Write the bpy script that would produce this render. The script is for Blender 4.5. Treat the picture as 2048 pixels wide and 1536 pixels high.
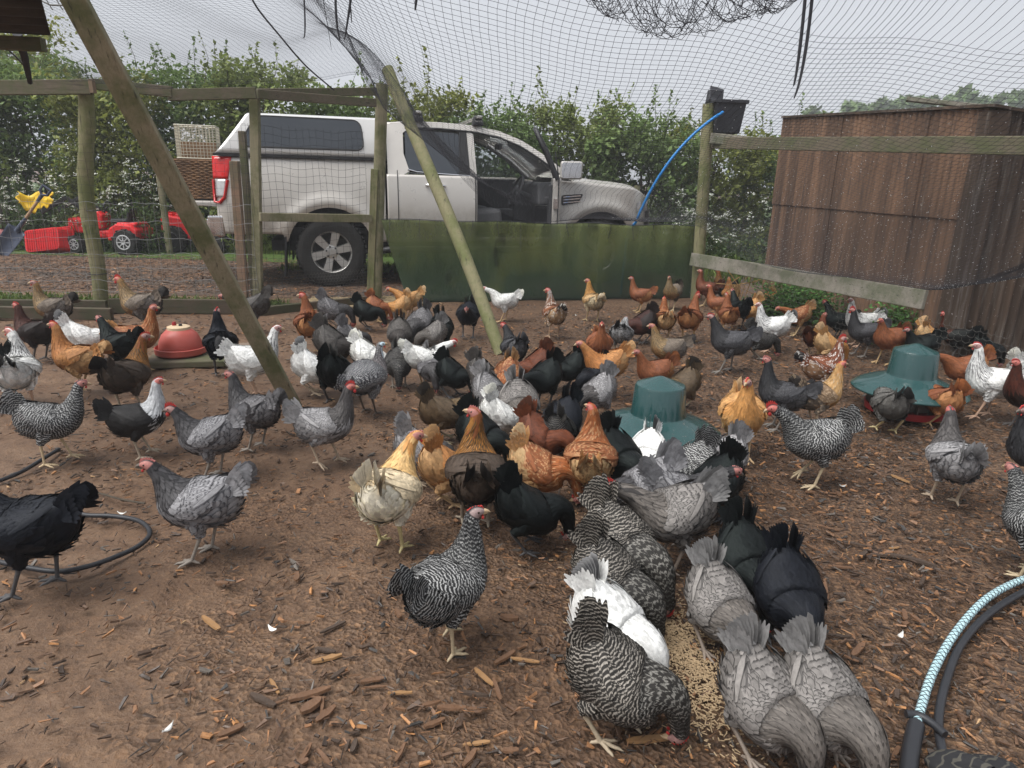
import bpy, bmesh, math, random
import numpy as np
from mathutils import Vector, Matrix, Euler, noise as mnoise
for o in list(bpy.data.objects): bpy.data.objects.remove(o)
scene = bpy.context.scene
col = scene.collection
rng = np.random.default_rng(7)
random.seed(7)
R = math.radians

# ---------------------------------------------------------------- camera
CAM_H, PITCH, ROLL, FPX = 1.22, R(16.7), R(1.5), 1364.0
cam_data = bpy.data.cameras.new('camera')
cam = bpy.data.objects.new('camera', cam_data); col.objects.link(cam)
cam.location = (0, 0, CAM_H)
cam.rotation_euler = (Euler((math.pi/2 - PITCH, 0, 0)).to_matrix() @ Matrix.Rotation(ROLL, 3, 'Z')).to_euler()
cam_data.sensor_fit = 'HORIZONTAL'; cam_data.sensor_width = 36.0
cam_data.lens = 36.0 * FPX / 2048.0
cam_data.clip_start = 0.05; cam_data.clip_end = 2000
scene.camera = cam

# ---------------------------------------------------------------- sky and light: flat bright overcast
SUN_EL, SUN_AZ = R(62), R(240)
world = bpy.data.worlds.new('World'); scene.world = world; world.use_nodes = True
wn = world.node_tree.nodes; wl = world.node_tree.links
for n in list(wn): wn.remove(n)
sky = wn.new('ShaderNodeTexSky'); sky.sky_type = 'NISHITA'; sky.sun_disc = False
sky.sun_elevation = SUN_EL; sky.sun_rotation = SUN_AZ; sky.air_density = 1.0; sky.dust_density = 6.0; sky.ozone_density = 1.0
hs = wn.new('ShaderNodeHueSaturation'); hs.inputs['Saturation'].default_value = 0.22
mx = wn.new('ShaderNodeMix'); mx.data_type = 'RGBA'; mx.inputs['Factor'].default_value = 0.80
mx.inputs['B'].default_value = (4.75, 4.95, 5.35, 1)          # cloud layer, in the same units as the sky
bg = wn.new('ShaderNodeBackground'); bg.inputs['Strength'].default_value = 0.051
wo = wn.new('ShaderNodeOutputWorld')
wl.new(sky.outputs[0], hs.inputs['Color']); wl.new(hs.outputs[0], mx.inputs['A'])
wl.new(mx.outputs['Result'], bg.inputs['Color']); wl.new(bg.outputs[0], wo.inputs[0])
sd = bpy.data.lights.new('sun', 'SUN'); sd.energy = 1.5; sd.angle = R(48); sd.color = (1.0, 0.975, 0.94)
sun = bpy.data.objects.new('sun', sd); col.objects.link(sun)
sun.rotation_euler = (math.pi/2 - SUN_EL, 0, math.pi - SUN_AZ); sun.location = (0, 0, 20)
vs = scene.view_settings; vs.view_transform = 'Standard'; vs.look = 'None'; vs.gamma = 1.0
vs.exposure = 1.66; vs.use_curve_mapping = False

# ---------------------------------------------------------------- survey: picture rays to places in the yard
_cm = cam.rotation_euler.to_matrix()
_o = Vector((0, 0, CAM_H))
def ray(px, py): return _cm @ Vector((px-1024, 768-py, -FPX))
def G(px, py, z=0.0):
    d = ray(px, py); return _o + d*((z-CAM_H)/d.z)
def PY(px, py, Y):
    d = ray(px, py); return _o + d*(Y/d.y)

# ---------------------------------------------------------------- helpers
def tag(o, label=None, cat=None, group=None, kind=None):
    if label: o['label'] = label
    if cat: o['category'] = cat
    if group: o['group'] = group
    if kind: o['kind'] = kind
    return o
def empty(name, loc=(0, 0, 0), rz=0.0, label=None, cat=None, group=None):
    o = bpy.data.objects.new(name, None); col.objects.link(o)
    o.location = loc; o.rotation_euler = (0, 0, rz); o.empty_display_size = .05
    return tag(o, label, cat, group)
class MB:
    """collects shapes, then links them as one mesh object"""
    def __init__(s): s.v = []; s.f = []; s.m = []
    def add(s, vs, fs, mi=0):
        b = len(s.v); s.v += [tuple(p) for p in vs]
        s.f += [tuple(i+b for i in f) for f in fs]; s.m += [mi]*len(fs); return s
    def box(s, c, size, rot=None, mi=0, taper=1.0):
        hx, hy, hz = size[0]/2, size[1]/2, size[2]/2
        P = []
        for z, k in ((-hz, 1.0), (hz, taper)):
            for x, y in ((-hx, -hy), (hx, -hy), (hx, hy), (-hx, hy)): P.append(Vector((x*k, y*k, z)))
        if rot is not None:
            M = rot if isinstance(rot, Matrix) else Euler(rot).to_matrix(); P = [M @ p for p in P]
        c = Vector(c)
        return s.add([p+c for p in P], [(3, 2, 1, 0), (4, 5, 6, 7), (0, 1, 5, 4), (1, 2, 6, 5), (2, 3, 7, 6), (3, 0, 4, 7)], mi)
    def beam(s, a, b, w, h, up=(0, 0, 1), mi=0):
        a = Vector(a); b = Vector(b); d = (b-a); L = d.length; x = d.normalized()
        y = Vector(up).cross(x).normalized(); z = x.cross(y)
        return s.box((a+b)/2, (L, w, h), Matrix((x, y, z)).transposed(), mi)
    def tube(s, pts, rad, n=8, mi=0, cap=True):
        pts = [Vector(p) for p in pts]; N = len(pts)
        if not hasattr(rad, '__len__'): rad = [rad]*N
        t = [(pts[min(i+1, N-1)]-pts[max(i-1, 0)]).normalized() for i in range(N)]
        u = t[0].orthogonal().normalized(); vs = []
        for i in range(N):
            u = (u - t[i]*u.dot(t[i]))
            u = u.normalized() if u.length > 1e-6 else t[i].orthogonal().normalized()
            w = t[i].cross(u)
            for k in range(n):
                a = 2*math.pi*k/n; vs.append(pts[i]+(u*math.cos(a)+w*math.sin(a))*rad[i])
        fs = [(i*n+k, i*n+(k+1) % n, (i+1)*n+(k+1) % n, (i+1)*n+k) for i in range(N-1) for k in range(n)]
        if cap: fs += [tuple(range(n-1, -1, -1)), tuple((N-1)*n+k for k in range(n))]
        return s.add(vs, fs, mi)
    def lathe(s, prof, n=32, c=(0, 0, 0), M=None, mi=0, cap=True):
        vs = []; c = Vector(c)
        for r, z in prof:
            for k in range(n):
                a = 2*math.pi*k/n; p = Vector((r*math.cos(a), r*math.sin(a), z))
                vs.append((M @ p if M else p)+c)
        N = len(prof)
        fs = [(i*n+k, i*n+(k+1) % n, (i+1)*n+(k+1) % n, (i+1)*n+k) for i in range(N-1) for k in range(n)]
        if cap: fs += [tuple(range(n-1, -1, -1)), tuple((N-1)*n+k for k in range(n))]
        return s.add(vs, fs, mi)
    def prism(s, poly, y0, y1, mi=0, M=None):
        """poly in the xz plane, from y0 to y1"""
        n = len(poly); vs = [Vector((x, y0, z)) for x, z in poly]+[Vector((x, y1, z)) for x, z in poly]
        if M: vs = [M @ v for v in vs]
        fs = [tuple(range(n)), tuple(range(2*n-1, n-1, -1))]+[(i, n+i, n+(i+1) % n, (i+1) % n) for i in range(n)]
        return s.add(vs, fs, mi)
    def grid(s, fn, nu, nv, mi=0):
        vs = [fn(i/(nu-1), j/(nv-1)) for j in range(nv) for i in range(nu)]
        fs = [(j*nu+i, j*nu+i+1, (j+1)*nu+i+1, (j+1)*nu+i) for j in range(nv-1) for i in range(nu-1)]
        return s.add(vs, fs, mi)
    def build(s, name, mats, parent=None, smooth=None, bevel=0, solid=0):
        me = bpy.data.meshes.new(name); me.from_pydata(s.v, [], s.f)
        for m in (mats if isinstance(mats, (list, tuple)) else [mats]): me.materials.append(m)
        if len(me.materials) > 1: me.polygons.foreach_set('material_index', s.m)
        me.update()
        o = bpy.data.objects.new(name, me); col.objects.link(o); o.parent = parent
        if bevel:
            b = o.modifiers.new('bevel', 'BEVEL'); b.width = bevel; b.segments = 2; b.limit_method = 'ANGLE'; b.angle_limit = R(35)
        if solid:
            m = o.modifiers.new('solid', 'SOLIDIFY'); m.thickness = solid
        if smooth is not None:
            if hasattr(me, 'set_sharp_from_angle'):
                me.polygons.foreach_set('use_smooth', [True]*len(me.polygons)); me.set_sharp_from_angle(angle=R(smooth))
        return o
def np_mesh(name, V, F, mat, parent=None, smooth=False):
    V = np.asarray(V, np.float32); F = np.asarray(F, np.int32); me = bpy.data.meshes.new(name); k = F.shape[1]
    me.vertices.add(len(V)); me.vertices.foreach_set('co', V.ravel())
    me.loops.add(F.size); me.loops.foreach_set('vertex_index', F.ravel())
    me.polygons.add(len(F)); me.polygons.foreach_set('loop_start', np.arange(0, F.size, k, dtype=np.int32))
    me.polygons.foreach_set('use_smooth', np.full(len(F), smooth)); me.update(calc_edges=True)
    for m in (mat if isinstance(mat, (list, tuple)) else [mat]): me.materials.append(m)
    o = bpy.data.objects.new(name, me); col.objects.link(o); o.parent = parent
    return o
def point_attr(me, name, kind, arr):
    a = me.attributes.get(name) or me.attributes.new(name, kind, 'POINT')
    a.data.foreach_set('color' if kind == 'FLOAT_COLOR' else ('vector' if kind == 'FLOAT_VECTOR' else 'value'), np.asarray(arr, np.float32).ravel())

# ---------------------------------------------------------------- materials
class NT:
    def __init__(s, name, rough=.6, spec=.5, metal=0.0):
        s.m = bpy.data.materials.new(name); s.m.use_nodes = True; s.t = s.m.node_tree; s.n = s.t.nodes
        s.b = s.n['Principled BSDF']; s.b.inputs['Roughness'].default_value = rough
        s.b.inputs['Specular IOR Level'].default_value = spec; s.b.inputs['Metallic'].default_value = metal
    def link(s, a, b): s.t.links.new(a, b); return s
    def new(s, k): return s.n.new(k)
    def obj(s):
        return s.new('ShaderNodeTexCoord').outputs['Object']
    def noise(s, scale, detail=4, rough=.6, vec=None, dist=0.0, stretch=None):
        n = s.new('ShaderNodeTexNoise'); n.inputs['Scale'].default_value = scale; n.inputs['Detail'].default_value = detail
        n.inputs['Roughness'].default_value = rough; n.inputs['Distortion'].default_value = dist
        v = vec or s.obj()
        if stretch:
            mp = s.new('ShaderNodeMapping'); mp.inputs['Scale'].default_value = stretch; s.link(v, mp.inputs['Vector']); v = mp.outputs[0]
        s.link(v, n.inputs['Vector']); return n.outputs['Fac']
    def ramp(s, fac, stops, interp='LINEAR'):
        r = s.new('ShaderNodeValToRGB'); r.color_ramp.interpolation = interp; e = r.color_ramp.elements
        while len(e) < len(stops): e.new(.5)
        for k, (p, c) in enumerate(stops):
            e[k].position = p; e[k].color = tuple(c)+(1,) if hasattr(c, '__len__') else (c, c, c, 1)
        s.link(fac, r.inputs[0]); return r.outputs[0]
    def mix(s, fac, a, b, mode='MIX'):
        m = s.new('ShaderNodeMix'); m.data_type = 'RGBA'; m.blend_type = mode
        for key, v in (('Factor', fac), ('A', a), ('B', b)):
            if hasattr(v, 'is_output'): s.link(v, m.inputs[key])
            elif hasattr(v, '__len__'): m.inputs[key].default_value = tuple(v)+(1,)
            else: m.inputs[key].default_value = v
        return m.outputs['Result']
    def math(s, op, a, b=0.0, clamp=False):
        m = s.new('ShaderNodeMath'); m.operation = op; m.use_clamp = clamp
        for k, v in enumerate((a, b)):
            if hasattr(v, 'is_output'): s.link(v, m.inputs[k])
            else: m.inputs[k].default_value = v
        return m.outputs[0]
    def color(s, c):
        if hasattr(c, 'is_output'): s.link(c, s.b.inputs['Base Color'])
        else: s.b.inputs['Base Color'].default_value = tuple(c)+(1,)
        return s
    def bump(s, h, strength=.3, dist=.01):
        b = s.new('ShaderNodeBump'); b.inputs['Strength'].default_value = strength; b.inputs['Distance'].default_value = dist
        s.link(h, b.inputs['Height']); s.link(b.outputs[0], s.b.inputs['Normal']); return s
    def rough(s, f): s.link(f, s.b.inputs['Roughness']); return s
def M_plain(name, c, rough=.5, spec=.5, metal=0, var=.25, scale=14, bump=0.0):
    t = NT(name, rough, spec, metal)
    f = t.noise(scale, 5)
    t.color(t.mix(f, [x*(1-var) for x in c], [min(1, x*(1+var)) for x in c]))
    if bump: t.bump(f, bump, .01)
    return t.m
def M_wood(name, c1, c2, c3, axis='x', rough=.8):
    """weathered timber: long grain, green algae patches"""
    t = NT(name, rough, .3)
    st = {'x': (1.2, 22, 22), 'z': (22, 22, 1.2)}[axis]
    g = t.noise(2.2, 8, .7, stretch=st, dist=.4)
    c = t.ramp(g, [(.28, c1), (.52, c2), (.75, c1)])
    a = t.noise(5.0, 5, .7)
    c = t.mix(t.ramp(a, [(.42, 0), (.62, 1)]), c, c3)
    k = t.noise(30, 3, .6, stretch=(st[0]*.1, st[1]*.05, st[2]*.1))
    c = t.mix(t.ramp(k, [(.60, 0), (.72, .75)]), c, (.03, .028, .022))
    t.color(c).bump(g, .5, .004)
    return t.m
# ================================================================ ground
def fbm(x, y, s=1.0, o=4):
    return mnoise.fractal(Vector((x*s, y*s, 3.1)), .9, 2.0, o)
t = NT('mud_ground', .7, .35)
n1 = t.noise(1.1, 6, .65); n2 = t.noise(9, 8, .75); n3 = t.noise(70, 4, .7)
c = t.ramp(n2, [(.28, (.062, .035, .021)), (.5, (.138, .083, .050)), (.72, (.205, .132, .082))])
wz = t.new('ShaderNodeMapping'); nz_ = t.new('ShaderNodeTexNoise'); nz_.inputs['Scale'].default_value = 14; t.link(t.obj(), nz_.inputs['Vector'])
va = t.new('ShaderNodeVectorMath'); va.operation = 'MULTIPLY_ADD'; va.inputs[1].default_value = (.045, .045, .045); t.link(nz_.outputs['Color'], va.inputs[0]); t.link(t.obj(), va.inputs[2])
vo = t.new('ShaderNodeTexVoronoi'); vo.inputs['Scale'].default_value = 75; t.link(va.outputs[0], vo.inputs['Vector'])
sv = t.new('ShaderNodeSeparateColor'); t.link(vo.outputs['Color'], sv.inputs[0])
fl = t.ramp(sv.outputs[0], [(.0, (.034, .021, .013)), (.35, (.096, .054, .031)), (.62, (.148, .090, .055)), (.86, (.21, .125, .070)), (.97, (.28, .155, .078))])
sxy = t.new('ShaderNodeSeparateXYZ'); t.link(t.obj(), sxy.inputs[0])
lf = t.math('ADD', t.math('MULTIPLY', sxy.outputs[0], .22), t.math('ADD', t.noise(1.6, 4, .6), .06))
c = t.mix(t.ramp(lf, [(.30, .16), (.62, .72)]), c, fl)
c = t.mix(t.ramp(n1, [(.42, 0), (.62, .5)]), c, (.092, .049, .028))
c = t.mix(t.ramp(n3, [(.60, 0), (.72, .6)]), c, (.032, .021, .015))
c = t.mix(t.ramp(t.noise(130, 2), [(.72, 0), (.76, .55)]), c, (.24, .15, .085))
t.color(c).rough(t.ramp(n1, [(.35, .50), (.65, .85)])).bump(t.math('ADD', t.math('ADD', n2, t.math('MULTIPLY', n3, .5)), t.math('MULTIPLY', t.math('MULTIPLY', vo.outputs['Distance'], t.ramp(lf, [(.30, .0), (.65, 1)])), 1.8)), .7, .020)
M_MUD = t.m
def axis(lo, hi, step, far, grow=1.35):
    a = list(np.arange(lo, hi+step/2, step)); d = step
    while a[-1] < far: d *= grow; a.append(a[-1]+d)
    d = step
    while a[0] > -far: d *= grow; a.insert(0, a[0]-d)
    return np.array(a)
gx_, gy_ = axis(-4.6, 4.4, .045, 420), axis(.7, 7.6, .045, 420)
XX, YY = np.meshgrid(gx_, gy_)
ZZ = np.zeros_like(XX)
for j in range(XX.shape[0]):
    for i in range(XX.shape[1]):
        x, y = XX[j, i], YY[j, i]
        if -4.7 < x < 4.5 and .6 < y < 7.7:
            k = mnoise.fractal(Vector((x*3.2, y*3.2, 0)), .8, 2.1, 5)
            ZZ[j, i] = (-.014+.019*max(-1, min(1, k)))*min(1, max(0, (6.1-y)/.4))
nx, ny = len(gx_), len(gy_); idx = np.arange(nx*ny).reshape(ny, nx)
F = np.stack([idx[:-1, :-1], idx[:-1, 1:], idx[1:, 1:], idx[1:, :-1]], -1).reshape(-1, 4)
o = np_mesh('ground', np.stack([XX, YY, ZZ], -1).reshape(-1, 3), F, M_MUD, smooth=True); o['kind'] = 'structure'

def sheet(name, pts, z, mat, n=40):
    """a ragged-edged patch laid on the ground; pts is its outline"""
    mb = MB(); k = len(pts); out = []
    for i in range(k):
        a, b = Vector(pts[i]), Vector(pts[(i+1) % k]); m = max(2, int((b-a).length/.12))
        for q in range(m):
            p = a.lerp(b, q/m); w = .07*fbm(p.x, p.y, 2.5); out.append((p.x+w, p.y+w*.8, z))
    mb.add(out, [tuple(range(len(out)))]); o = mb.build(name, mat); o['kind'] = 'structure'; return o
t = NT('bark_track', .75, .3)
n1 = t.noise(.8, 5, .6); n2 = t.noise(26, 6, .75); n3 = t.noise(90, 3, .7)
c = t.ramp(n2, [(.30, (.05, .033, .023)), (.52, (.13, .075, .045)), (.70, (.26, .14, .07))])
c = t.mix(t.ramp(n1, [(.44, 0), (.60, .8)]), c, (.060, .055, .050))
c = t.mix(t.ramp(n3, [(.63, 0), (.70, .8)]), c, (.28, .26, .22))
t.color(c).bump(n2, .9, .03); M_TRACK = t.m
sheet('track', [(-9, 6.95), (-2.2, 6.9), (3.0, 7.6), (6, 8.2), (6, 10.2), (1, 10.0), (-3, 10.3), (-9, 10.4)], .004, M_TRACK)
t = NT('grass_ground', .8, .2)
n2 = t.noise(18, 5, .7)
t.color(t.ramp(n2, [(.3, (.030, .042, .012)), (.55, (.062, .105, .022)), (.75, (.11, .16, .04))])).bump(n2, .8, .03); M_GRASSG = t.m
sheet('grass_verge', [(-9, 6.22), (-2.25, 6.22), (-2.2, 6.62), (-9, 6.70)], .004, M_GRASSG)
sheet('grass_bank', [(-9, 10.0), (-3.2, 9.75), (1.2, 9.7), (6, 10.0), (40, 12), (40, 60), (-40, 60), (-30, 12)], .008, M_GRASSG)
t = NT('straw_ground', .8, .25)
n2 = t.noise(60, 5, .75); n1 = t.noise(3, 4)
c = t.ramp(n2, [(.32, (.08, .055, .03)), (.5, (.36, .27, .15)), (.7, (.52, .42, .26))])
t.color(t.mix(t.ramp(n1, [(.46, 0), (.60, .8)]), c, (.07, .05, .035))).bump(n2, .8, .02)
sheet('straw_patch', [(-2.15, 6.15), (-.9, 6.75), (-.75, 7.25), (-2.1, 7.0)], .008, t.m)

# grass blades on the verge, the bank and under the truck
def grass(name, pts, hmin, hmax, label, mat):
    P = np.asarray(pts, float); n = len(P); g = np.random.default_rng(len(P))
    a = g.uniform(0, 2*np.pi, n); h = g.uniform(hmin, hmax, n); w = g.uniform(.004, .009, n)*(1+h*4); ln = g.normal(0, .45, (n, 2))*h[:, None]
    d = np.stack([np.cos(a), np.sin(a), np.zeros(n)], 1)*w[:, None]
    base = np.c_[P[:, :2], np.full(n, .003)]; mid = base+np.c_[ln*.35, h*.6]; tip = base+np.c_[ln, h]
    V = np.stack([base-d, base+d, mid+d*.7, mid-d*.7, tip], 1).reshape(-1, 3)
    k = np.arange(n)*5
    F = np.concatenate([np.stack([k, k+1, k+2, k+3], 1), np.stack([k+3, k+2, k+4, k+4], 1)])[:, :]
    F3 = np.concatenate([np.stack([k, k+1, k+2], 1), np.stack([k, k+2, k+3], 1), np.stack([k+3, k+2, k+4], 1)])
    o = np_mesh(name, V, F3, mat); tag(o, label, 'grass', kind='stuff')
    c = g.uniform(.6, 1.4, n)[:, None]*np.array([.075, .125, .024])+g.random(n)[:, None]*np.array([.05, .03, .01])
    point_attr(o.data, 'col', 'FLOAT_COLOR', np.c_[np.repeat(c, 5, 0), np.ones(n*5)]); return o
def M_attr(name, rough=.7, spec=.3, trans=0.0):
    t = NT(name, rough, spec); a = t.new('ShaderNodeAttribute'); a.attribute_name = 'col'; t.color(a.outputs['Color'])
    if trans:
        tr = t.new('ShaderNodeBsdfTranslucent'); t.link(a.outputs['Color'], tr.inputs[0]); m = t.new('ShaderNodeMixShader'); m.inputs[0].default_value = trans
        t.link(t.b.outputs[0], m.inputs[1]); t.link(tr.outputs[0], m.inputs[2]); t.link(m.outputs[0], t.n['Material Output'].inputs[0])
    return t.m
M_LEAF = M_attr('leaf', .55, .35, .35); M_BLADE = M_attr('grass_blade', .6, .3, .3)
g = np.random.default_rng(3)
def scat(n, x0, x1, y0, y1): return np.c_[g.uniform(x0, x1, n), g.uniform(y0, y1, n)]
grass('verge_grass', scat(2600, -6, -2.2, 6.25, 6.62), .02, .08, 'short green grass along the outside of the pen boards', M_BLADE)
grass('bank_grass', np.r_[scat(5000, -7, -1.6, 10.7, 11.6), scat(2500, -1.6, 1.8, 9.7, 11.2), scat(7000, 2.2, 7, 8.7, 13)], .05, .22, 'lush green grass growing along the foot of the hedge', M_BLADE)
grass('truck_grass', np.r_[scat(1600, -3.1, .6, 8.9, 9.8), scat(250, -.9, .4, 7.3, 7.9)], .03, .10, 'green grass tufts under and behind the pickup truck', M_BLADE)

# wood-chip mulch: loose pieces, thick to the right, thin on the trodden mud
def chips(n, xr, yr, dens, lmin, lmax, seed, name, label, zo=0.0):
    g = np.random.default_rng(seed); P = []
    while len(P) < n:
        c = np.c_[g.uniform(*xr, n), g.uniform(*yr, n)]
        k = [q for q in c if g.random() < dens(q[0], q[1])]; P += k
    P = np.array(P[:n]); L = np.exp(g.uniform(np.log(lmin), np.log(lmax), n)); W = L*np.exp(g.uniform(np.log(.10), np.log(.75), n)); T = np.minimum(W*.5, g.uniform(.002, .006, n))
    W = np.minimum(W, .02)
    a = g.uniform(0, np.pi, n); tilt = g.normal(0, .20, n); roll = g.normal(0, .35, n)
    ux = np.stack([np.cos(a)*np.cos(tilt), np.sin(a)*np.cos(tilt), np.sin(tilt)], 1)
    uy = np.stack([-np.sin(a)*np.cos(roll), np.cos(a)*np.cos(roll), np.sin(roll)], 1); uz = np.cross(ux, uy)
    k1, k2 = g.uniform(.1, 1, n), g.uniform(.25, 1, n); sk = g.uniform(-.9, .9, n)
    ctr = np.c_[P, np.full(n, zo-.003)+g.uniform(0, .006, n)]
    V = []
    for z in (-1, 1):
        for sx, kk in ((-1, k1), (1, k2)):
            for sy in (-1, 1):
                V.append(ctr+ux*(sx*L/2*(1+sy*sk*.3))[:, None]+uy*(sy*W/2*kk*(1 if z < 0 else .8))[:, None]+uz*(z*T/2)[:, None])
    V = np.stack(V, 1).reshape(-1, 3); b = np.arange(n)[:, None]*8
    F = np.concatenate([b+np.array([[4, 6, 7, 5]]), b+np.array([[0, 2, 6, 4]]), b+np.array([[2, 3, 7, 6]]), b+np.array([[3, 1, 5, 7]]), b+np.array([[1, 0, 4, 5]])])
    o = np_mesh(name, V, F, M_CHIP); tag(o, label, 'wood chips', kind='stuff')
    pal = np.array([(.040, .025, .017), (.060, .036, .023), (.095, .053, .031), (.15, .078, .040), (.225, .110, .050), (.31, .15, .06), (.10, .085, .072), (.045, .041, .038), (.36, .23, .12)])
    pr = np.array([.22, .22, .19, .13, .07, .035, .06, .07, .005]); pr /= pr.sum()
    c = pal[g.choice(len(pal), n, p=pr)]*g.uniform(.8, 1.45, n)[:, None]
    point_attr(o.data, 'col', 'FLOAT_COLOR', np.c_[np.repeat(c, 8, 0), np.ones(n*8)]); return o
t = NT('wet_wood_chip', .55, .45)
a = t.new('ShaderNodeAttribute'); a.attribute_name = 'col'
gr = t.noise(90, 4, .7)
t.color(t.mix(.7, a.outputs['Color'], t.ramp(gr, [(.3, .55), (.7, 1.35)]), 'MULTIPLY')).rough(t.ramp(t.noise(40, 2), [(.35, .35), (.65, .75)])).bump(gr, .5, .003)
M_CHIP = t.m
def dens_pen(x, y):
    k = 1/(1+math.exp(-(x-.05+.25*fbm(x, y, .7))*2.2))                       # right side deep in chips
    b = .75*math.exp(-((y-1.2)/.5)**2)*math.exp(-((x+.1)/.75)**2)             # a band by the feet of the photographer
    m = .26+.20*fbm(x, y, 1.3)
    return min(1, max(.08, max(k*.95, b, m)))*(1.0 if y < 3.6 else .75)
chips(26000, (-2.1, 2.2), (.9, 3.2), dens_pen, .006, .034, 5, 'wood_chip_mulch', 'small wet wood chips trodden into the mud of the pen floor')
chips(21500, (-4.4, 3.4), (3.0, 6.9), lambda x, y: dens_pen(x, y), .010, .044, 6, 'wood_chip_mulch', 'brown wood chips covering the far half of the pen floor')
chips(9000, (-7, -1.0), (7.0, 10.2), lambda x, y: .6+.4*fbm(x, y, .8), .02, .07, 8, 'bark_chips', 'orange-brown bark chips strewn over the track outside the fence', zo=.008)

# ================================================================ hedge and far trees
def leaves(name, P, S, C, parent, mat=None, up=.3):
    n = len(P); g = np.random.default_rng(n)
    nrm = g.normal(size=(n, 3)); nrm[:, 2] = np.abs(nrm[:, 2])+up; nrm /= np.linalg.norm(nrm, axis=1)[:, None]
    a = g.normal(size=(n, 3)); u = np.cross(nrm, a); u /= np.linalg.norm(u, axis=1)[:, None]; w = np.cross(nrm, u)
    S = S[:, None]
    V = np.stack([P-u*S, P+w*S*.55-nrm*S*.15, P+u*S, P-w*S*.55-nrm*S*.15], 1).reshape(-1, 3); k = np.arange(n)[:, None]*4
    o = np_mesh(name, V, k+np.array([[0, 1, 2, 3]]), mat or M_LEAF, parent)
    point_attr(o.data, 'col', 'FLOAT_COLOR', np.c_[np.repeat(C, 4, 0), np.ones(n*4)]); o['kind'] = 'stuff'; return o
M_BARK = M_plain('branch_bark', (.075, .062, .048), .85, .2, var=.4, scale=30, bump=.5)
M_PETAL = M_plain('white_petal', (.72, .74, .66), .6, .3, var=.12, scale=60)
def shrub(x, y, rx, ry, h, n, label, name='hawthorn_shrub', cat='shrub', tint=(1, 1, 1), blossom=0, seed=0, shoots=16, leaf=.042, trunk=.03, group=None, lo=.0, bl=(.2, 1.6)):
    g = np.random.default_rng(seed+50); root = empty(name, (x, y, 0), 0, label, cat, group)
    # clumps spread through the volume
    m = 120; cl = np.c_[g.uniform(-1, 1, m)*rx*.85, g.uniform(-1, 1, m)*ry*.8, h*(lo+(1-lo)*g.beta(1.0, 1.0, m))*.92]
    sz = g.uniform(.20, .42, m)*min(1.25, .35+.5*h/2)
    lobes = cl[:, 2]/h; keep = np.hypot(cl[:, 0]/rx, 0) < 1.15-.35*np.clip(lobes, 0, 1)**3
    cl, sz = cl[keep], sz[keep]; m = len(cl)
    ci = g.integers(0, m, n); d = g.normal(size=(n, 3)); d /= np.linalg.norm(d, axis=1)[:, None]
    r = g.random(n)**.45
    P = cl[ci]+d*(sz[ci]*r)[:, None]*np.array([1.0, 1.0, .85])
    tone = g.uniform(.55, 1.25, m)
    C = np.array([.130, .180, .056])*tone[ci][:, None]*g.uniform(.6, 1.5, n)[:, None]
    fresh = (np.clip(P[:, 2]/h, 0, 1)**2*.8*g.random(n))[:, None]; C = C*(1-fresh)+np.array([.22, .265, .08])*fresh
    S = g.uniform(.45, 1.5, n)*leaf*tone[ci]**.3
    # upright shoots with leaves along them
    tw = MB(); sh = MB(); SP = []
    for k in range(shoots):
        a = cl[g.integers(0, m)]*np.array([1, 1, 0])+np.array([0, 0, h*g.uniform(.72, .93)]); L = g.uniform(.25, .75)
        b = a+np.array([g.normal()*.13, g.normal()*.13, L]); q = (a+b)/2+g.normal(size=3)*.04
        sh.tube([a, q, b], [.006, .004, .002], 4)
        for z in np.linspace(0, 1, int(L*42)): SP.append((a*(1-z)**2+2*q*z*(1-z)+b*z*z)+g.normal(size=3)*(.06*(1.1-z)))
    if SP:
        SP = np.array(SP); P = np.r_[P, SP]; S = np.r_[S, g.uniform(.6, 1.1, len(SP))*leaf]; C = np.r_[C, np.array([.15, .20, .06])*g.uniform(.6, 1.4, len(SP))[:, None]]
    C = C*np.array(tint); P[:, 2] = np.maximum(P[:, 2], .02)
    leaves('crown', P, S, C, root)
    for k in range(7):
        a = np.array([g.normal()*.02, g.normal()*.02, 0]); b = cl[g.integers(0, m)]; q = (a+b)/2+np.array([0, 0, .15])+g.normal(size=3)*.08
        tw.tube([a, (a+q)/2+g.normal(size=3)*.03, q, b], [trunk, trunk*.8, trunk*.55, trunk*.2], 6)
        for _ in range(3):
            e = q+g.normal(size=3)*np.array([.35, .3, .3]); tw.tube([q, (q+e)/2+g.normal(size=3)*.04, e], [trunk*.4, trunk*.25, .003], 4)
    tw.build('trunk', M_BARK, root, smooth=60)
    if sh.v: sh.build('twig', M_BARK, root, smooth=60)['kind'] = 'stuff'
    if blossom:
        BP = []
        for k in range(blossom):
            c0 = np.array([g.uniform(-1, 1)*rx*.9, -ry*g.uniform(.75, 1.02), g.uniform(*bl)])
            BP.append(c0+g.normal(size=(g.integers(7, 16), 3))*np.array([.06, .03, .045]))
        BP = np.concatenate(BP); leaves('blossom', BP, g.uniform(.010, .020, len(BP)), np.tile((.70, .72, .64), (len(BP), 1)), root, M_PETAL)
    return root
HG = 'hawthorn shrubs grown together in the hedge'
hedge = [  # picture column, Y, height, half width
    (-60, 11.6, 3.15, 1.0), (95, 11.9, 3.0, .95), (250, 11.5, 2.65, .9), (395, 11.7, 2.85, .95), (540, 11.4, 2.95, .95), (690, 11.6, 2.55, .9),
    (830, 11.8, 2.65, .95), (985, 11.5, 2.30, .9), (1130, 11.9, 2.5, 1.0), (1280, 11.7, 2.3, .95), (1420, 12.0, 2.15, .95), (1560, 12.6, 2.15, .95), (1700, 13.2, 2.1, 1.0)]
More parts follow.
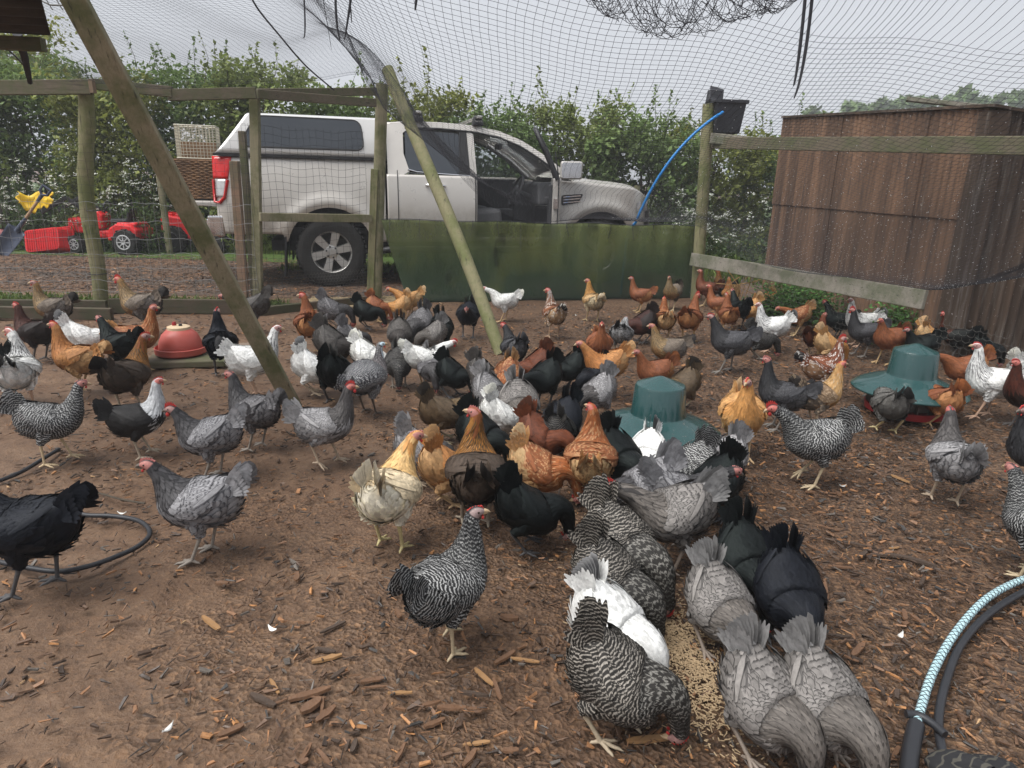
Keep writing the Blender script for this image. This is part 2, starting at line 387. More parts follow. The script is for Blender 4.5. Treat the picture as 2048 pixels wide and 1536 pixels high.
where = ['behind the shovel and yellow scoop', 'behind the round post with the top rail', 'behind the red toy tractor', 'behind the leaning plank', 'behind the gate and canopy rear', 'behind the canopy window',
         'behind the leaning round pole', 'behind the roof bars', 'behind the open truck door', 'behind the truck bonnet', 'behind the blue pipe', 'between the post with the tank and the shed', 'behind the rusty shed']
for k, (px, Y, h, rx) in enumerate(hedge):
    p = PY(px, 400, Y)
    shrub(p.x, Y, rx, .62, h, 15500, 'leafy hawthorn hedge shrub '+where[k], tint=((1.12, 1.06, .9), (.85, .98, .95), (1.3, 1.12, .8), (1.0, 1.1, 1.1))[k*7 % 4], blossom=26 if k in (0, 1, 2, 3) else 10 if k in (10, 11, 9) else 3, seed=k, group=None)
# young tree with pale leaves by the shelter roof
p = PY(60, 300, 12.9)
shrub(p.x-.25, 12.9, 1.1, .6, 3.9, 4200, 'young tree with pale yellow-green leaves above the left end of the hedge', 'young_tree', 'tree', (1.75, 1.45, 1.0), seed=90, shoots=8, lo=.62, leaf=.05)
for k, (px, py, Y, r) in enumerate([(1690, 196, 62, 5.0), (1790, 186, 66, 5.5), (1890, 176, 58, 5.5), (1965, 166, 60, 6.0), (2060, 160, 56, 6)]):
    p = PY(px, py, Y)
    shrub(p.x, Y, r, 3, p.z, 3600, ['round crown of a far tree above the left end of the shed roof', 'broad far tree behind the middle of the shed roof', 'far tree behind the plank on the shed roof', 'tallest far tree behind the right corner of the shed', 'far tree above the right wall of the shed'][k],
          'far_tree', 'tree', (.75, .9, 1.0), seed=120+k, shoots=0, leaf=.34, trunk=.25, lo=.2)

# cow parsley in front of the hedge
def cow_parsley(x, y, h, seed, label):
    g = np.random.default_rng(seed); root = empty('cow_parsley', (x, y, 0), 0, label, 'plant', 'cow parsley along the hedge'); st = MB(); P = []
    for k in range(10):
        a = np.array([g.normal()*.06, g.normal()*.05, 0]); b = np.array([g.normal()*.26, g.normal()*.10-.05, h*g.uniform(.25, 1.15)]); st.tube([a, (a+b)/2+g.normal(size=3)*.03, b], [.006, .005, .003], 5)
        for _ in range(g.integers(5, 9)):
            e = b+np.array([g.normal()*.04, g.normal()*.04, .03+g.normal()*.03]); st.tube([b, e], [.002, .0015], 3); P.append(e+g.normal(size=(6, 3))*np.array([.014, .014, .005]))
    st.build('stem', M_STEM, root); P = np.concatenate(P)
    leaves('flower', P, g.uniform(.008, .014, len(P)), np.tile((.7, .72, .65), (len(P), 1)), root, M_PETAL, up=.2)
    L = np.c_[g.normal(size=(260, 2))*np.array([.16, .10]), g.random(260)**1.5*h*.6]; leaves('leaf', L, g.uniform(.02, .045, 260), np.array([.055, .095, .025])*g.uniform(.6, 1.4, 260)[:, None], root)
M_STEM = M_plain('green_stem', (.07, .11, .03), .6, .3, var=.3)
for k, (px, h) in enumerate([(22, .95), (60, 1.1), (110, .9), (150, 1.05), (215, 1.2), (255, 1.0), (295, 1.15), (1355, 1.0), (1385, .9), (1450, 1.0), (1500, .85)]):
    Y = 10.45+.1*(k % 3) if px < 1000 else 9.7; p = PY(px, 450, Y); cow_parsley(p.x, Y, h, 300+k, 'white flowering cow parsley in front of the hedge' if px < 1000 else 'white flowering cow parsley beyond the corner post')

# ================================================================ rusty corrugated shed
t = NT('rusty_corrugated', .8, .25)
n1 = t.noise(1.6, 6, .65, stretch=(2.6, 2.6, .12)); n2 = t.noise(9, 6, .7, stretch=(3, 3, .25)); n3 = t.noise(60, 3)
c = t.ramp(n1, [(.28, (.052, .034, .026)), (.48, (.125, .076, .050)), (.66, (.225, .132, .082)), (.85, (.165, .13, .11))])
c = t.mix(t.ramp(n2, [(.50, 0), (.66, .75)]), c, (0.051, 0.038, 0.032))
c = t.mix(t.ramp(n2, [(.22, .7), (.36, 0)]), c, (0.270, 0.250, 0.223))
c = t.mix(t.ramp(t.noise(38, 3, .7), [(.665, 0), (.70, .8)]), c, (.42, .40, .37))
t.color(c).bump(n3, .4, .004); M_RUST = t.m
t = NT('rusty_corrugated_dark', .8, .25)
n1 = t.noise(1.8, 6, .65, stretch=(2.2, 2.2, .3)); n2 = t.noise(8, 6, .7, stretch=(3, 3, .2))
c = t.ramp(n1, [(.28, (.030, .022, .017)), (.50, (.060, .041, .030)), (.72, (.105, .070, .047))])
c = t.mix(t.ramp(n2, [(.52, 0), (.70, .7)]), c, (0.176, 0.159, 0.142))
c = t.mix(t.ramp(t.noise(44, 3, .7), [(.665, 0), (.70, .8)]), c, (.40, .37, .36))
t.color(c).bump(t.noise(60, 3), .4, .004); M_RUST2 = t.m
def corr_panel(name, a, b, z0a, z1a, z0b, z1b, mat, parent, pitch=.076, amp=.010, off=0.0):
    a = Vector(a); b = Vector(b); d = (b-a); L = d.length; d.normalize(); nrm = Vector((d.y, -d.x, 0)); n = int(L/pitch*8); V = []; Fq = []
    for i in range(n+1):
        q = i/n; s = q*L; y = amp*math.sin(2*math.pi*s/pitch)+off; p = a+d*s+nrm*y
        V += [(p.x, p.y, z0a+(z0b-z0a)*q), (p.x, p.y, z1a+(z1b-z1a)*q)]
    Fq = [(2*i, 2*i+2, 2*i+3, 2*i+1) for i in range(n)]
    mb = MB(); mb.add(V, Fq); o = mb.build(name, mat, parent, smooth=80, solid=.0012); o.modifiers['solid'].use_rim = False; return o
SA, SB = PY(1571, 236, 8.3), PY(1987, 216, 5.05)
shed = empty('corrugated_shed', (SB.x, SB.y, 0), 0, 'rusty brown corrugated iron shed behind the right-hand fence', 'shed')
def SL(p): return Vector((p[0]-SB.x, p[1]-SB.y, 0))
a, b = SL((SA.x, SA.y)), Vector((0, 0, 0)); N = 5
zt = lambda q: SA.z+(SB.z-SA.z)*q
for k in range(N):           # upper and lower sheets, lapped
    q0, q1 = k/N, (k+1)/N+.012
    p0, p1 = a.lerp(b, q0), a.lerp(b, min(1, q1))
    corr_panel('wall_panel', p0, p1, 1.02, zt(q0)-.004*(k % 2), 1.02, zt(q1)-.004*(k % 2), M_RUST, shed, amp=.009, off=.027+.004*(k % 2))
    corr_panel('wall_panel', p0, p1, -.02, 1.10+.03*fbm(k, 3), -.02, 1.10+.03*fbm(k+1, 3), M_RUST, shed, amp=.009, off=.015+.004*(k % 2))
c_ = Vector((2.6, .55, 0)); zc = SB.z-.25
for k in range(3):
    q0, q1 = k/3, (k+1)/3+.015
    corr_panel('wall_panel', Vector((.006, .0, 0)).lerp(c_, q0), Vector((.006, 0, 0)).lerp(c_, min(1, q1)), -.02, SB.z+(zc-SB.z)*q0-.003, -.02, SB.z+(zc-SB.z)*q1-.003, M_RUST2, shed, pitch=.088, amp=.022, off=.022+.004*(k % 2))
mb = MB(); mb.box((-.03, .02, SB.z/2-.02), (.016, .13, SB.z)); mb.box((.03, -.04, SB.z/2-.02), (.13, .016, SB.z)); mb.build('corner_flashing', M_RUST2, shed)
rf = MB(); e = a+c_
rf.add([(b.x-.05, b.y-.08, SB.z+.02), (c_.x, c_.y-.08, zc+.02), (e.x, e.y, zc+.12), (a.x-.05, a.y, SA.z+.02), (b.x-.05, b.y-.08, SB.z+.0), (c_.x, c_.y-.08, zc), (e.x, e.y, zc+.1), (a.x-.05, a.y, SA.z)],
       [(0, 1, 2, 3), (7, 6, 5, 4), (0, 4, 5, 1), (1, 5, 6, 2), (2, 6, 7, 3), (3, 7, 4, 0)])
rf.build('roof', M_RUST2, shed)
M_GREYW = M_wood('grey_weathered_wood', (.16, .145, .12), (.24, .22, .185), (.12, .125, .085))
M_POST = M_wood('green_stained_post', (.17, .15, .095), (.25, .225, .145), (.125, .13, .06), 'z')
M_POSTG = M_wood('algae_post', (.16, .15, .085), (.24, .22, .125), (.135, .148, .058), 'z')
M_RAIL = M_wood('brown_rail', (.080, .066, .046), (.135, .112, .08), (.085, .090, .045))
M_PLANK = M_wood('mossy_plank', (.17, .145, .09), (.27, .23, .15), (.12, .125, .058), 'z')
M_PINK = M_wood('reddish_stake', (.19, .115, .075), (.27, .175, .12), (.16, .13, .085), 'z')
o = MB().beam(PY(1813, 198, 6.3), PY(1935, 212, 6.0)+Vector((.25, 0, -.015)), .09, .035).build('roof_plank', M_GREYW, bevel=.004)
tag(o, 'loose grey plank sticking out over the shed roof', 'plank')
# ================================================================ silver pickup truck with canopy
t = NT('silver_paint', .32, .5, .25)
f = t.noise(3, 4); t.color(t.mix(f, (.46, .445, .425), (.56, .54, .515))); t.b.inputs['Coat Weight'].default_value = .6; t.b.inputs['Coat Roughness'].default_value = .12
sx = t.new('ShaderNodeSeparateXYZ'); t.link(t.obj(), sx.inputs[0]); dn = t.noise(7, 6, .75)
dirt = t.math('MULTIPLY', t.ramp(sx.outputs[2], [(.50, .85), (.95, .0)]), t.ramp(dn, [(.38, 0), (.62, 1)]))
t.color(t.mix(dirt, t.mix(f, (.50, .475, .44), (.60, .57, .53)), (.22, .17, .125)))
t.rough(t.math('ADD', t.ramp(t.noise(9, 6, .7), [(.35, .26), (.7, .44)]), t.math('MULTIPLY', dirt, .4))); M_PAINT = t.m
t = NT('canopy_paint', .3, .5, .2)
t.color(t.mix(t.noise(4, 5), (.60, .595, .58), (.70, .69, .675))); t.b.inputs['Coat Weight'].default_value = .5; M_CPAINT = t.m
M_TRIM = M_plain('black_trim', (.018, .018, .02), .5, .4, var=.3, scale=20)
M_RUBBER = M_plain('tyre_rubber', (.026, .025, .024), .8, .25, var=.45, scale=10, bump=.3)
M_ALLOY = M_plain('alloy', (.50, .49, .47), .35, .5, .75, var=.2, scale=12)
M_DISC = M_plain('wheel_dark', (.03, .028, .026), .7, .3, var=.4)
M_CHROME = M_plain('chrome', (.75, .75, .76), .1, .5, 1.0, var=.08)
t = NT('tinted_glass', .05, .6); t.color(t.mix(t.noise(2, 3), (.030, .036, .045), (.045, .052, .062))); t.rough(t.ramp(t.noise(14, 5, .7), [(.4, .05), (.7, .16)])); M_TINT = t.m
t = NT('clear_glass', .02, .5); t.b.inputs['Transmission Weight'].default_value = .9; t.b.inputs['IOR'].default_value = 1.1
t.color(t.mix(t.noise(3, 3), (.72, .78, .78), (.80, .84, .83))); M_GLASS = t.m
M_REDL = M_plain('red_lens', (.50, .012, .012), .15, .6, var=.2, scale=25)
M_CLEARL = M_plain('clear_lens', (.50, .49, .49), .12, .7, .3, var=.3, scale=40)
M_CAB = M_plain('cabin_plastic', (.035, .036, .040), .65, .35, var=.35, scale=25)
M_SEAT = M_plain('seat_cloth', (.12, .12, .125), .9, .2, var=.3, scale=60, bump=.3)
M_PILLAR = M_plain('pillar_grey', (.30, .30, .295), .6, .3, var=.1)
def sw(x, z):
    w = .925-.060*((z-.85)/.45)**2
    for xw in (0, 3.22):
        r = math.hypot(x-xw, z-.40); w += .036*math.exp(-((r-.53)/.075)**2)*(1 if z > .3 else 0)
    if x > 3.45: w -= .34*((x-3.45)/.62)**2
    if x < -1.08: w -= .07*((-1.08-x)/.2)**2
    return w
def ztop(x):
    if x < .62: return 1.375
    if x < 2.6: return 1.235-.0*(x-.62)
    return 1.225-.10*((x-2.6)/1.45)-.10*max(0, (x-3.5)/.55)**2
def zbot(x): return .58 if x < -.5 else .50
def side(sgn, name, opening, parent):
    xs = np.r_[np.arange(-1.28, .62, .035), .618, .64, np.arange(.66, 4.04, .035), 4.05]; nz = 26; V = []; keep = {}
    for i, x in enumerate(xs):
        for j in range(nz):
            z = zbot(x)+(ztop(x)-zbot(x))*j/(nz-1); X, Z = x, z
            for xw in (0, 3.22):
                d = math.hypot(X-xw, Z-.40)
                if d < .47:
                    k = .47/max(d, 1e-3); X2, Z2 = xw+(X-xw)*k, .40+(Z-.40)*k
                    if d < .40: keep[(i, j)] = False
                    if Z2 >= zbot(x)-.01: X, Z = X2, Z2
            V.append((X, sgn*sw(X, Z), Z))
    Fq = []
    for i in range(len(xs)-1):
        for j in range(nz-1):
            q = [(i, j), (i+1, j), (i+1, j+1), (i, j+1)]
            if any(keep.get(k) is False for k in q): continue
            xc = (xs[i]+xs[i+1])/2
            if opening and 1.66 < xc < 2.60 and j > 1: continue
            if .615 < xc < .645: continue                       # gap between bed and cab
            Fq.append(tuple(a*nz+b for a, b in (q if sgn < 0 else q[::-1])))
    mb = MB(); mb.add(V, Fq); return mb.build(name, M_PAINT, parent, smooth=50, solid=.012)
truck_c = G(667, 575)
TY = R(14.5); ux_ = Vector((math.cos(TY), math.sin(TY), 0)); un_ = Vector((-math.sin(TY), math.cos(TY), 0))
to = truck_c+un_*.93
truck = empty('pickup_truck', (to.x, to.y, 0), TY, 'silver pickup truck with a canopy, tailgate down and front door open', 'truck')
truck.scale = (.985, .985, 1.005)
side(-1, 'body_side', True, truck); side(1, 'body_side', False, truck)
# bed and cab floor, arch liners, inner wheel wells
mb = MB()
mb.box((-.33, 0, .62), (1.86, 1.62, .06)); mb.box((1.75, 0, .50), (2.1, 1.66, .08)); mb.box((3.3, 0, .62), (1.3, 1.3, .5)); mb.box((.6, 0, .95), (.05, 1.66, .8)); mb.box((1.6, 0, .42), (4.6, .9, .12))
mb.build('chassis', M_TRIM, truck)
for xw in (0, 3.22):
    for sg in (-1, 1):
        mb = MB(); n = 22
        for i in range(n):
            a0, a1 = R(-8+196*i/n), R(-8+196*(i+1)/n)
            mb.add([(xw+.468*math.cos(a), sg*y, .40+.468*math.sin(a)) for a in (a0, a1) for y in (.915, .58)], [(0, 1, 3, 2)])
        mb.add([(xw+.468*math.cos(R(q)), sg*.58, .40+.468*math.sin(R(q))) for q in range(-8, 190, 9)], [tuple(range(22))])
        mb.build('wheel_arch_liner', M_TRIM, truck, smooth=60)
def wheel(x, y, sg):
    w = MB(); 
    tp = [(.225, -.115), (.30, -.128), (.355, -.125), (.378, -.100), (.386, -.05), (.388, 0), (.386, .05), (.378, .100), (.355, .125), (.30, .128), (.225, .115)]
    Mx = Matrix.Rotation(math.pi/2, 3, 'X')
    w.lathe(tp, 56, (0, 0, 0), Mx, cap=False)
    for k in range(44):
        a = 2*math.pi*k/44
        for q in (-1, 1):
            w.box((.386*math.cos(a), q*.085, .386*math.sin(a)), (.016, .055, .030), Matrix.Rotation(-a, 3, 'Y') @ Matrix.Rotation(q*.4, 3, 'X'))
    e = w.build('wheel', M_RUBBER, truck, smooth=50); e.location = (x, y, .388); e.name = 'wheel'
    fy = -sg*-1; s = -1 if sg < 0 else 1
    r = MB(); r.lathe([(.205, s*-.02), (.228, s*.092), (.238, s*.100), (.240, s*.112), (.228, s*.114), (.214, s*.100), (.206, s*.06)], 48, M=Mx.inverted() if False else Matrix.Rotation(-math.pi/2, 3, 'X'), cap=False)
    r.lathe([(.0, s*.10), (.055, s*.104), (.085, s*.094), (.088, s*.05)], 28, M=Matrix.Rotation(-math.pi/2, 3, 'X'), cap=False)
    for k in range(6):
        a = 2*math.pi*k/6+.26; c, sn = math.cos(a), math.sin(a)
        def P3(rad, t_, yy): return (rad*c-t_*sn, yy, rad*sn+t_*c)
        V = [P3(.07, -.034, s*.098), P3(.07, .034, s*.098), P3(.222, .046, s*.106), P3(.222, -.046, s*.106), P3(.07, -.040, s*.05), P3(.07, .040, s*.05), P3(.222, .052, s*.05), P3(.222, -.052, s*.05)]
        r.add(V, [(0, 1, 2, 3), (0, 4, 5, 1), (1, 5, 6, 2), (3, 2, 6, 7), (0, 3, 7, 4)])
        V = [P3(.10, -.006, s*.1045), P3(.10, .006, s*.1045), P3(.215, .012, s*.111), P3(.215, -.012, s*.111)]
    rm = r.build('rim', M_ALLOY, e, smooth=40)
    d = MB(); d.lathe([(.0, s*.03), (.205, s*.03)], 32, M=Matrix.Rotation(-math.pi/2, 3, 'X'), cap=False); d.build('brake_disc', M_DISC, e)
    for k in range(6):
        a = 2*math.pi*k/6+.78; n_ = MB(); n_.lathe([(.011, s*.09), (.011, s*.112), (.004, s*.116)], 6, (.060*math.cos(a), 0, .060*math.sin(a)), Matrix.Rotation(-math.pi/2, 3, 'X')); n_.build('wheel_nut', M_TRIM, e)
for x in (0, 3.22):
    for sg in (-1, 1): wheel(x, sg*.80, sg)
def roundpoly(P, r=.06, n=5):
    out = []; k = len(P)
    for i in range(k):
        a, b, c = Vector(P[i-1]), Vector(P[i]), Vector(P[(i+1) % k]); u = (a-b); v = (c-b); rr = min(r, u.length*.45, v.length*.45); u.normalize(); v.normalize()
        for q in range(n+1):
            z = q/n; out.append(tuple((b+u*rr*(1-z)).lerp(b+v*rr*z, z)*1.0 if False else b+u*rr*(1-z)**2+v*rr*z**2))
    return [(p[0], p[1]) for p in out]
# canopy shell
def cw(z): return .868-.115*max(0, (z-1.39)/.45)**1.5
def canopy_pt(u, v):
    """u along, v across from side to side over the roof"""
    a = v*2-1; s = abs(a); zt = 1.845-.02*max(0, (.2-u))
    if s > .62:
        k = (s-.62)/.38; z = 1.405+(zt-.035-1.405)*(1-k)**.9; y = cw(z)
    else: y = .735*(s/.62)**.92; z = zt-.035*(s/.62)**3
    x0 = -1.24+.42*((z-1.405)/.44)**.9; x1 = .60-.02*((z-1.4)/.44)
    return (x0+(x1-x0)*u, math.copysign(y, a), z)
mb = MB(); mb.grid(canopy_pt, 40, 61); cano = mb.build('canopy', M_CPAINT, truck, smooth=50, solid=.012)
for u, nm in ((0, 'canopy_rear'), (1, 'canopy_front')):
    mb = MB(); V = [canopy_pt(u, v/60) for v in range(61)]; mb.add(V, [tuple(range(61))]); mb.build('end_panel', M_TINT if u == 0 else M_CPAINT, cano)
wp = roundpoly([(-.97, 1.475), (.40, 1.475), (.37, 1.78), (-.74, 1.785)], .09)
for sg in (-1, 1):
    mb = MB(); V = [(x, sg*(cw(z)+.012), z) for x, z in wp]; V2 = [(x, sg*(cw(z)+.002), z) for x, z in wp]; n = len(V)
    mb.add(V+V2, [tuple(range(n))]+[(i, n+i, n+(i+1) % n, (i+1) % n) for i in range(n)]); wo_ = mb.build('canopy_window', M_TINT, cano, smooth=40)
    mb = MB()
    mb.tube([(x, sg*(cw(z)+.006), z) for x, z in wp+wp[:1]], .010, 5, cap=False); mb.build('window_seal', M_TRIM, wo_)
    mb = MB(); mb.beam((-1.26, sg*.862, 1.388), (.60, sg*.862, 1.388), .03, .028); mb.build('rail_seal', M_TRIM, cano)
# cab: pillars, roof, glass
def uw(z): return .862-.20*max(0, (z-1.22)/.56)**1.25
def upper(name, poly, mat, parent, sg=-1, out=0.0, th=.03):
    n = len(poly); V = [(x, sg*(uw(z)+out), z) for x, z in poly]; V2 = [(x, sg*(uw(z)+out-th), z) for x, z in poly]
    mb = MB(); mb.add(V+V2, [tuple(range(n)), tuple(range(2*n-1, n-1, -1))]+[(i, n+i, n+(i+1) % n, (i+1) % n) for i in range(n)]); return mb.build(name, mat, parent, smooth=30)
roofc = [(.66, 1.775), (.9, 1.80), (1.3, 1.805), (1.7, 1.785), (2.0, 1.735), (2.25, 1.645), (2.5, 1.50), (2.72, 1.345), (2.86, 1.225)]
def roofz(x): return float(np.interp(x, [p[0] for p in roofc], [p[1] for p in roofc]))
for sg in (-1, 1):
    op = sg < 0
    upper('rear_pillar', [(.655, 1.22), (.80, 1.22), (.90, 1.27), (.84, 1.46), (.845, 1.68), (.90, 1.72), (.90, 1.80), (.66, 1.775)], M_PAINT, truck, sg)
    upper('centre_pillar', [(1.60, 1.22), (1.68, 1.22), (1.66, 1.70), (1.58, 1.725)], M_PAINT, truck, sg, -.002)
    rail = [(x, roofz(x)) for x in np.linspace(.9, 2.86, 26)]; inner = [(x-.02, max(1.22, z-.055)) for x, z in rail[::-1]]
    upper('roof_rail', rail+inner, M_PAINT, truck, sg, .001, .05)
    mb = MB(); mb.tube([(x-.03, sg*(uw(z-.065)+.004), z-.065) for x, z in rail[:-2]], .011, 5); mb.build('window_trim', M_TRIM, truck)
    rw = roundpoly([(.86, 1.29), (1.47, 1.245), (1.49, 1.70), (.865, 1.715)], .05)
    g1 = upper('door_window', rw, M_TINT, truck, sg, -.012, .006)
    upper('window_panel', [(1.47, 1.24), (1.60, 1.24), (1.58, 1.715), (1.49, 1.715)], M_TRIM, truck, sg, .002)
    mb = MB(); mb.tube([(x, sg*(uw(z)+.006), z) for x, z in ((.88, 1.292), (.98, 1.268), (1.2, 1.255), (1.62, 1.238))], .007, 5); mb.build('chrome_strip', M_CHROME, truck)
    if not op: upper('front_window', [(1.70, 1.235), (2.74, 1.235), (2.5, 1.42), (2.2, 1.60), (1.95, 1.69), (1.70, 1.72)], M_GLASS, truck, sg, -.012, .006)
mb = MB()
def roof_pt(u, v):
    x = .655+(2.06-.655)*u; a = v*2-1; z = roofz(x); w = uw(z-.01)
    return (x, a*w, z+.035*(1-a*a)**.8)
mb.grid(roof_pt, 24, 24); mb.build('roof', M_PAINT, truck, smooth=60, solid=.02)
mb = MB(); mb.add([(.66, -.85, 1.20), (.66, .85, 1.20), (.66, .66, 1.78), (.66, -.66, 1.78)], [(0, 1, 2, 3)]); mb.build('rear_glass', M_TINT, truck)
def screen_pt(u, v):
    x = 2.04+(2.90-2.04)*u; a = v*2-1; z = roofz(min(x, 2.86)); return (x+.10*u*(1-a*a), a*(uw(z)-.01), z+.02*(1-a*a)*(1-u))
mb = MB(); mb.grid(screen_pt, 14, 14); mb.build('windscreen', M_GLASS, truck, smooth=60)
def bonnet_pt(u, v):
    x = 2.84+(4.06-2.84)*u; a = v*2-1; zt = ztop(min(x, 4.05)); w = sw(min(x, 4.05), zt)
    return (x+.07*u*(1-a*a), a*w, zt+.045*(1-a**4)*(1-.25*u)+(.02 if .55 < abs(a) < .8 else 0)*(1-u*.5))
mb = MB(); mb.grid(bonnet_pt, 30, 31); mb.build('bonnet', M_PAINT, truck, smooth=60, solid=.01)
def nose_pt(u, v):
    a = u*2-1; z = 1.02-.52*v; w = sw(4.05, 1.0)+.06*math.sin(v*3.14); return (4.05+.09*(1-a*a)+.07*math.sin(v*2.6), a*w, z)
mb = MB(); mb.grid(nose_pt, 20, 14); mb.build('front_bumper', M_PAINT, truck, smooth=60)
for sg in (-1, 1):
    mb = MB()
    def hl(u, v):
        x = 3.72+.36*u; z = .86+.20*v*(.55+.45*u)+.02*u; return (x, sg*(sw(min(x, 4.05), z)+.008), z)
    mb.grid(hl, 10, 8); mb.build('headlight', M_CLEARL, truck, smooth=60)
    mb = MB(); V = roundpoly([(2.70, .93), (2.92, .97), (2.98, 1.07), (2.70, 1.05)], .03); mb.add([(x, sg*(sw(x, z)+.010), z) for x, z in V], [tuple(range(len(V)))]); vent = mb.build('side_vent', M_TRIM, truck)
    for q in range(3): m2 = MB(); m2.beam((2.72, sg*(sw(2.8, 1.0)+.014), .965+.032*q), (2.94, sg*(sw(2.9, 1.0)+.014), .985+.032*q), .012, .012); m2.build('vent_bar', M_CHROME, vent)
    # rear lamp wraps round the corner
    def lamp(u, v):
        x = -1.295+.24*u*(.75+.25*v); z = .90+.47*v; x += .06*(1-v)*u*-1
        return (x, sg*(sw(max(-1.28, x), z)+.012), z)
    mb = MB(); mb.grid(lambda u, v: lamp(u, .52+.48*v), 8, 8); lr = mb.build('tail_light', M_REDL, truck, smooth=60, solid=.01)
    mb = MB(); mb.grid(lambda u, v: lamp(.12+.76*u, .12+.39*v), 8, 8); mb.build('clear_lens', M_CLEARL, lr, smooth=60, solid=.014)
    mb = MB(); mb.tube([lamp(0, .5), lamp(0, .02), lamp(.5, .0), lamp(.95, .12), lamp(1, .5)], .018, 6); mb.build('lens_rim', M_REDL, lr, smooth=60)
    mb = MB(); mb.box((-1.34, sg*.62, .66), (.16, .5, .16)); mb.box((-1.30, sg*.82, .66), (.20, .14, .22)); mb.build('rear_bumper', M_CHROME, truck, bevel=.02)
    mb = MB(); mb.box((-.50, sg*.80, .36), (.02, .26, .46), (0, .08, 0)); mb.build('mud_flap', M_TRIM, truck)
    mb = MB(); mb.tube([(.55, sg*.86, .40), (.65, sg*.93, .42), (2.55, sg*.93, .42), (2.68, sg*.86, .40)], .038, 8); mb.build('side_step', M_TRIM, truck, smooth=60)
    for q in (1.0, 2.0): m2 = MB(); m2.box((q, sg*.95, .452), (.34, .07, .012)); m2.build('step_pad', M_ALLOY, truck)
    mb = MB(); mb.tube([(1.08, sg*(sw(1.1, 1.12)+.0), 1.125), (1.09, sg*(sw(1.1, 1.12)+.030), 1.128), (1.28, sg*(sw(1.2, 1.12)+.030), 1.122), (1.30, sg*(sw(1.2, 1.12)), 1.12)], [.014, .017, .017, .014], 8); mb.build('door_handle', M_CHROME, truck, smooth=60)
    mb = MB(); mb.tube([(1.655, sg*(sw(1.65, z)+.002), z) for z in np.linspace(.54, 1.22, 12)], .006, 4); mb.build('door_gap', M_TRIM, truck); mb = MB(); mb.tube([(.76, sg*(sw(.76, z)+.001), z) for z in np.linspace(.62, 1.28, 12)], .006, 4); mb.build('door_gap', M_TRIM, truck)
mb = MB(); mb.box((-1.53, 0, .885), (.47, 1.50, .055)); tg = mb.build('tailgate', M_PAINT, truck, bevel=.015)
for q in (-.45, 0, .45): m2 = MB(); m2.box((-1.53, q, .918), (.34, .36, .014)); m2.build('tailgate_panel', M_TRIM, tg)
# roof bars with feet
for x, w in ((1.02, 1.78), (1.72, 1.78)):
    mb = MB(); zb = roofz(x)+.095; mb.beam((x, -.80, zb), (x, .80, zb), .055, .03); bar = mb.build('roof_bar', M_ALLOY, truck, bevel=.008)
    for sg in (-1, 1):
        mb = MB(); mb.box((x, sg*.655, roofz(x)+.062), (.145, .10, .115), taper=.62); ft = mb.build('foot', M_TRIM, bar, bevel=.02)
        cu = bpy.data.curves.new('lettering', 'FONT'); cu.body = 'THULE'; cu.size = .026; cu.align_x = 'CENTER'; cu.extrude = .0005
        tx = bpy.data.objects.new('lettering', cu); col.objects.link(tx); bpy.context.view_layer.update()
        me = bpy.data.meshes.new_from_object(tx.evaluated_get(bpy.context.evaluated_depsgraph_get())); bpy.data.objects.remove(tx)
        me.materials.clear(); me.materials.append(M_CPAINT); lo_ = bpy.data.objects.new('lettering', me); col.objects.link(lo_); lo_.parent = ft
        lo_.matrix_local = Matrix.Translation((x, sg*.712, roofz(x)+.045)) @ Matrix.Rotation(R(90) if sg < 0 else R(-90), 4, 'X') @ (Matrix.Identity(4) if sg < 0 else Matrix.Rotation(math.pi, 4, 'Z'))
# cabin
mb = MB(); mb.box((2.62, 0, 1.06), (.36, 1.60, .26), taper=.8); mb.box((2.45, 0, .85), (.30, .34, .40)); mb.box((2.0, 0, .70), (.8, .22, .30)); mb.build('dashboard', M_CAB, truck, bevel=.03)
for sg in (-1, 1):
    mb = MB(); mb.box((1.78, sg*.40, .76), (.52, .50, .18), (0, -.1, 0)); mb.box((1.50, sg*.40, 1.10), (.16, .48, .62), (0, -.28, 0)); mb.box((1.40, sg*.40, 1.48), (.09, .24, .18), (0, -.2, 0)); mb.build('seat', M_SEAT, truck, bevel=.04)
mb = MB(); mb.box((.98, 0, .80), (.5, 1.45, .2)); mb.box((.76, 0, 1.12), (.14, 1.42, .62)); mb.build('rear_seat', M_SEAT, truck, bevel=.04)
sc_ = Vector((2.27, -.40, 1.08)); Ms = Matrix.Rotation(R(-66), 3, 'Y')
mb = MB(); mb.tube([sc_+Ms @ Vector((.185*math.cos(a), .185*math.sin(a), 0)) for a in np.linspace(0, 2*math.pi, 30)], .016, 7, cap=False)
for a in (0, 1.9, 4.4): mb.tube([sc_, sc_+Ms @ Vector((.18*math.cos(a), .18*math.sin(a), 0))], .018, 6)
mb.lathe([(.0, .03), (.06, .03), (.075, 0), (.0, -.03)], 14, sc_, Ms); mb.tube([sc_, sc_+Vector((.3, 0, -.12))], .035, 8); mb.build('steering_wheel', M_CAB, truck, smooth=50)
mb = MB(); mb.box((2.12, -.02, 1.60), (.05, .24, .07)); mb.build('rear_view_mirror', M_CAB, truck, bevel=.01)
mb = MB(); mb.tube([(2.74, .80, 1.24), (2.45, .74, 1.46), (2.12, .67, 1.64)], .035, 6); mb.build('inner_pillar', M_PILLAR, truck, smooth=60)
mb = MB(); mb.box((2.1, .845, .95), (.95, .05, .52)); mb.build('inner_door_panel', M_CAB, truck, bevel=.02)
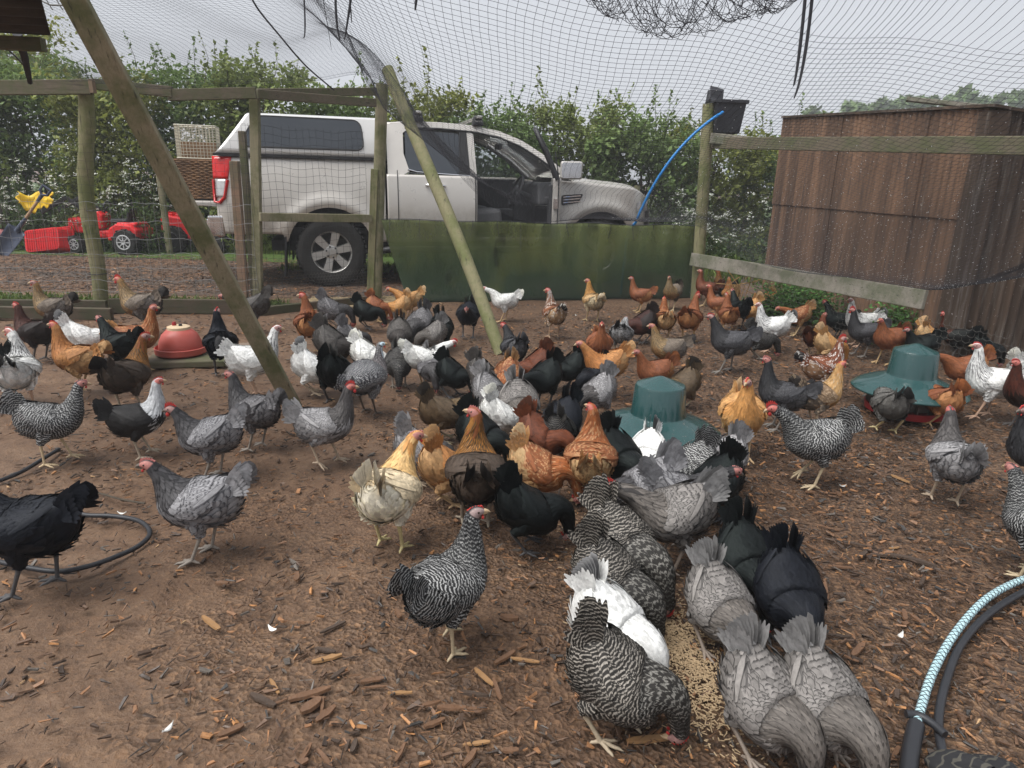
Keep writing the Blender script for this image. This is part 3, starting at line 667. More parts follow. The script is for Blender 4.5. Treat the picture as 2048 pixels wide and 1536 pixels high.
# open front door, hinged by the wing
hinge = Vector((2.61, -.875, 0)); da = R(74)
door = MB()
def DL(x, z, off): return (-x, off, z)          # x back from the hinge
n = 14
pan = [(0, .56), (.93, .56), (.97, .62), (.97, 1.235), (0, 1.235)]
V = [DL(x, z, -.055-.02*math.sin((z-.56)/.68*3.1)) for x, z in pan]+[DL(x, z, .03) for x, z in pan]
door.add(V, [(0, 1, 2, 3, 4), (9, 8, 7, 6, 5)]+[(i, 5+i, 5+(i+1) % 5, (i+1) % 5) for i in range(5)])
dr = door.build('front_door', M_PAINT, truck, bevel=.012); dr.location = hinge; dr.rotation_euler = (0, 0, da)
mb = MB(); fr = [(.97, 1.22), (.955, 1.50), (.92, 1.70), (.80, 1.72), (.55, 1.66), (.32, 1.52), (.10, 1.34), (-.06, 1.22)]
lean = lambda z: .26*max(0, (z-1.22)/.5)**1.2
mb.tube([DL(x, z, -.02+lean(z)) for x, z in fr], .026, 6); mb.build('window_frame', M_TRIM, dr, smooth=60)
mb = MB(); mb.add([DL(x, z, -.02+lean(z)) for x, z in fr], [tuple(range(len(fr)))]); mb.build('window_glass', M_GLASS, dr)
mb = MB(); mb.box(DL(.48, .92, .045), (.82, .04, .5)); mb.box(DL(.45, 1.0, .075), (.5, .06, .07)); mb.build('door_trim', M_CAB, dr, bevel=.015)
mb = MB(); mb.box(DL(.982, .98, -.005), (.03, .05, .10)); mb.build('latch', M_CHROME, dr)
mb = MB(); mb.tube([DL(.985, .60, -.03), DL(.985, 1.22, -.03), DL(.97, 1.5, .02)], .008, 4); mb.build('door_seal', M_TRIM, dr)
mb = MB(); mb.box(DL(.06, 1.33, -.20), (.14, .26, .20)); mb.box(DL(.05, 1.25, -.08), (.06, .12, .05)); mr = mb.build('mirror', M_PAINT, dr, bevel=.03)
mb = MB(); V = roundpoly([(-.115, -.085), (.115, -.085), (.115, .085), (-.115, .085)], .03)
mb.add([(-.135, -.20+a_, 1.33+b_) for a_, b_ in V], [tuple(range(len(V)))]); mb.build('mirror_glass', M_CHROME, mr)
# shorter overhangs front and rear
for o_ in [q for q in truck.children_recursive if q.type == 'MESH' and q.name.split('.')[0] not in ('wheel', 'rim', 'brake_disc', 'wheel_nut', 'lettering') and q is not dr and dr not in (q.parent, q.parent.parent if q.parent else None)]:
    a_ = np.zeros(len(o_.data.vertices)*3, np.float32); o_.data.vertices.foreach_get('co', a_); a_ = a_.reshape(-1, 3); x_ = a_[:, 0]
    a_[:, 0] = np.where(x_ < -.55, -.55+(x_+.55)*.86, np.where(x_ > 3.68, 3.68+(x_-3.68)*.72, x_)); o_.data.vertices.foreach_set('co', a_.ravel()); o_.data.update()
# hamper and crate on the tailgate
M_WICK = M_wood('wicker', (.16, .085, .045), (.24, .14, .075), (.12, .07, .04))
M_CREAM = M_plain('cream_wire', (.60, .57, .46), .5, .4, var=.15)
M_CARD = M_plain('cardboard', (.30, .19, .11), .85, .2, var=.2)
wt = truck.matrix_basis
bpy.context.view_layer.update(); TM = truck.matrix_world.copy()
def on_truck(p): return TM @ Vector(p)
hp = on_truck((-1.37, -.47, .93)); ham = empty('wicker_hamper', hp, TY, 'brown wicker hamper standing on the lowered truck tailgate', 'hamper')
W_, D_, H_ = .44, .36, .40; ns_ = 22
per = [(-W_/2, -D_/2), (W_/2, -D_/2), (W_/2, D_/2), (-W_/2, D_/2)]
pts = []
for i in range(4):
    a_, b_ = Vector(per[i]), Vector(per[(i+1) % 4])
    for q in range(10): pts.append(a_.lerp(b_, q/10))
mb = MB()
for p in pts: mb.tube([(p.x, p.y, 0), (p.x, p.y, H_)], .005, 5)
mb.build('stake', M_WICK, ham)['kind'] = 'stuff'
for r_ in range(ns_):
    mb = MB(); P = []
    for i in range(41):
        p = pts[i % 40]; o_ = .007*(1 if (i+r_) % 2 else -1); nn = p.normalized(); P.append((p.x+nn.x*o_, p.y+nn.y*o_, .012+(H_-.02)*r_/(ns_-1)))
    mb.tube(P, .0092, 5, cap=False); mb.build('weaver', M_WICK, ham, smooth=60)
mb = MB(); mb.box((0, 0, .004), (W_, D_, .008)); mb.build('base', M_WICK, ham)
mb = MB(); mb.box((0, 0, H_+.004), (W_, D_, .012)); mb.build('lid', M_WICK, ham)
cr = empty('wire_crate', hp+Vector((.01, 0, H_+.016)), TY+R(2), 'cream wire pet crate stacked on the wicker hamper', 'crate'); CW, CD, CH = .40, .34, .33
for fx, fy, ax in ((0, -CD/2, 'x'), (0, CD/2, 'x'), (-CW/2, 0, 'y'), (CW/2, 0, 'y')):
    L = CW if ax == 'x' else CD; mb = MB()
    for q in np.linspace(-L/2, L/2, 13):
        a_ = (q, fy, 0) if ax == 'x' else (fx, q, 0); mb.tube([a_, (a_[0], a_[1], CH)], .0032, 4)
    for z in np.linspace(0, CH, 11):
        a_, b_ = ((-L/2, fy, z), (L/2, fy, z)) if ax == 'x' else ((fx, -L/2, z), (fx, L/2, z)); mb.tube([a_, b_], .0032, 4)
    mb.build('wire_panel', M_CREAM, cr)
mb = MB()
for z in (0, CH): mb.tube([(-CW/2, -CD/2, z), (CW/2, -CD/2, z), (CW/2, CD/2, z), (-CW/2, CD/2, z), (-CW/2, -CD/2, z)], .007, 5)
for q in np.linspace(-CW/2, CW/2, 9): mb.tube([(q, -CD/2, CH), (q, CD/2, CH)], .003, 4)
mb.build('frame', M_CREAM, cr)
mb = MB(); mb.box((.01, .02, .085), (.34, .27, .16)); mb.build('inner_box', M_CARD, cr)
# ================================================================ pen: posts, gate, boards, windbreak, nets
M_SILL = M_wood('dark_sill_wood', (.050, .038, .027), (.085, .064, .045), (.055, .055, .030))
M_WIRE = M_plain('galvanised_wire', (.28, .28, .28), .5, .4, .4, var=.2)
M_BLACKP = M_plain('black_plastic', (.030, .031, .037), .55, .35, var=.3, scale=30)
M_NET = M_plain('black_net_cord', (.030, .031, .038), .6, .3, var=.2)
M_DWIRE = M_plain('dull_wire', (.13, .125, .115), .6, .3, .2, var=.3)
def V3(p): return Vector(p)
# rails and posts along the left: round post, top rail, sill boards, stock wire
FL0, FL1 = G(-140, 632), G(517, 626)                        # fence foot line
fence = empty('pen_fence', (FL1.x, FL1.y, 0), 0, 'timber fence with galvanised stock wire and low boards left of the gate', 'fence')
def FLc(p): return Vector(p)-Vector((FL1.x, FL1.y, 0))
pa = G(203, 622); pt = PY(167, 158, pa.y-.05)
mb = MB(); mb.tube([FLc(pa+(pt-pa)*k+Vector((.02*math.sin(k*9)-.035*math.sin(k*3.14), 0, 0))) for k in np.linspace(-.03, 1, 12)], [.062+.004*math.sin(k*3) for k in range(12)], 12); mb.build('round_post', M_POSTG, fence, smooth=50)
mb = MB(); mb.beam(FLc(PY(-90, 176, pa.y-.14)), FLc(PY(182, 174, pa.y-.14)), .045, .11); mb.build('top_rail', M_RAIL, fence, bevel=.005)
mb = MB(); mb.beam(FLc(PY(186, 168, pa.y-.05)), FLc(PY(345, 184, pa.y)), .04, .085); mb.build('top_rail', M_RAIL, fence, bevel=.005)
mb = MB(); mb.beam(FLc(PY(335, 190, pa.y)), FLc(PY(512, 186, FL1.y)), .04, .09); mb.build('top_rail', M_RAIL, fence, bevel=.005)
mb = MB(); mb.beam(FLc(PY(182, 158, pa.y-.16)), FLc(PY(187, 186, pa.y-.16)), .03, .045, (0, 1, 0)); mb.build('rail_block', M_PINK, fence)
for a_, b_ in (((-120, 628), (217, 630)), ((222, 626), (515, 628))):
    mb = MB(); A, B_ = G(*a_), G(*b_); mb.beam(FLc(A+Vector((0, 0, .065))), FLc(B_+Vector((0, 0, .065))), .045, .13); mb.build('sill_board', M_SILL, fence, bevel=.006)
mb = MB(); A, B_ = G(-120, 634), G(226, 640); mb.beam(FLc(A+Vector((0, 0, .05))), FLc(B_+Vector((0, 0, .05))), .05, .10); mb.build('sill_board', M_SILL, fence, bevel=.006)
mb = MB(); L = (FL1-FL0); nvw = int(L.length/.085)
for z in (.20, .29, .40, .52, .65, .79, .94):
    P = [FLc(FL0+L*k+Vector((0, .03, z+.008*math.sin(k*37+z*9)+.006*math.sin(k*91)))) for k in np.linspace(0, 1, 60)]; mb.tube(P, .0018, 4)
for k in range(nvw+1):
    q = k/nvw; P = [FLc(FL0+L*q+Vector((.004*math.sin(z*21+k), .03, z))) for z in np.linspace(.14, .96, 5)]; mb.tube(P, .0013, 3)
mb.build('stock_wire', M_WIRE, fence)['kind'] = 'stuff'
mb = MB(); ng = int(L.length/.066)
for k in range(ng+1):
    P = [FLc(FL0+L*(k/ng)+Vector((.006*math.sin(z*7+k), .05, z))) for z in np.linspace(.15, 1.62, 6)]; mb.tube(P, .0009, 3)
for z in np.arange(.16, 1.64, .066):
    P = [FLc(FL0+L*k+Vector((0, .05, z+.006*math.sin(k*40+z*7)))) for k in np.linspace(0, 1, 40)]; mb.tube(P, .0009, 3)
mb.build('plastic_mesh', M_NET, fence)['kind'] = 'stuff'
mb = MB(); p = G(203, 622)+Vector((0, -.0, 0))
for z in (.30, .78): mb.tube([FLc(p+(pt-pa)*(z/1.7)+Vector((.068*math.cos(a), .068*math.sin(a), 0))) for a in np.linspace(0, 6.28, 12)], .003, 4)
mb.build('wire_tie', M_BLACKP, fence)

# gate
g0, g1 = G(517, 622), G(741, 598)
gate = empty('pen_gate', (g0.x, g0.y, 0), 0, 'mossy timber gate frame with black plastic mesh in front of the truck wheel', 'gate')
def GL(p): return Vector(p)-Vector((g0.x, g0.y, 0))
def stick(parent, loc, foot, top, w, h, mat, name, bevel=.005):
    mb = MB(); mb.beam(loc(foot), loc(top), w, h, (0, 1, 0)); return mb.build(name, mat, parent, bevel=bevel)
tA, tB = PY(509, 180, g0.y), PY(752, 176, g1.y)
stick(gate, GL, g0, tA, .075, .07, M_POST, 'gate_post')
stick(gate, GL, g1, PY(750, 338, g1.y), .07, .065, M_POSTG, 'gate_stile')
mb = MB(); mb.beam(GL(PY(515, 188, g0.y-.05)), GL(PY(751, 206, g1.y-.05)), .04, .075); mb.build('top_rail', M_RAIL, gate, bevel=.005)
mb = MB(); mb.beam(GL(PY(515, 186, g0.y+.05)), GL(PY(757, 183, g1.y+.05)), .04, .07); mb.build('top_rail', M_RAIL, gate, bevel=.005)
mb = MB(); mb.beam(GL(PY(519, 434, g0.y-.05)), GL(PY(742, 437, g1.y-.05)), .04, .075); mb.build('middle_rail', M_POST, gate, bevel=.005)
mb = MB(); D = g1-g0; Lg = D.length; hg = 1.62; n_ = int(Lg/.066)
for k in range(n_+1):
    P = [GL(g0+D*(k/n_)+Vector((.010*math.sin(z*6+k*.8), -.05, z))) for z in np.linspace(.03, hg, 14)]; mb.tube(P, .0014, 3)
for z in np.arange(.03, hg, .066):
    P = [GL(g0+D*k+Vector((0, -.05, z+.010*math.sin(k*17+z*3)-.02*math.sin(k*3.14)))) for k in np.linspace(0, 1, 22)]; mb.tube(P, .0014, 3)
mb.build('plastic_mesh', M_NET, gate)['kind'] = 'stuff'
mb = MB(); hh = .032
for r_ in range(11):
    for k in range(int(Lg/hh)):
        q = (k+.5*(r_ % 2))*hh/Lg; c0 = g0+D*min(1, q)+Vector((0, -.07, .04+r_*hh*.86)); e = D.normalized()*hh/2
        P = [GL(c0-e+Vector((0, 0, -hh*.22))), GL(c0+Vector((0, 0, -hh*.45))), GL(c0+e+Vector((0, 0, -hh*.22))), GL(c0+e+Vector((0, 0, hh*.22)))]; mb.tube(P, .0009, 3, cap=False)
mb.build('hex_wire', M_DWIRE, gate)['kind'] = 'stuff'
sill = G(517, 628); mb = MB(); mb.beam(GL(G(510, 632)+Vector((0, 0, .035))), GL(G(745, 606)+Vector((0, 0, .035))), .05, .08); mb.build('sill_board', M_SILL, gate, bevel=.006)
tp = PY(764, 168, g1.y+.06)
o = MB().tube([G(752, 597)+(tp-G(752, 597))*k for k in np.linspace(0, 1, 8)], .058, 12).build('square_post', M_POST, None, smooth=50)
o.name = 'hinge_post'; tag(o, 'round green-stained gate post beside the truck cab', 'post')
for nm, f_, t_, w, lab, mat in (('fence_stake', (498, 612), (469, 322), .075, 'short reddish square stake beside the gate', M_PINK), ('fence_stake', (507, 612), (484, 262), .06, 'taller dark narrow stake behind the reddish stake', M_RAIL)):
    a_ = G(*f_)+Vector((0, -.10 if mat is M_PINK else .05, 0)); b_ = PY(*t_, a_.y); mb = MB(); mb.beam(a_, b_, w, w*.9, (0, 1, 0)); tag(mb.build(nm, mat, None, bevel=.005), lab, 'stake')
# leaning timbers
a_ = G(590, 812); b_ = PY(150, 0, 2.62); b_ = a_+(b_-a_)*1.16
mb = MB(); mb.beam(a_-Vector((0, 0, .02)), b_, .046, .082, (1, .2, .15)); tag(mb.build('leaning_plank', M_PLANK, None, bevel=.006), 'long mossy square timber leaning across the left of the pen', 'timber')
a_ = G(1000, 703); b_ = PY(778, 136, 6.0)
mb = MB(); mb.tube([a_+(b_-a_)*k+Vector((.012*math.sin(k*5), 0, .012*math.sin(k*4))) for k in np.linspace(-.01, 1, 16)], [.050-.006*abs(k/15-.5) for k in range(16)], 14)
pole = mb.build('leaning_pole', M_POSTG, None, smooth=50); tag(pole, 'round green-stained pole leaning up to prop the netting', 'pole')
pole_top = b_
# corner post, black tank, blue pipe
ca = G(1392, 600); cb = PY(1418, 208, ca.y)
mb = MB(); mb.tube([ca+(cb-ca)*k for k in np.linspace(0, 1, 8)], .062, 12); tag(mb.build('corner_post', M_POSTG, None, smooth=50), 'weathered corner post carrying the black plastic tank', 'post')
c2 = G(1376, 590); mb = MB(); mb.tube([c2, PY(1394, 470, c2.y)], .035, 10); tag(mb.build('support_post', M_POST, None, smooth=50), 'shorter post standing just behind the corner post', 'post')
tk = PY(1447, 268, ca.y+.02); tank = empty('header_tank', tk, R(6), 'small black plastic water tank with its lid ajar on the corner post', 'tank')
mb = MB(); V = []
for z, k in ((0, .80), (.30, 1.0)):
    V += [(-.16*k, -.13*k, z), (.16*k, -.13*k, z), (.16*k, .13*k, z), (-.16*k, .13*k, z)]
mb.add(V, [(3, 2, 1, 0), (0, 1, 5, 4), (1, 2, 6, 5), (2, 3, 7, 6), (3, 0, 4, 7)]); tb = mb.build('tank_body', M_BLACKP, tank, solid=.008, bevel=.01)
mb = MB(); mb.box((0, 0, .30), (.355, .29, .035)); mb.build('tank_rim', M_BLACKP, tank, bevel=.006)
mb = MB(); mb.box((-.11, .02, .375), (.15, .16, .012), (R(62), R(12), 0)); mb.build('tank_lid', M_BLACKP, tank, bevel=.005)
mb = MB(); mb.box((-.12, .05, .36), (.14, .12, .12), taper=.85); mb.build('lid_box', M_BLACKP, tank, bevel=.01)
M_BLUE = M_plain('blue_pipe', (.012, .19, .52), .4, .4, var=.12)
p0, p1, p2 = PY(1446, 224, ca.y-.13), PY(1345, 315, ca.y-.25), PY(1271, 446, ca.y-.15)
cp = p1*2-(p0+p2)/2
P = [p0*(1-k)**2+cp*2*k*(1-k)+p2*k*k for k in np.linspace(0, 1, 24)]; e = P[-1]; P += [e+Vector((-.02, .16, -.06)), e+Vector((-.03, .30, -.25)), e+Vector((-.05, .32, -.8))]
tag(MB().tube(P, .014, 10).build('blue_water_pipe', M_BLUE, None, smooth=60), 'bright blue plastic water pipe bowing down from the black tank', 'pipe')
# rails of the right-hand fence
R0, R1 = PY(1424, 286, ca.y-.02), PY(2110, 292, 4.2)
mb = MB(); mb.beam(R0, R1, .045, .11); tag(mb.build('side_rail', M_RAIL, None, bevel=.006), 'long brown top rail in front of the rusty shed', 'rail')
mb = MB(); mb.beam(PY(1422, 276, ca.y-.08), PY(1500, 284, ca.y-.5), .03, .10); tag(mb.build('rail_end', M_GREYW, None, bevel=.005), 'short pale board end nailed beside the black tank', 'board')
B0, B1 = PY(1384, 507, ca.y-.06), PY(1852, 590, 4.70)
mb = MB(); mb.beam(B0+Vector((0, 0, -.06)), B1+Vector((0, 0, -.035)), .032, .135, (.12, .05, 1)); tag(mb.build('ledge_board', M_GREYW, None, bevel=.005), 'grey weathered board sloping along below the netting at the shed', 'board')
# hexagonal chicken wire along the foot of the right-hand side
H0, H1 = Vector((B0.x+.02, B0.y-.02, 0)), Vector((B1.x+.55, B1.y-1.35, 0)); Dh = H1-H0; Lh = Dh.length; hh = .05; mb = MB()
for r_ in range(11):
    for k in range(int(Lh/hh)):
        q = (k+.5*(r_ % 2))*hh/Lh
        if q > 1: continue
        zb = .02+r_*hh*.86
        if zb > .46-.12*q: continue
        c0 = H0+Dh*q+Vector((.01*math.sin(k*.7), 0, zb)); e = Dh.normalized()*hh/2
        mb.tube([c0-e+Vector((0, 0, -hh*.22)), c0+Vector((0, 0, -hh*.45)), c0+e+Vector((0, 0, -hh*.22)), c0+e+Vector((0, 0, hh*.22))], .0011, 3, cap=False)
tag(mb.build('chicken_wire', M_DWIRE), 'hexagonal chicken wire along the foot of the rusty shed side', 'wire')
# green windbreak fabric
t = NT('windbreak_fabric', .85, .15)
n1 = t.noise(1.6, 5, .6); n2 = t.noise(5, 6, .7, stretch=(1.6, 1, .5)); nw = t.noise(300, 2, .5, stretch=(1, 1, 1.6))
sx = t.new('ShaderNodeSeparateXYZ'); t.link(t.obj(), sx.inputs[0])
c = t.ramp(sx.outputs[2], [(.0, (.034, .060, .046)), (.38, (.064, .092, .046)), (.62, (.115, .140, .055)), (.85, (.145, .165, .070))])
c = t.mix(t.ramp(n2, [(.42, 0), (.66, .55)]), c, (.028, .050, .026))
c = t.mix(t.ramp(n1, [(.52, 0), (.66, .5)]), c, (.14, .155, .05))
c = t.mix(t.ramp(t.noise(2.6, 3, .6, stretch=(1.3, 1, .8)), [(.66, 0), (.74, .7)]), c, (.016, .020, .013))
t.color(c).bump(nw, .5, .002)
tr = t.new('ShaderNodeBsdfTransparent'); ms = t.new('ShaderNodeMixShader'); ms.inputs[0].default_value = .25
t.link(t.b.outputs[0], ms.inputs[1]); t.link(tr.outputs[0], ms.inputs[2]); t.link(ms.outputs[0], t.n['Material Output'].inputs[0]); M_FAB = t.m
W0, W1 = G(792, 606), G(1386, 597); WD = W1-W0; Lw = WD.length; yoff = Vector((0, -.03, 0))
zt0, zt1 = PY(785, 440, W0.y).z, PY(1386, 452, W1.y).z
def wb(u, v):
    p = W0+WD*u; zt = zt0+(zt1-zt0)*u+.006*math.sin(u*23); z = zt*v
    x = -.10*(1-v)*0+(.13*(1-v)**1.5)*(1-u)**6*1.0
    w = .026*math.sin(u*19+v*3)+.014*math.sin(u*47+v*5)+.010*math.sin(u*88+2)*v+.03*math.sin(u*6.3)*(v*(1-v)*4)
    return (p.x+x+(-.02*(1-u)**8*v*6), p.y+w, z)
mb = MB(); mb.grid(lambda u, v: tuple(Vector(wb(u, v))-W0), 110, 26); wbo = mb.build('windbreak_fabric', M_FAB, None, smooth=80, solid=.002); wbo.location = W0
tag(wbo, 'sagging green windbreak fabric stretched along the fence before the truck', 'windbreak')
mb = MB()
for u in np.linspace(.02, .98, 14):
    p = Vector(wb(u, 1.0)); mb.tube([p+Vector((0, -.012, -.05)), p+Vector((0, -.014, .01)), p+Vector((0, .012, .012))], .003, 4)
    if random.random() < .5: mb.tube([p+Vector((0, -.012, -.02)), p+Vector((random.uniform(-.03, .03), -.02, -random.uniform(.12, .3)))], .0025, 4)
mb.tube([Vector(wb(u, 1.0))+Vector((0, 0, .006)) for u in np.linspace(0, 1, 60)], .004, 4)
ties = mb.build('cable_tie', M_BLACKP, wbo); ties.location = -W0; ties['kind'] = 'stuff'
for k, u in enumerate((.30, .66)):
    p = W0+WD*u; mb = MB(); mb.beam(p+Vector((0, .07, 0)), p+Vector((0, .07, zt0-.02)), .05, .05, (0, 1, 0)); tag(mb.build('fabric_post', M_POST), ['slim post behind the green fabric near the truck door', 'slim post behind the green fabric near the truck bonnet'][k], 'post')

# bird netting: a sloping tent from low edges up to overhead
far = [tA+Vector((0, -.02, .01)), PY(640, 178, (g0.y+g1.y)/2), tB+Vector((0, 0, .03)), PY(850, 290, 6.75), PY(1000, 432, W0.y-.1), PY(1200, 440, W0.y-.05), PY(1395, 455, ca.y-.1), B0.lerp(B1, .33)+Vector((-.02, -.03, .04)), B0.lerp(B1, .68)+Vector((-.02, -.03, .03)), B1+Vector((0, -.03, .03)), PY(2060, 520, 3.9), PY(2240, 430, 3.3)]
far = [PY(150, 168, pa.y-.1), PY(330, 182, pa.y)]+far
near = [Vector((x, y, z)) for x, y, z in ((-3.0, 1.3, 2.35), (-2.5, 1.2, 2.35), (-1.9, 1.1, 2.30), (-1.5, 1.1, 2.28), (-1.1, 1.1, 2.25), (-.75, 1.0, 2.2), (-.1, 1.0, 2.08), (.45, 1.0, 2.02), (.95, 1.0, 1.98), (1.5, 1.0, 1.96), (1.9, 1.0, 1.95), (2.35, 1.0, 1.95), (2.8, 1.0, 1.95), (3.3, 1.0, 1.95))]
nf = len(far); Fa = np.array([tuple(p) for p in far]); Na = np.array([tuple(p) for p in near])
def crm(A, q):
    q = np.clip(q, 0, len(A)-1.0001); i = int(q); w = q-i
    a, b, c_, d = A[max(i-1, 0)], A[i], A[i+1], A[min(i+2, len(A)-1)]
    return .5*((2*b)+(c_-a)*w+(2*a-5*b+4*c_-d)*w*w+(3*b-a-3*c_+d)*w**3)
clen = np.r_[0, np.cumsum(np.linalg.norm(np.diff(.5*(Fa+Na), axis=0), axis=1))]
def net_pt(u, v):
    q = np.interp(u*clen[-1], clen, np.arange(nf)); a, b = crm(Fa, q), crm(Na, q); p = a+(b-a)*v
    p = p+np.array([0, 0, -.16*math.sin(math.pi*v)**1.0*(1 if q > 5 else .3)])
    p = p+np.array([0, 0, .22*math.exp(-((p[0]-pole_top.x)**2+(p[1]-pole_top.y)**2)/.9)])
    w = .010*math.sin(u*61+v*7)+.014*math.sin(u*23-v*11)
    return p+np.array([.018*math.sin(v*19+u*9)+.01*math.sin(v*47), .02*math.sin(u*31+v*5), w])
MESH = .032; nu_ = int(clen[-1]/MESH); nv_ = int(5.6/MESH)
def strands(lines, r):
    V = []; Fq = []; b = 0
    for P in lines:
        P = np.asarray(P); n = len(P); t_ = np.gradient(P, axis=0); t_ /= np.linalg.norm(t_, axis=1)[:, None]+1e-9
        s_ = np.cross(t_, np.array([0.12, .3, 1.0])); s_ /= np.linalg.norm(s_, axis=1)[:, None]+1e-9; w_ = np.cross(t_, s_)
        ring = np.stack([P+(s_*math.cos(a)+w_*math.sin(a))*r for a in (0, 2.094, 4.189)], 1); V.append(ring.reshape(-1, 3))
        i = b+np.arange(n-1)[:, None]*3
        for k in range(3): Fq.append(np.concatenate([i+k, i+(k+1) % 3, i+3+(k+1) % 3, i+3+k], 1))
        b += n*3
    return np.concatenate(V), np.concatenate(Fq)
lines = [[net_pt(k/nu_, v) for v in np.linspace(0, 1, 40)] for k in range(nu_+1)]+[[net_pt(u, k/nv_) for u in np.linspace(0, 1, 110)] for k in range(0, int(nv_*.80)+1)]
V, F = strands(lines, .0007); o = np_mesh('bird_netting', V, F, M_NET); tag(o, 'black bird netting sloping up overhead from the fences', 'netting')
lw = [[net_pt(u, .0) for u in np.linspace(0, 1, 140)], [net_pt(u, .012) for u in np.linspace(0, 1, 140)]]
V, F = strands(lw, .0016); o = np_mesh('border_rope', V, F, M_NET, o)
# rain drops on the netting
g = np.random.default_rng(8); n = 3600; uu = g.uniform(.55, .99, n); vv_ = g.beta(1.1, 2.6, n)
P = np.array([net_pt(np.round(a*nu_)/nu_, b) for a, b in zip(uu, vv_)])+np.array([0, 0, -.0012]); r_ = g.uniform(.0010, .0020, n)[:, None]
V = np.stack([P+r_*np.array(d) for d in ((1, 0, 0), (-1, 0, 0), (0, 1, 0), (0, -1, 0), (0, 0, 1), (0, 0, -1.3))], 1).reshape(-1, 3); b_ = np.arange(n)[:, None]*6
F = np.concatenate([b_+np.array([q]) for q in ((0, 2, 4), (2, 1, 4), (1, 3, 4), (3, 0, 4), (2, 0, 5), (1, 2, 5), (3, 1, 5), (0, 3, 5))])
o2 = np_mesh('rain_drops', V, F, M_plain('water_drop', (.75, .78, .80), .08, .8, var=.05), o.parent if o.parent else o, True); o2['kind'] = 'stuff'
# seam rope running up the netting
sp = [tuple(PY(*q)) for q in ((668, 180, 6.35), (612, 132, 5.9), (560, 72, 5.4), (512, 12, 4.9), (490, -40, 4.5))]
tag(MB().tube([sp[0]]+[crm(np.array(sp), k) for k in np.linspace(.1, 4, 24)], .006, 6).build('net_rope', M_NET), 'dark rope seam running up through the netting above the gate', 'rope')
# bunched net hanging over the middle
g = np.random.default_rng(41); lines = []
env = lambda x: np.interp(x, [1165, 1210, 1290, 1350, 1430, 1490, 1560, 1600], [-5, 35, 76, 82, 66, 40, 30, -8])
for k in range(62):
    x0 = g.uniform(1150, 1580); x1 = x0+g.uniform(30, 190); Yk = 2.25+g.uniform(-.12, .12); P = []
    fz = g.uniform(.25, 1.0)**.5
    for q in np.linspace(0, 1, 14):
        x = x0+(x1-x0)*q; y = env(x)*fz*(1-.55*(2*q-1)**2)-30*(2*q-1)**2+g.normal()*2.6
        P.append(tuple(PY(x, y, Yk+g.normal()*.012)))
    lines.append(P)
for k in range(48):
    x0 = g.uniform(1180, 1570); Yk = 2.25+g.uniform(-.12, .12); e_ = env(x0); P = [tuple(PY(x0+g.normal()*9, -25+(e_+20)*q+g.normal()*2, Yk+g.normal()*.012)) for q in np.linspace(0, 1, 9)]; lines.append(P)
V, F = strands(lines, .0010); o = np_mesh('bunched_netting', V, F, M_NET); tag(o, 'bunch of torn spare netting sagging overhead in the middle', 'netting')
# ends of black ties hanging from the netting
for k, (xa, ya, xb, yb, xc, yc, Y, w, lab) in enumerate([
    (607, -20, 610, 55, 606, 76, 3.0, .0045, 'short black tie hanging left of the crossed pair'), (671, -20, 673, 40, 680, 80, 2.6, .006, 'left strip of the crossed pair of hanging black ties'),
    (704, -20, 697, 30, 689, 80, 2.6, .006, 'right strip of the crossed pair of hanging black ties'), (700, 10, 702, 25, 703, 46, 2.9, .004, 'thin black tie end beside the crossed pair'),
    (834, -20, 832, 5, 830, 21, 2.4, .006, 'stub of black tie hanging above the leaning pole'), (1612, -20, 1598, 110, 1587, 172, 2.2, .006, 'left of two long black strips hanging before the shed'),
    (1626, -20, 1608, 120, 1588, 197, 2.2, .006, 'right longer one of two black strips hanging before the shed'), (643, -20, 655, 50, 663, 100, 3.4, .0022, 'long thin black cord hanging above the canopy')]):
    a_, b_, c_ = PY(xa, ya, Y), PY(xb, yb, Y), PY(xc, yc, Y); up_ = a_+Vector((0, -.04, .22))
    mb = MB(); mb.tube([up_]+[a_*(1-q)**2+(b_*2-(a_+c_)/2)*2*q*(1-q)+c_*q*q for q in np.linspace(0, 1, 10)], [w*.8]*6+[w*.7, w*.65, w*.6, w*.5, w*.3], 6)
    tag(mb.build('hanging_tie', M_BLACKP, None, smooth=60), lab, 'tie')
# shelter roof corner, top left
t = NT('shelter_roof_sheet', .75, .3); t.color(t.ramp(t.noise(6, 5, .7, stretch=(1, 1, 6)), [(.35, (.020, .016, .014)), (.6, (.045, .034, .027)), (.8, (.07, .055, .045))])); M_SHEL = t.m
c0, c1, c2 = PY(-160, 58, 3.3), PY(101, 71, 3.3), PY(72, -40, 2.5)
shl = empty('shelter_roof', c1, 0, 'dark corrugated eave of a shelter roof beside the leaning square timber', 'roof')
def rfp(u, v):
    p = c0.lerp(c1, u)+(c2-c1)*v; return tuple(p-c1+Vector((0, 0, .012*math.sin(v*38))))
mb = MB(); mb.grid(rfp, 6, 80); mb.build('roof_sheet', M_SHEL, shl, smooth=80, solid=.004)
mb = MB(); mb.beam(c0-c1+Vector((0, .02, -.035)), Vector((-.05, .02, -.035)), .04, .055); mb.build('eave_batten', M_RAIL, shl)
mb = MB(); mb.tube([PY(34, 66, 3.35)-c1, PY(48, 110, 3.45)-c1, PY(60, 165, 3.6)-c1], [.022, .018, .012], 6); mb.build('hanging_strap', M_BLACKP, shl, smooth=60)
mb = MB(); mb.tube([PY(-20, 68, 3.4), PY(30, 112, 3.6), PY(62, 146, 3.9)], .004, 5); tag(mb.build('guy_wire', M_BLACKP), 'thin dark guy wire below the dark shelter eave', 'wire')
mb = MB(); mb.tube([PY(60, -10, 2.9), PY(100, 10, 2.9), PY(145, 11, 2.8)], .003, 5)
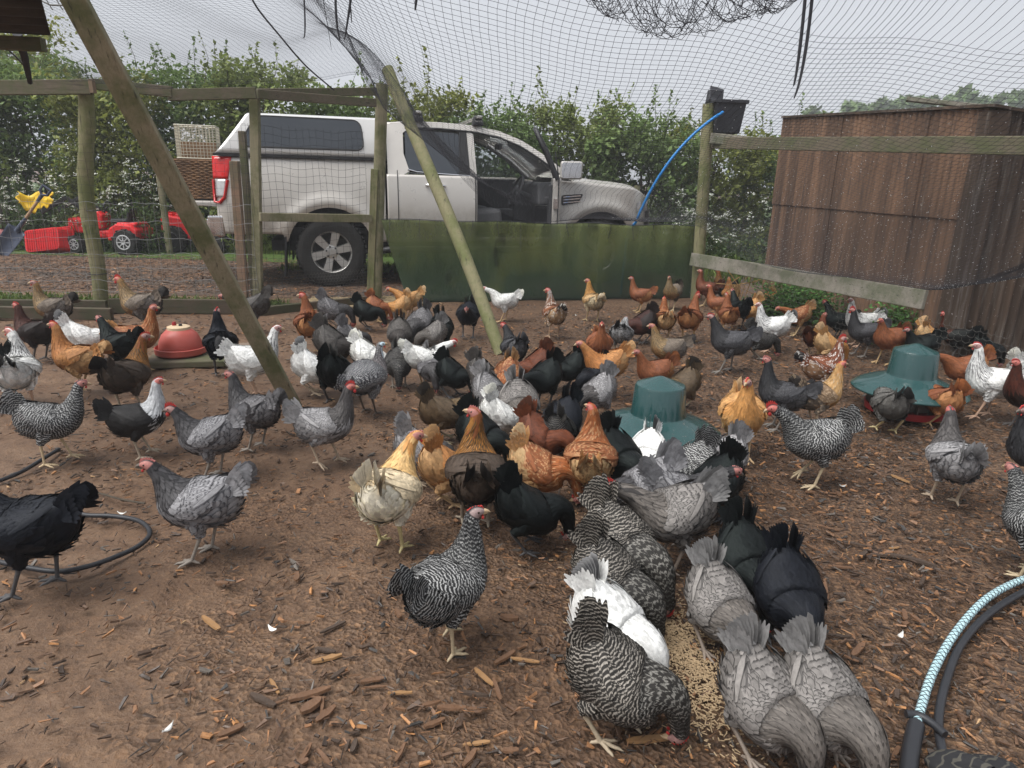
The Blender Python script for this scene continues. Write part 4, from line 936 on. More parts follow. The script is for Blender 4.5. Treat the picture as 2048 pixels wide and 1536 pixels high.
for x in (75, 97, 118, 132):
    p = PY(x, 5+.05*(x-60), 2.88); mb.tube([p+Vector((-.01, 0, .02)), p, p+Vector((.012, 0, -.022))], .002, 4)
tag(mb.build('barbed_wire', M_DWIRE), 'strand of barbed wire reaching the leaning timber', 'wire')
# ================================================================ feeders, drinker, toys, tools
t = NT('green_feeder_plastic', .22, .8)
n1 = t.noise(5, 4); n2 = t.noise(160, 2, .5)
sp_ = t.math('MULTIPLY', t.ramp(t.noise(22, 5, .75), [(.60, 0), (.70, .8)]), t.ramp(t.noise(2.5, 3), [(.42, 0), (.6, 1)]))
t.color(t.mix(sp_, t.mix(n1, (.012, .050, .050), (.018, .066, .065)), (.16, .115, .08))).rough(t.math('ADD', t.ramp(n2, [(.42, .07), (.62, .24)]), t.math('MULTIPLY', sp_, .5))).bump(t.ramp(n2, [(.55, 0), (.68, 1)]), .25, .002)
M_GPL = t.m
M_RPL = M_plain('red_pan_plastic', (.28, .018, .022), .4, .4, var=.25, scale=10)
M_GALV = M_plain('feed_tub_grey', (.16, .135, .12), .55, .4, .2, var=.3, scale=9)
def feeder(px, py, s, label):
    p = G(px, py); root = empty('hopper_feeder', p, 0, label, 'feeder', None); root.scale = (s, s, s)
    mb = MB(); mb.lathe([(.300, .132), (.298, .140), (.280, .154), (.23, .180), (.175, .202), (.142, .214), (.130, .222), (.126, .234), (.116, .355), (.111, .364), (.06, .384), (.012, .402), (.001, .404)], 64, cap=False); rh = mb.build('rain_hat', M_GPL, root, smooth=28, solid=.005)
    mb = MB(); mb.lathe([(.165, .05), (.165, .19)], 48, cap=False); mb.build('hopper', M_GALV, root, smooth=60)
    mb = MB(); mb.lathe([(.001, .004), (.190, .004), (.208, .012), (.214, .05), (.205, .052), (.196, .03), (.16, .02)], 48, cap=False); pan = mb.build('feed_pan', M_RPL, root, smooth=40)
    for k in range(14):
        a = 2*math.pi*k/14; mb = MB(); mb.box((.185*math.cos(a), .185*math.sin(a), .06), (.04, .006, .06), (0, 0, a)); mb.build('fin', M_GALV, pan)
feeder(1308, 914, .97, 'green rain-hat hopper feeder ringed by the crowd of pecking hens')
feeder(1808, 824, 1.0, 'green rain-hat hopper feeder with a red pan showing, near the shed')
# red drinker on a slab
M_DRK = M_plain('faded_red_plastic', (.40, .080, .062), .45, .4, var=.25, scale=6)
M_CRM = M_plain('cream_cap', (.52, .40, .26), .5, .4, var=.15)
p = G(362, 722)
mb = MB(); mb.box((0, 0, .022), (.50, .44, .044)); o = mb.build('wooden_base_board', M_RAIL, None, bevel=.008); o.location = p+Vector((.06, .04, 0)); o.rotation_euler = (0, 0, R(12)); tag(o, 'low wooden board under the red drinker', 'board')
mb = MB(); mb.box((0, 0, .012), (.30, .24, .024)); o = mb.build('paving_slab', M_plain('slab_stone', (.17, .13, .10), .85, .2, var=.3, scale=12, bump=.4), None, bevel=.006); o.location = G(480, 700)+Vector((0, 0, 0)); o.rotation_euler = (0, 0, R(30)); tag(o, 'small brown slab on the mud behind the leaning timber', 'slab')
dk = empty('poultry_drinker', p+Vector((0, .02, .046)), 0, 'faded red dome drinker with a cream cap', 'drinker'); dk.scale = (.90, .90, .90)
mb = MB(); mb.lathe([(.001, .004), (.165, .004), (.178, .015), (.180, .055), (.174, .058), (.168, .030), (.15, .028)], 48, cap=False); mb.build('trough', M_DRK, dk, smooth=40, solid=.003)
mb = MB(); mb.lathe([(.150, .018), (.152, .05), (.145, .095), (.122, .150), (.085, .185), (.075, .190)], 48, cap=False); mb.build('dome', M_DRK, dk, smooth=50)
mb = MB(); mb.lathe([(.080, .186), (.078, .205), (.06, .213), (.001, .214)], 32, cap=False); cp_ = mb.build('cap', M_CRM, dk, smooth=40)
mb = MB(); mb.lathe([(.014, .21), (.016, .225), (.010, .240), (.001, .242)], 14, (-.03, 0, 0), cap=False); mb.build('knob', M_RPL, cp_, smooth=50)
mb = MB(); mb.lathe([(.012, .21), (.012, .228), (.001, .230)], 12, (.02, -.01, 0), cap=False); mb.build('valve', M_BLACKP, cp_, smooth=50)

# toys and tools beyond the fence
M_TOY = M_plain('red_toy_plastic', (.62, .018, .022), .4, .45, var=.15, scale=8)
M_YEL = M_plain('yellow_plastic', (.66, .42, .010), .45, .4, var=.15, scale=8)
M_GREYP = M_plain('grey_rim_plastic', (.42, .42, .43), .5, .4, var=.15)
def toy_wheel(x, y, r, w, parent, rim=True):
    mb = MB(); Mx = Matrix.Rotation(math.pi/2, 3, 'X')
    mb.lathe([(r*.5, -w/2), (r*.9, -w/2), (r, -w*.3), (r, w*.3), (r*.9, w/2), (r*.5, w/2)], 28, (0, 0, 0), Mx)
    for k in range(18):
        a = 2*math.pi*k/18; mb.box((r*math.cos(a), (w*.2 if k % 2 else -w*.2), r*math.sin(a)), (r*.10, w*.55, r*.12), Matrix.Rotation(-a, 3, 'Y'))
    e = mb.build('wheel', M_RUBBER, parent, smooth=40); e.location = (x, y, r)
    for sg in (1, -1):
        mb = MB(); mb.lathe([(0, sg*w*.52), (r*.16, sg*w*.58), (r*.18, sg*w*.5), (r*.42, sg*w*.46), (r*.56, sg*w*.56), (r*.6, sg*w*.5)], 24, M=Mx, cap=False)
        for k in range(8):
            a = 2*math.pi*k/8; mb.box((r*.33*math.cos(a), -sg*w*.52, r*.33*math.sin(a)), (r*.36, w*.06, r*.08), Matrix.Rotation(-a, 3, 'Y'))
        mb.build('rim', M_GREYP if rim else M_TRIM, e, smooth=40)
YT = 9.35
p = G(222, 505)
tr_ = empty('toy_tractor', (p.x, p.y, 0), R(178), 'red ride-on toy tractor with a black loader arm', 'toy tractor')     # local +x is its front
mb = MB(); mb.box((.34, 0, .40), (.40, .26, .22), taper=.92); mb.box((.02, 0, .28), (.42, .20, .12)); mb.build('bonnet', M_TOY, tr_, bevel=.03)
mb = MB(); mb.prism([(.12, .34), (.16, .50), (.05, .62), (-.02, .56), (.02, .36)], -.12, .12); mb.build('dash', M_TOY, tr_, bevel=.02)
mb = MB(); mb.prism([(-.12, .20), (-.16, .38), (-.28, .45), (-.50, .43), (-.58, .36), (-.56, .22)], -.24, .24); mb.box((-.40, 0, .44), (.30, .36, .05)); mb.build('mudguard', M_TOY, tr_, bevel=.03)
mb = MB(); mb.box((-.26, 0, .48), (.26, .26, .06)); mb.box((-.40, 0, .56), (.05, .22, .22), (0, -.2, 0)); mb.build('seat', M_TRIM, tr_, bevel=.02)
mb = MB(); mb.tube([(.06, 0, .55), (-.05, 0, .68)], .014, 6); mb.tube([(-.05+.0*math.cos(a), .10*math.cos(a), .68+.07*math.sin(a)) for a in np.linspace(0, 6.28, 18)], .012, 6); mb.build('steering_wheel', M_TRIM, tr_, smooth=60)
for sg in (-1, 1):
    toy_wheel(-.40, sg*.24, .185, .13, tr_); toy_wheel(.38, sg*.22, .13, .10, tr_)
    mb = MB(); mb.beam((.18, sg*.17, .60), (.45, sg*.17, .80), .03, .06); mb.beam((.45, sg*.17, .80), (.86, sg*.17, .58), .03, .06); mb.beam((.20, sg*.17, .30), (.20, sg*.17, .62), .04, .06); mb.build('loader_arm', M_TRIM, tr_, bevel=.006)
p = G(392, 503)
tl = empty('toy_trailer', (p.x, p.y, 0), R(176), 'red ride-on toy loader with a chunky black wheel under the truck tailgate', 'toy tractor')
mb = MB(); mb.prism([(.42, .26), (.42, .52), (.30, .56), (-.10, .50), (-.36, .34), (-.40, .22), (.1, .20)], -.19, .19); mb.build('body', M_TOY, tl, bevel=.025)
for q in (.36, .26, .16, .06): mb = MB(); mb.box((q, 0, .575-.02*(.36-q)*5), (.06, .32, .05)); mb.build('rib', M_TOY, tl, bevel=.01)
mb = MB(); mb.prism([(.40, .30), (.38, .44), (-.30, .30), (-.30, .24)], -.225, -.19); mb.build('side_strip', M_TOY, tl, bevel=.01)
for sg in (-1, 1): toy_wheel(.20, sg*.24, .20, .15, tl, False); toy_wheel(-.45, sg*.2, .13, .10, tl, False)
# red tub on its side
p = G(88, 507); tub = empty('red_tub', (p.x, p.y, 0), R(-8), 'bright red ribbed plastic tub tipped on its side', 'tub')
MT_ = Matrix.Translation((0, 0, .20)) @ Matrix.Rotation(R(-104), 4, 'X') @ Matrix.Rotation(R(-8), 4, 'Z')
mb = MB(); V = []
for z, k in ((0, .84), (.20, .98), (.22, 1.0)):
    for x, y in roundpoly([(-.33, -.19), (.33, -.19), (.33, .19), (-.33, .19)], .08): V.append(MT_ @ Vector((x*k, y*k, z)))
n_ = len(V)//3; Fq = [tuple(range(n_-1, -1, -1))]+[(a*n_+i, a*n_+(i+1) % n_, (a+1)*n_+(i+1) % n_, (a+1)*n_+i) for a in range(2) for i in range(n_)]
mb.add(V, Fq); mb.build('tub_body', M_TOY, tub, smooth=40, solid=.008)
mb = MB(); mb.tube([MT_ @ Vector((x, y, .22)) for x, y in roundpoly([(-.34, -.20), (.34, -.20), (.34, .20), (-.34, .20)], .08)+[(-.34+.08, -.20)]], .014, 6); mb.build('rim', M_TOY, tub, smooth=60)
for k in range(14):
    x = -.28+.043*k; mb = MB(); mb.beam(MT_ @ Vector((x*.86, -.145, -.006)), MT_ @ Vector((x*.86, .145, -.006)), .012, .012); mb.build('rib', M_TOY, tub)
# shovel leaning, yellow scoop behind
M_SHAFT = M_plain('wood_shaft', (.33, .21, .12), .6, .3, var=.3, scale=20); M_STEEL = M_plain('blue_steel', (.045, .055, .085), .45, .4, .3, var=.35)
bt = G(-2, 512); tpn = PY(94, 376, bt.y+.25)
sh_ = empty('shovel', bt, 0, 'shovel with a wooden shaft and blue-black handle propped up by the fence', 'shovel')
d_ = tpn-bt; mb = MB(); mb.tube([d_*k for k in (.50, .66, .84)], .020, 10); mb.build('shaft', M_SHAFT, sh_, smooth=60)
mb = MB(); mb.tube([d_*.80, d_*.90], [.022, .028], 8); sd_ = d_.normalized().cross(Vector((0, 1, 0))).normalized()*.06; mb.tube([d_*.90, d_*.93+sd_, d_+sd_], .018, 7); mb.tube([d_*.90, d_*.93-sd_, d_-sd_], .018, 7); mb.tube([d_-sd_*1.1, d_+sd_*1.1], .019, 7); mb.build('grip', M_STEEL, sh_, smooth=60)
mb = MB(); mb.tube([d_*.56, d_*.36], [.023, .036], 8)
def bl(u, v):
    a = (u*2-1); s_ = d_.normalized().cross(Vector((0, 1, 0))).normalized(); p = d_*(.40-.39*v)+s_*a*.13*(1-.25*v**3); return tuple(p+Vector((0, -.05*a*a+.02, 0)))
mb.grid(bl, 10, 10); mb.build('blade', M_STEEL, sh_, smooth=60, solid=.004)
p = PY(72, 402, bt.y+.45); yb = empty('yellow_scoop', Vector((p.x, p.y, p.z)), R(4), 'torn yellow plastic scoop hanging behind the shovel grip', 'scoop')
def sc(u, v):
    a = u*2-1; return (.24*a+.03*math.sin(v*9), .07*math.cos(a*1.5)-.05*v, .10-.26*v*(1-.45*abs(a+.15))+.035*math.sin(a*5+1)+.025*math.sin(u*31)*v+.07*(a > .3)*(a-.3))
mb = MB(); mb.grid(sc, 26, 10); mb.build('scoop_shell', M_YEL, yb, smooth=60, solid=.006)
p = G(-18, 500); mw = empty('garden_box', (p.x, p.y, 0), R(10), 'grey box with a faded pink cover beside the shovel blade', 'box')
mb = MB(); mb.box((0, .1, .50), (.46, .3, .34)); mb.build('grass_box', M_GALV, mw, bevel=.03)
mb = MB(); mb.lathe([(.32, .08), (.33, .20), (.26, .30), (.10, .36), (.001, .365)], 28, cap=False); mb.build('cover', M_plain('faded_pink', (.50, .20, .20), .5, .4, var=.3), mw, smooth=50)
p = G(322, 560); a_ = PY(318, 330, 9.2); b_ = G(325, 520)
mb = MB(); mb.tube([G(340, 508), PY(316, 330, G(340, 508).y)], .05, 10); tag(mb.build('far_post', M_POST, None, smooth=60), 'pale round post in front of the hedge behind the leaning timber', 'post')
p = PY(1272, 440, 10.3); mb = MB(); mb.tube([(p.x, 10.3, 0), (p.x-.02, 10.3, 1.18)], .045, 10); tag(mb.build('far_post', M_POST, None, smooth=60), 'pale post in the hedge beyond the truck bonnet', 'post')

# nettles by the shed
def nettle(px, py, n, h, spread, label, seed):
    g = np.random.default_rng(seed); p = G(px, py); root = empty('nettle_clump', p, 0, label, 'plant'); st = MB(); P, S, C = [], [], []
    for k in range(n):
        a = np.array([g.normal()*spread*.6, g.normal()*spread*.4, 0]); b = a+np.array([g.normal()*.10, g.normal()*.08, h*g.uniform(.55, 1.05)]); st.tube([a, b], [.004, .002], 4)
        for z in np.linspace(.18, 1, 11):
            c0 = a+(b-a)*z
            for _ in range(4): P.append(c0+g.normal(size=3)*np.array([.045, .045, .012])); S.append(g.uniform(.020, .036)*(1.15-.5*z)); C.append(np.array([.055, .125, .028])*g.uniform(.6, 1.5)*(1+.6*(z > .85)))
    st.build('stem', M_STEM, root)['kind'] = 'stuff'; leaves('leaf', np.array(P), np.array(S), np.array(C), root, up=1.2)
nettle(1600, 642, 60, .42, .32, 'large green nettle clump at the foot of the shed under the grey board', 1)
nettle(1560, 632, 16, .26, .16, 'smaller nettle tuft beside the large clump', 2)
nettle(1790, 690, 26, .40, .13, 'young nettle clump by the chicken wire under the board end', 3)
mb = MB()
for k in range(9): 
    p = G(1474, 632)+Vector((random.gauss(0, .03), random.gauss(0, .03), 0)); mb.tube([p, p+Vector((random.gauss(0, .05), 0, .3)), p+Vector((random.gauss(.03, .12), 0, .30+random.uniform(-.1, .14)))], .004, 4)
tag(mb.build('dead_stalks', M_plain('dry_straw', (.32, .20, .085), .8, .2), None), 'bent dry straw stalks beside the corner post', 'stalks')
# ================================================================ hens: one jointed bird, posed many times
def feather_material(name, pattern, rough=.62, spec=.3, tint=None):
    t = NT(name, rough, spec)
    def attr(n, o):
        a = t.new('ShaderNodeAttribute'); a.attribute_name = n; return a.outputs[o]
    c, k, f = attr('col', 'Color'), attr('mk', 'Color'), attr('fuv', 'Vector')
    sx = t.new('ShaderNodeSeparateXYZ'); t.link(f, sx.inputs[0]); u, v, r = sx.outputs
    au = t.math('ABSOLUTE', u)
    n = t.noise(60, 3, .6)
    if pattern == 'laced':
        e = t.math('MAXIMUM', au, t.math('MULTIPLY', t.math('SUBTRACT', v, .35), 1.55))
        w = t.math('ADD', e, t.math('MULTIPLY', t.math('SUBTRACT', n, .5), .5))
        fac = t.ramp(w, [(.72, 0), (.95, 1)])
        base = t.mix(fac, c, k)
    elif pattern == 'barred':
        vv = t.math('ADD', t.math('MULTIPLY', t.math('MULTIPLY', v, attr('col', 'Alpha')), 78.0), t.math('MULTIPLY', t.math('MULTIPLY', au, au), .35))
        vv = t.math('ADD', vv, t.math('ADD', t.math('MULTIPLY', n, .75), t.math('MULTIPLY', r, 1.0)))
        sn = t.math('SINE', t.math('MULTIPLY', vv, 6.2832))
        base = t.mix(t.ramp(t.math('MULTIPLY_ADD', sn, .5, ) if False else t.math('ADD', t.math('MULTIPLY', sn, .5), .5), [(.52, 0), (.92, 1)]), c, t.mix(t.math('ADD', t.ramp(t.noise(170, 3, .7), [(.36, .6), (.52, 0)]), t.ramp(t.noise(13, 3, .6), [(.35, .35), (.65, 0)]), True), k, c))
    elif pattern == 'fleck':
        tip = t.math('MULTIPLY', t.ramp(v, [(.66, 0), (.76, 1)]), t.ramp(au, [(.45, 1), (.75, 0)]))
        base = t.mix(t.math('MULTIPLY', tip, t.ramp(r, [(.45, 0), (.5, 1)])), c, k)
    elif pattern == 'spotted':
        du = t.math('SUBTRACT', t.math('FRACT', t.math('MULTIPLY', t.math('ADD', u, 1.0), 1.25)), .5)
        dv = t.math('SUBTRACT', t.math('FRACT', t.math('MULTIPLY', v, 6.0)), .5)
        d = t.math('ADD', t.math('MULTIPLY', du, du), t.math('MULTIPLY', dv, dv))
        base = t.mix(t.ramp(d, [(.05, 1), (.10, 0)]), c, k)
    elif pattern == 'shaft':
        base = t.mix(t.ramp(au, [(.22, 1), (.50, 0)]), c, k)
    else:
        base = t.mix(t.ramp(t.math('MAXIMUM', au, v), [(.8, 0), (1.0, .35)]), c, k)
    base = t.mix(.55, base, t.ramp(n, [(.3, .55), (.7, 1.3)]), 'MULTIPLY')
    t.color(base)
    barb = t.math('SINE', t.math('MULTIPLY', t.math('ADD', v, t.math('MULTIPLY', au, .35)), 90.0))
    t.bump(t.math('ADD', t.math('MULTIPLY', barb, .35), n), .25, .002)
    if tint: t.b.inputs['Specular Tint'].default_value = tint+(1,)
    return t.m
FM = {p: feather_material('plumage_'+p, p) for p in ('plain', 'laced', 'barred', 'fleck', 'spotted', 'shaft')}
FM['gloss'] = feather_material('plumage_gloss', 'plain', .46, .15, (.80, .97, .92))
FM['glossblue'] = feather_material('plumage_gloss_blue', 'plain', .46, .15, (.85, .9, 1.0))
t = NT('hen_skin', .6, .35)
a = t.new('ShaderNodeAttribute'); a.attribute_name = 'col'
t.color(t.mix(.5, a.outputs['Color'], t.ramp(t.noise(160, 3), [(.3, .6), (.7, 1.3)]), 'MULTIPLY')).bump(t.noise(260, 2), .4, .001)
M_SKIN = t.m
M_COMB = M_plain('hen_comb', (.42, .035, .03), .5, .4, var=.3, scale=120, bump=.3)
M_COMB_PALE = M_plain('hen_comb_pale', (.48, .17, .15), .5, .4, var=.25, scale=120, bump=.3)
M_BEAK = M_plain('hen_beak', (.42, .30, .18), .35, .5, var=.25, scale=90)
M_BEAK_D = M_plain('hen_beak_dark', (.10, .08, .065), .35, .5, var=.25, scale=90)
M_EYE = M_plain('hen_eye', (.03, .012, .005), .08, .8, var=.2, scale=200)
M_CASQUE = M_plain('guinea_casque', (.20, .12, .07), .5, .4, var=.3, scale=100)

class Chain:
    """stations along a limb or spine: centre, frame (t, b, n) and radii"""
    def __init__(s, O, rad):
        s.O = np.array(O, float); s.rad = np.array(rad, float); n = len(s.O)      # rad: up, down, half width
        s.F = np.zeros((n, 3, 3))
        for i in range(n):
            tt = s.O[min(i+1, n-1)]-s.O[max(i-1, 0)]; tt /= np.linalg.norm(tt)
            b = np.array([0, 1., 0]); b -= tt*(b@tt); b /= np.linalg.norm(b); nn = np.cross(tt, b)
            s.F[i] = np.stack([tt, b, nn], 1)
        s.n = n
    def at(s, q):
        q = np.clip(q, 0, s.n-1.0001); i = np.floor(q).astype(int); w = q-i
        def cr(A):
            a = A[np.clip(i-1, 0, s.n-1)]; b = A[i]; c = A[i+1]; d = A[np.clip(i+2, 0, s.n-1)]
            ww = w.reshape(w.shape+(1,)*(A.ndim-1))
            return .5*((2*b)+(c-a)*ww+(2*a-5*b+4*c-d)*ww**2+(3*b-a-3*c+d)*ww**3)
        return cr(s.O), cr(s.F), np.maximum(cr(s.rad), .001), i, w
    def surf(s, q, th, off=0.0):
        """q, th arrays -> points on the surface, th = 0 at the top"""
        O, F, r, i, w = s.at(np.asarray(q, float)); c = np.cos(th); sn = np.sin(th)
        rv = np.where(c > 0, r[:, 0], r[:, 1])+off; rw = r[:, 2]+off
        return O+F[:, :, 2]*(rv*c)[:, None]+F[:, :, 1]*(rw*sn)[:, None], i, w
    def arclen(s):
        q = np.linspace(0, s.n-1.001, 300); O = s.at(q)[0]
        L = np.r_[0, np.cumsum(np.linalg.norm(np.diff(O, axis=0), axis=1))]; return q, L

def make_proto(spec, lod, nv=4, nu=3, big=1.0):
    g = np.random.default_rng(11)
    torso = Chain(spec['O'], spec['rad'])
    legs = {}
    for sd in (1, -1):
        hip, hock = np.array([-.012, sd*.052, .215]), np.array([-.035, sd*.047, .118])
        O = [hip+(hock-hip)*k for k in (0, .35, .7, 1.0)]
        legs[sd] = Chain(O, [(.056, .056, .042), (.047, .042, .035), (.027, .025, .024), (.0095, .0095, .009)])
    NB = torso.n; T0 = NB; B = {'tail': NB, 'thigh1': NB+1, 'thigh-1': NB+5, 'shank1': NB+9, 'shank-1': NB+10, 'foot1': NB+11, 'foot-1': NB+12}
    parts = {k: dict(v=[], f=[], i=[], j=[], w=[], uv=[], reg=[], s=[], th=[], rnd=[], ln=[], n=0) for k in ('body', 'plumage', 'wing1', 'wing-1', 'tail')}
    REG = ['head', 'hackle', 'back', 'breast', 'belly', 'wing', 'wingtip', 'tail', 'cushion', 'thigh', 'leg', 'face', 'throat']
    def put(part, V, F, i, j, w, uv, reg, s, th, rnd):
        p = parts[part]; V = np.asarray(V); n = len(V)
        p['ln'].append(np.full(n, np.linalg.norm(V[-1]-V[0])))
        p['v'].append(V); p['f'].append(np.asarray(F)+p['n']); p['n'] += n
        for k, x in (('i', i), ('j', j), ('w', w), ('reg', reg), ('s', s), ('th', th), ('rnd', rnd)):
            p[k].append(np.broadcast_to(np.asarray(x, float), (n,)).copy())
        p['uv'].append(np.asarray(uv))
    # --- skin of trunk, neck and head
    nr, ns = ((torso.n-1)*4+1, 18) if lod == 0 else ((torso.n-1)*2+1, 12)
    q = np.repeat(np.linspace(0, torso.n-1.001, nr), ns); th = np.tile(np.arange(ns)*2*np.pi/ns, nr)
    V, i, w = torso.surf(q, th)
    F = [(a*ns+b, a*ns+(b+1) % ns, (a+1)*ns+(b+1) % ns, (a+1)*ns+b) for a in range(nr-1) for b in range(ns)]
    F += [(0+b, 0+b+1, ns-1-b-1, ns-1-b) for b in range(0, ns//2-1)]
    e = (nr-1)*ns; F += [(e+ns-1-b, e+ns-1-b-1, e+b+1, e+b) for b in range(0, ns//2-1)]
    reg = np.where(q > 13.1, np.where(np.abs(np.sin(th)) > .55, 11, np.where(np.cos(th) < 0, 12, 0)), np.where(q > 12, 0, np.where(q > 7.2, 1, np.where(np.cos(th) > 0, 2, np.where(q > 5, 3, 4)))))
    put('body', V, F, i, i+1, w, np.zeros((len(V), 3)), reg, q, th, .5)
    # --- legs and toes
    for sd in (1, -1):
        ch = legs[sd]; m = 8
        q = np.repeat(np.linspace(0, ch.n-1.001, 7), m); th = np.tile(np.arange(m)*2*np.pi/m, 7)
        V, i, w = ch.surf(q, th)
        F = [(a*m+b, a*m+(b+1) % m, (a+1)*m+(b+1) % m, (a+1)*m+b) for a in range(6) for b in range(m)]
        put('body', V, F, B['thigh%d' % sd]+i, B['thigh%d' % sd]+i+1, w, np.zeros((len(V), 3)), 9, q, th, .5)
        def limb(pts, rad, i, j, ww, n=6):
            mb = MB(); mb.tube(pts, rad, n, cap=False); VV = np.array([tuple(p) for p in mb.v])
            FF = [f for f in mb.f]; wv = np.repeat(np.asarray(ww, float), n)
            put('body', VV, FF, i, j, wv, np.zeros((len(VV), 3)), 10, 0, 0, .5)
        hock = ch.O[-1]; ank = np.array([.0, sd*.047, .016])
        pts = [hock+np.array([0, 0, .012]), hock, hock+(ank-hock)*.5, hock+(ank-hock)*.93, ank]
        limb(pts, [.0085, .0088, .0062, .0068, .008], B['shank%d' % sd], B['foot%d' % sd], [0, 0, 0, .3, 1])
        for ang, L in ((0, .058), (32, .046), (-32, .046), (180, .026)):
            c, s_ = math.cos(R(ang)), math.sin(R(ang))
            pt = [ank+np.array([c*x*L, s_*x*L, z]) for x, z in ((0, 0), (.3, -.003), (.62, -.0085), (.86, -.010), (1.0, -.014), (1.1, -.0155))]
            limb(pt, [.007, .0062, .0052, .0046, .0028, .0006], B['foot%d' % sd], B['foot%d' % sd], [0]*6, 5)
    # --- feathers
    vv = np.linspace(0, 1, nv); wp = np.interp(vv, [0, .35, .75, 1], [.45, 1, .88, .16]) if nv == 4 else np.array([.5, 1, .25])
    U = np.array([-1, 0, 1.]) if nu == 3 else np.array([-1., 1.])
    nu = len(U); FF = np.array([(a*nu+b, a*nu+b+1, (a+1)*nu+b+1, (a+1)*nu+b) for a in range(nv-1) for b in range(nu-1)])
    FUV = np.stack([np.tile(U, nv), np.repeat(vv, nu)], 1)
    aq, aL = torso.arclen()
    def feather(part, ch, b0, q0, th0, q1, th1, W, lift, off, reg, jit=0.0):
        """a blade lying on chain ch from (q0, th0) to (q1, th1)"""
        rnd = g.random(); lift = lift*(.6+.8*g.random()); W = W*(.85+.3*g.random())
        qs = q0+(q1-q0)*vv; ts = th0+(th1-th0)*vv+jit*g.normal()*vv
        Q = np.repeat(qs, nu); TH = np.repeat(ts, nu)
        O, Fr, r, _, _ = ch.at(Q)
        rr = np.where(np.cos(TH) > 0, r[:, 0], r[:, 1]); rr = np.sqrt((rr*np.cos(TH))**2+(r[:, 2]*np.sin(TH))**2)
        dth = np.tile(U, nv)*np.repeat(wp, nu)*W/np.maximum(rr, .012)
        lf = off+lift*np.repeat(vv**1.6, nu)-np.abs(np.tile(U, nv))*.12*W+g.normal()*.0008
        P, i, w = ch.surf(Q, TH+dth, lf)
        put(part, P, FF, b0+i, b0+i+1, w, np.c_[FUV, np.full(len(P), rnd)], REG.index(reg), Q, TH, rnd)
    def qshift(q, L):        # q of the point L metres nearer the tail
        return np.interp(np.interp(q, aq, aL)-L, aL, aq)
    Lpos = .012; total = aL[-1]
    head_end = np.interp(13.9, aq, aL)
    row = 0
    while Lpos < head_end:
        q = float(np.interp(Lpos, aL, aq)); O, Fr, r, _, _ = torso.at(np.array([q])); r = r[0]
        circ = math.pi*(r[0]/2+r[1]/2+r[2])
        if q > 12.6: L, W, sp, lf = .020, .0055, .0085, .002
        elif q > 7.6: L, W, sp, lf = .052, .0075, .0115, .0045
        elif q > 6.2: L, W, sp, lf = .045, .011, .0135, .004
        else: L, W, sp, lf = .050, .0135, .0165, .005
        W *= big; m = max(6, int(circ/(W*1.45)))
        for k in range(m):
            th = 2*math.pi*(k+.5*(row % 2)+.3*g.random())/m
            th = (th+math.pi) % (2*math.pi)-math.pi
            c, s_ = math.cos(th), abs(math.sin(th))
            if q > 12.9 and (s_ > .5 or c < -.2) and q > 13.2: continue
            if 2.6 < q < 5.8 and .62 < abs(th) < 1.75 and lod == 0 and g.random() < .5: continue    # under the wing
            qz = q+g.normal()*.75
            reg = 'head' if qz > 12.3 else 'hackle' if qz > 7.0 else ('back' if c > .1 else 'breast' if q > 4.6 else 'belly')
            if q < 1.8 and reg != 'belly': reg = 'cushion'
            if q > 7.2 and c < -.35: reg = 'throat' if q > 11 else ('breast' if q < 8.6 else 'hackle')
            lift, l2, j = lf, L, .05
            if reg == 'belly': lift, l2, j = .016, .058, .20
            if reg == 'cushion': lift, l2, j = .010, .055, .10
            feather('plumage', torso, 0, q, th, max(0.02, qshift(q, l2)), th, W, lift, .0015, reg, j)
        Lpos += sp*big; row += 1
    for sd in (1, -1):
        ch = legs[sd]
        for q in np.linspace(0.1, 2.75, 7 if lod == 0 else 4):
            for k in range(9 if lod == 0 else 6):
                th = 2*math.pi*(k+.5*g.random())/(9 if lod == 0 else 6)
                feather('plumage', ch, B['thigh%d' % sd], q, th, min(2.98, q+.95), th, .0125*big, .007, .002, 'thigh', .15)
        # folded wing: covert rows, then secondaries and primaries
        p = 'wing%d' % sd
        for rowq in np.arange(6.5, 3.3, -.34*(1 if lod == 0 else 1.5)):
            lo, hi = .58, 1.66-.10*abs(rowq-5)
            m = int(9/big) if rowq < 6.2 else int(7/big)
            for k in range(m):
                th = lo+(hi-lo)*(k+.5*g.random())/(m-1 if m > 1 else 1)
                feather(p, torso, 0, rowq, sd*th, max(.3, rowq-1.05), sd*(th-.02), .0125*big, .003, .004+.009*math.sin(min(1.0, (th-lo)/(hi-lo)*1.6+.02)*1.57), 'wing', .03)
        m = 9 if lod == 0 else 6
        for k in range(m):
            x = k/(m-1)
            feather(p, torso, 0, 4.3-.5*x, sd*(.92+.63*x), 1.75+.55*x-.4*(x > .6), sd*(.78+.46*x), .0135*big, .002, .006+.009*min(1, 2.2*x), 'wingtip', .02)
        for k in range(3):
            feather(p, torso, 0, 3.9, sd*(1.45-.05*k), 1.2-.18*k, sd*(1.02-.07*k), .010*big, .004, .016+.002*k, 'wingtip', .02)
    # --- tail: two leaning fans
    root = np.array(spec['tail_root'])
    m = 7 if lod == 0 else 5
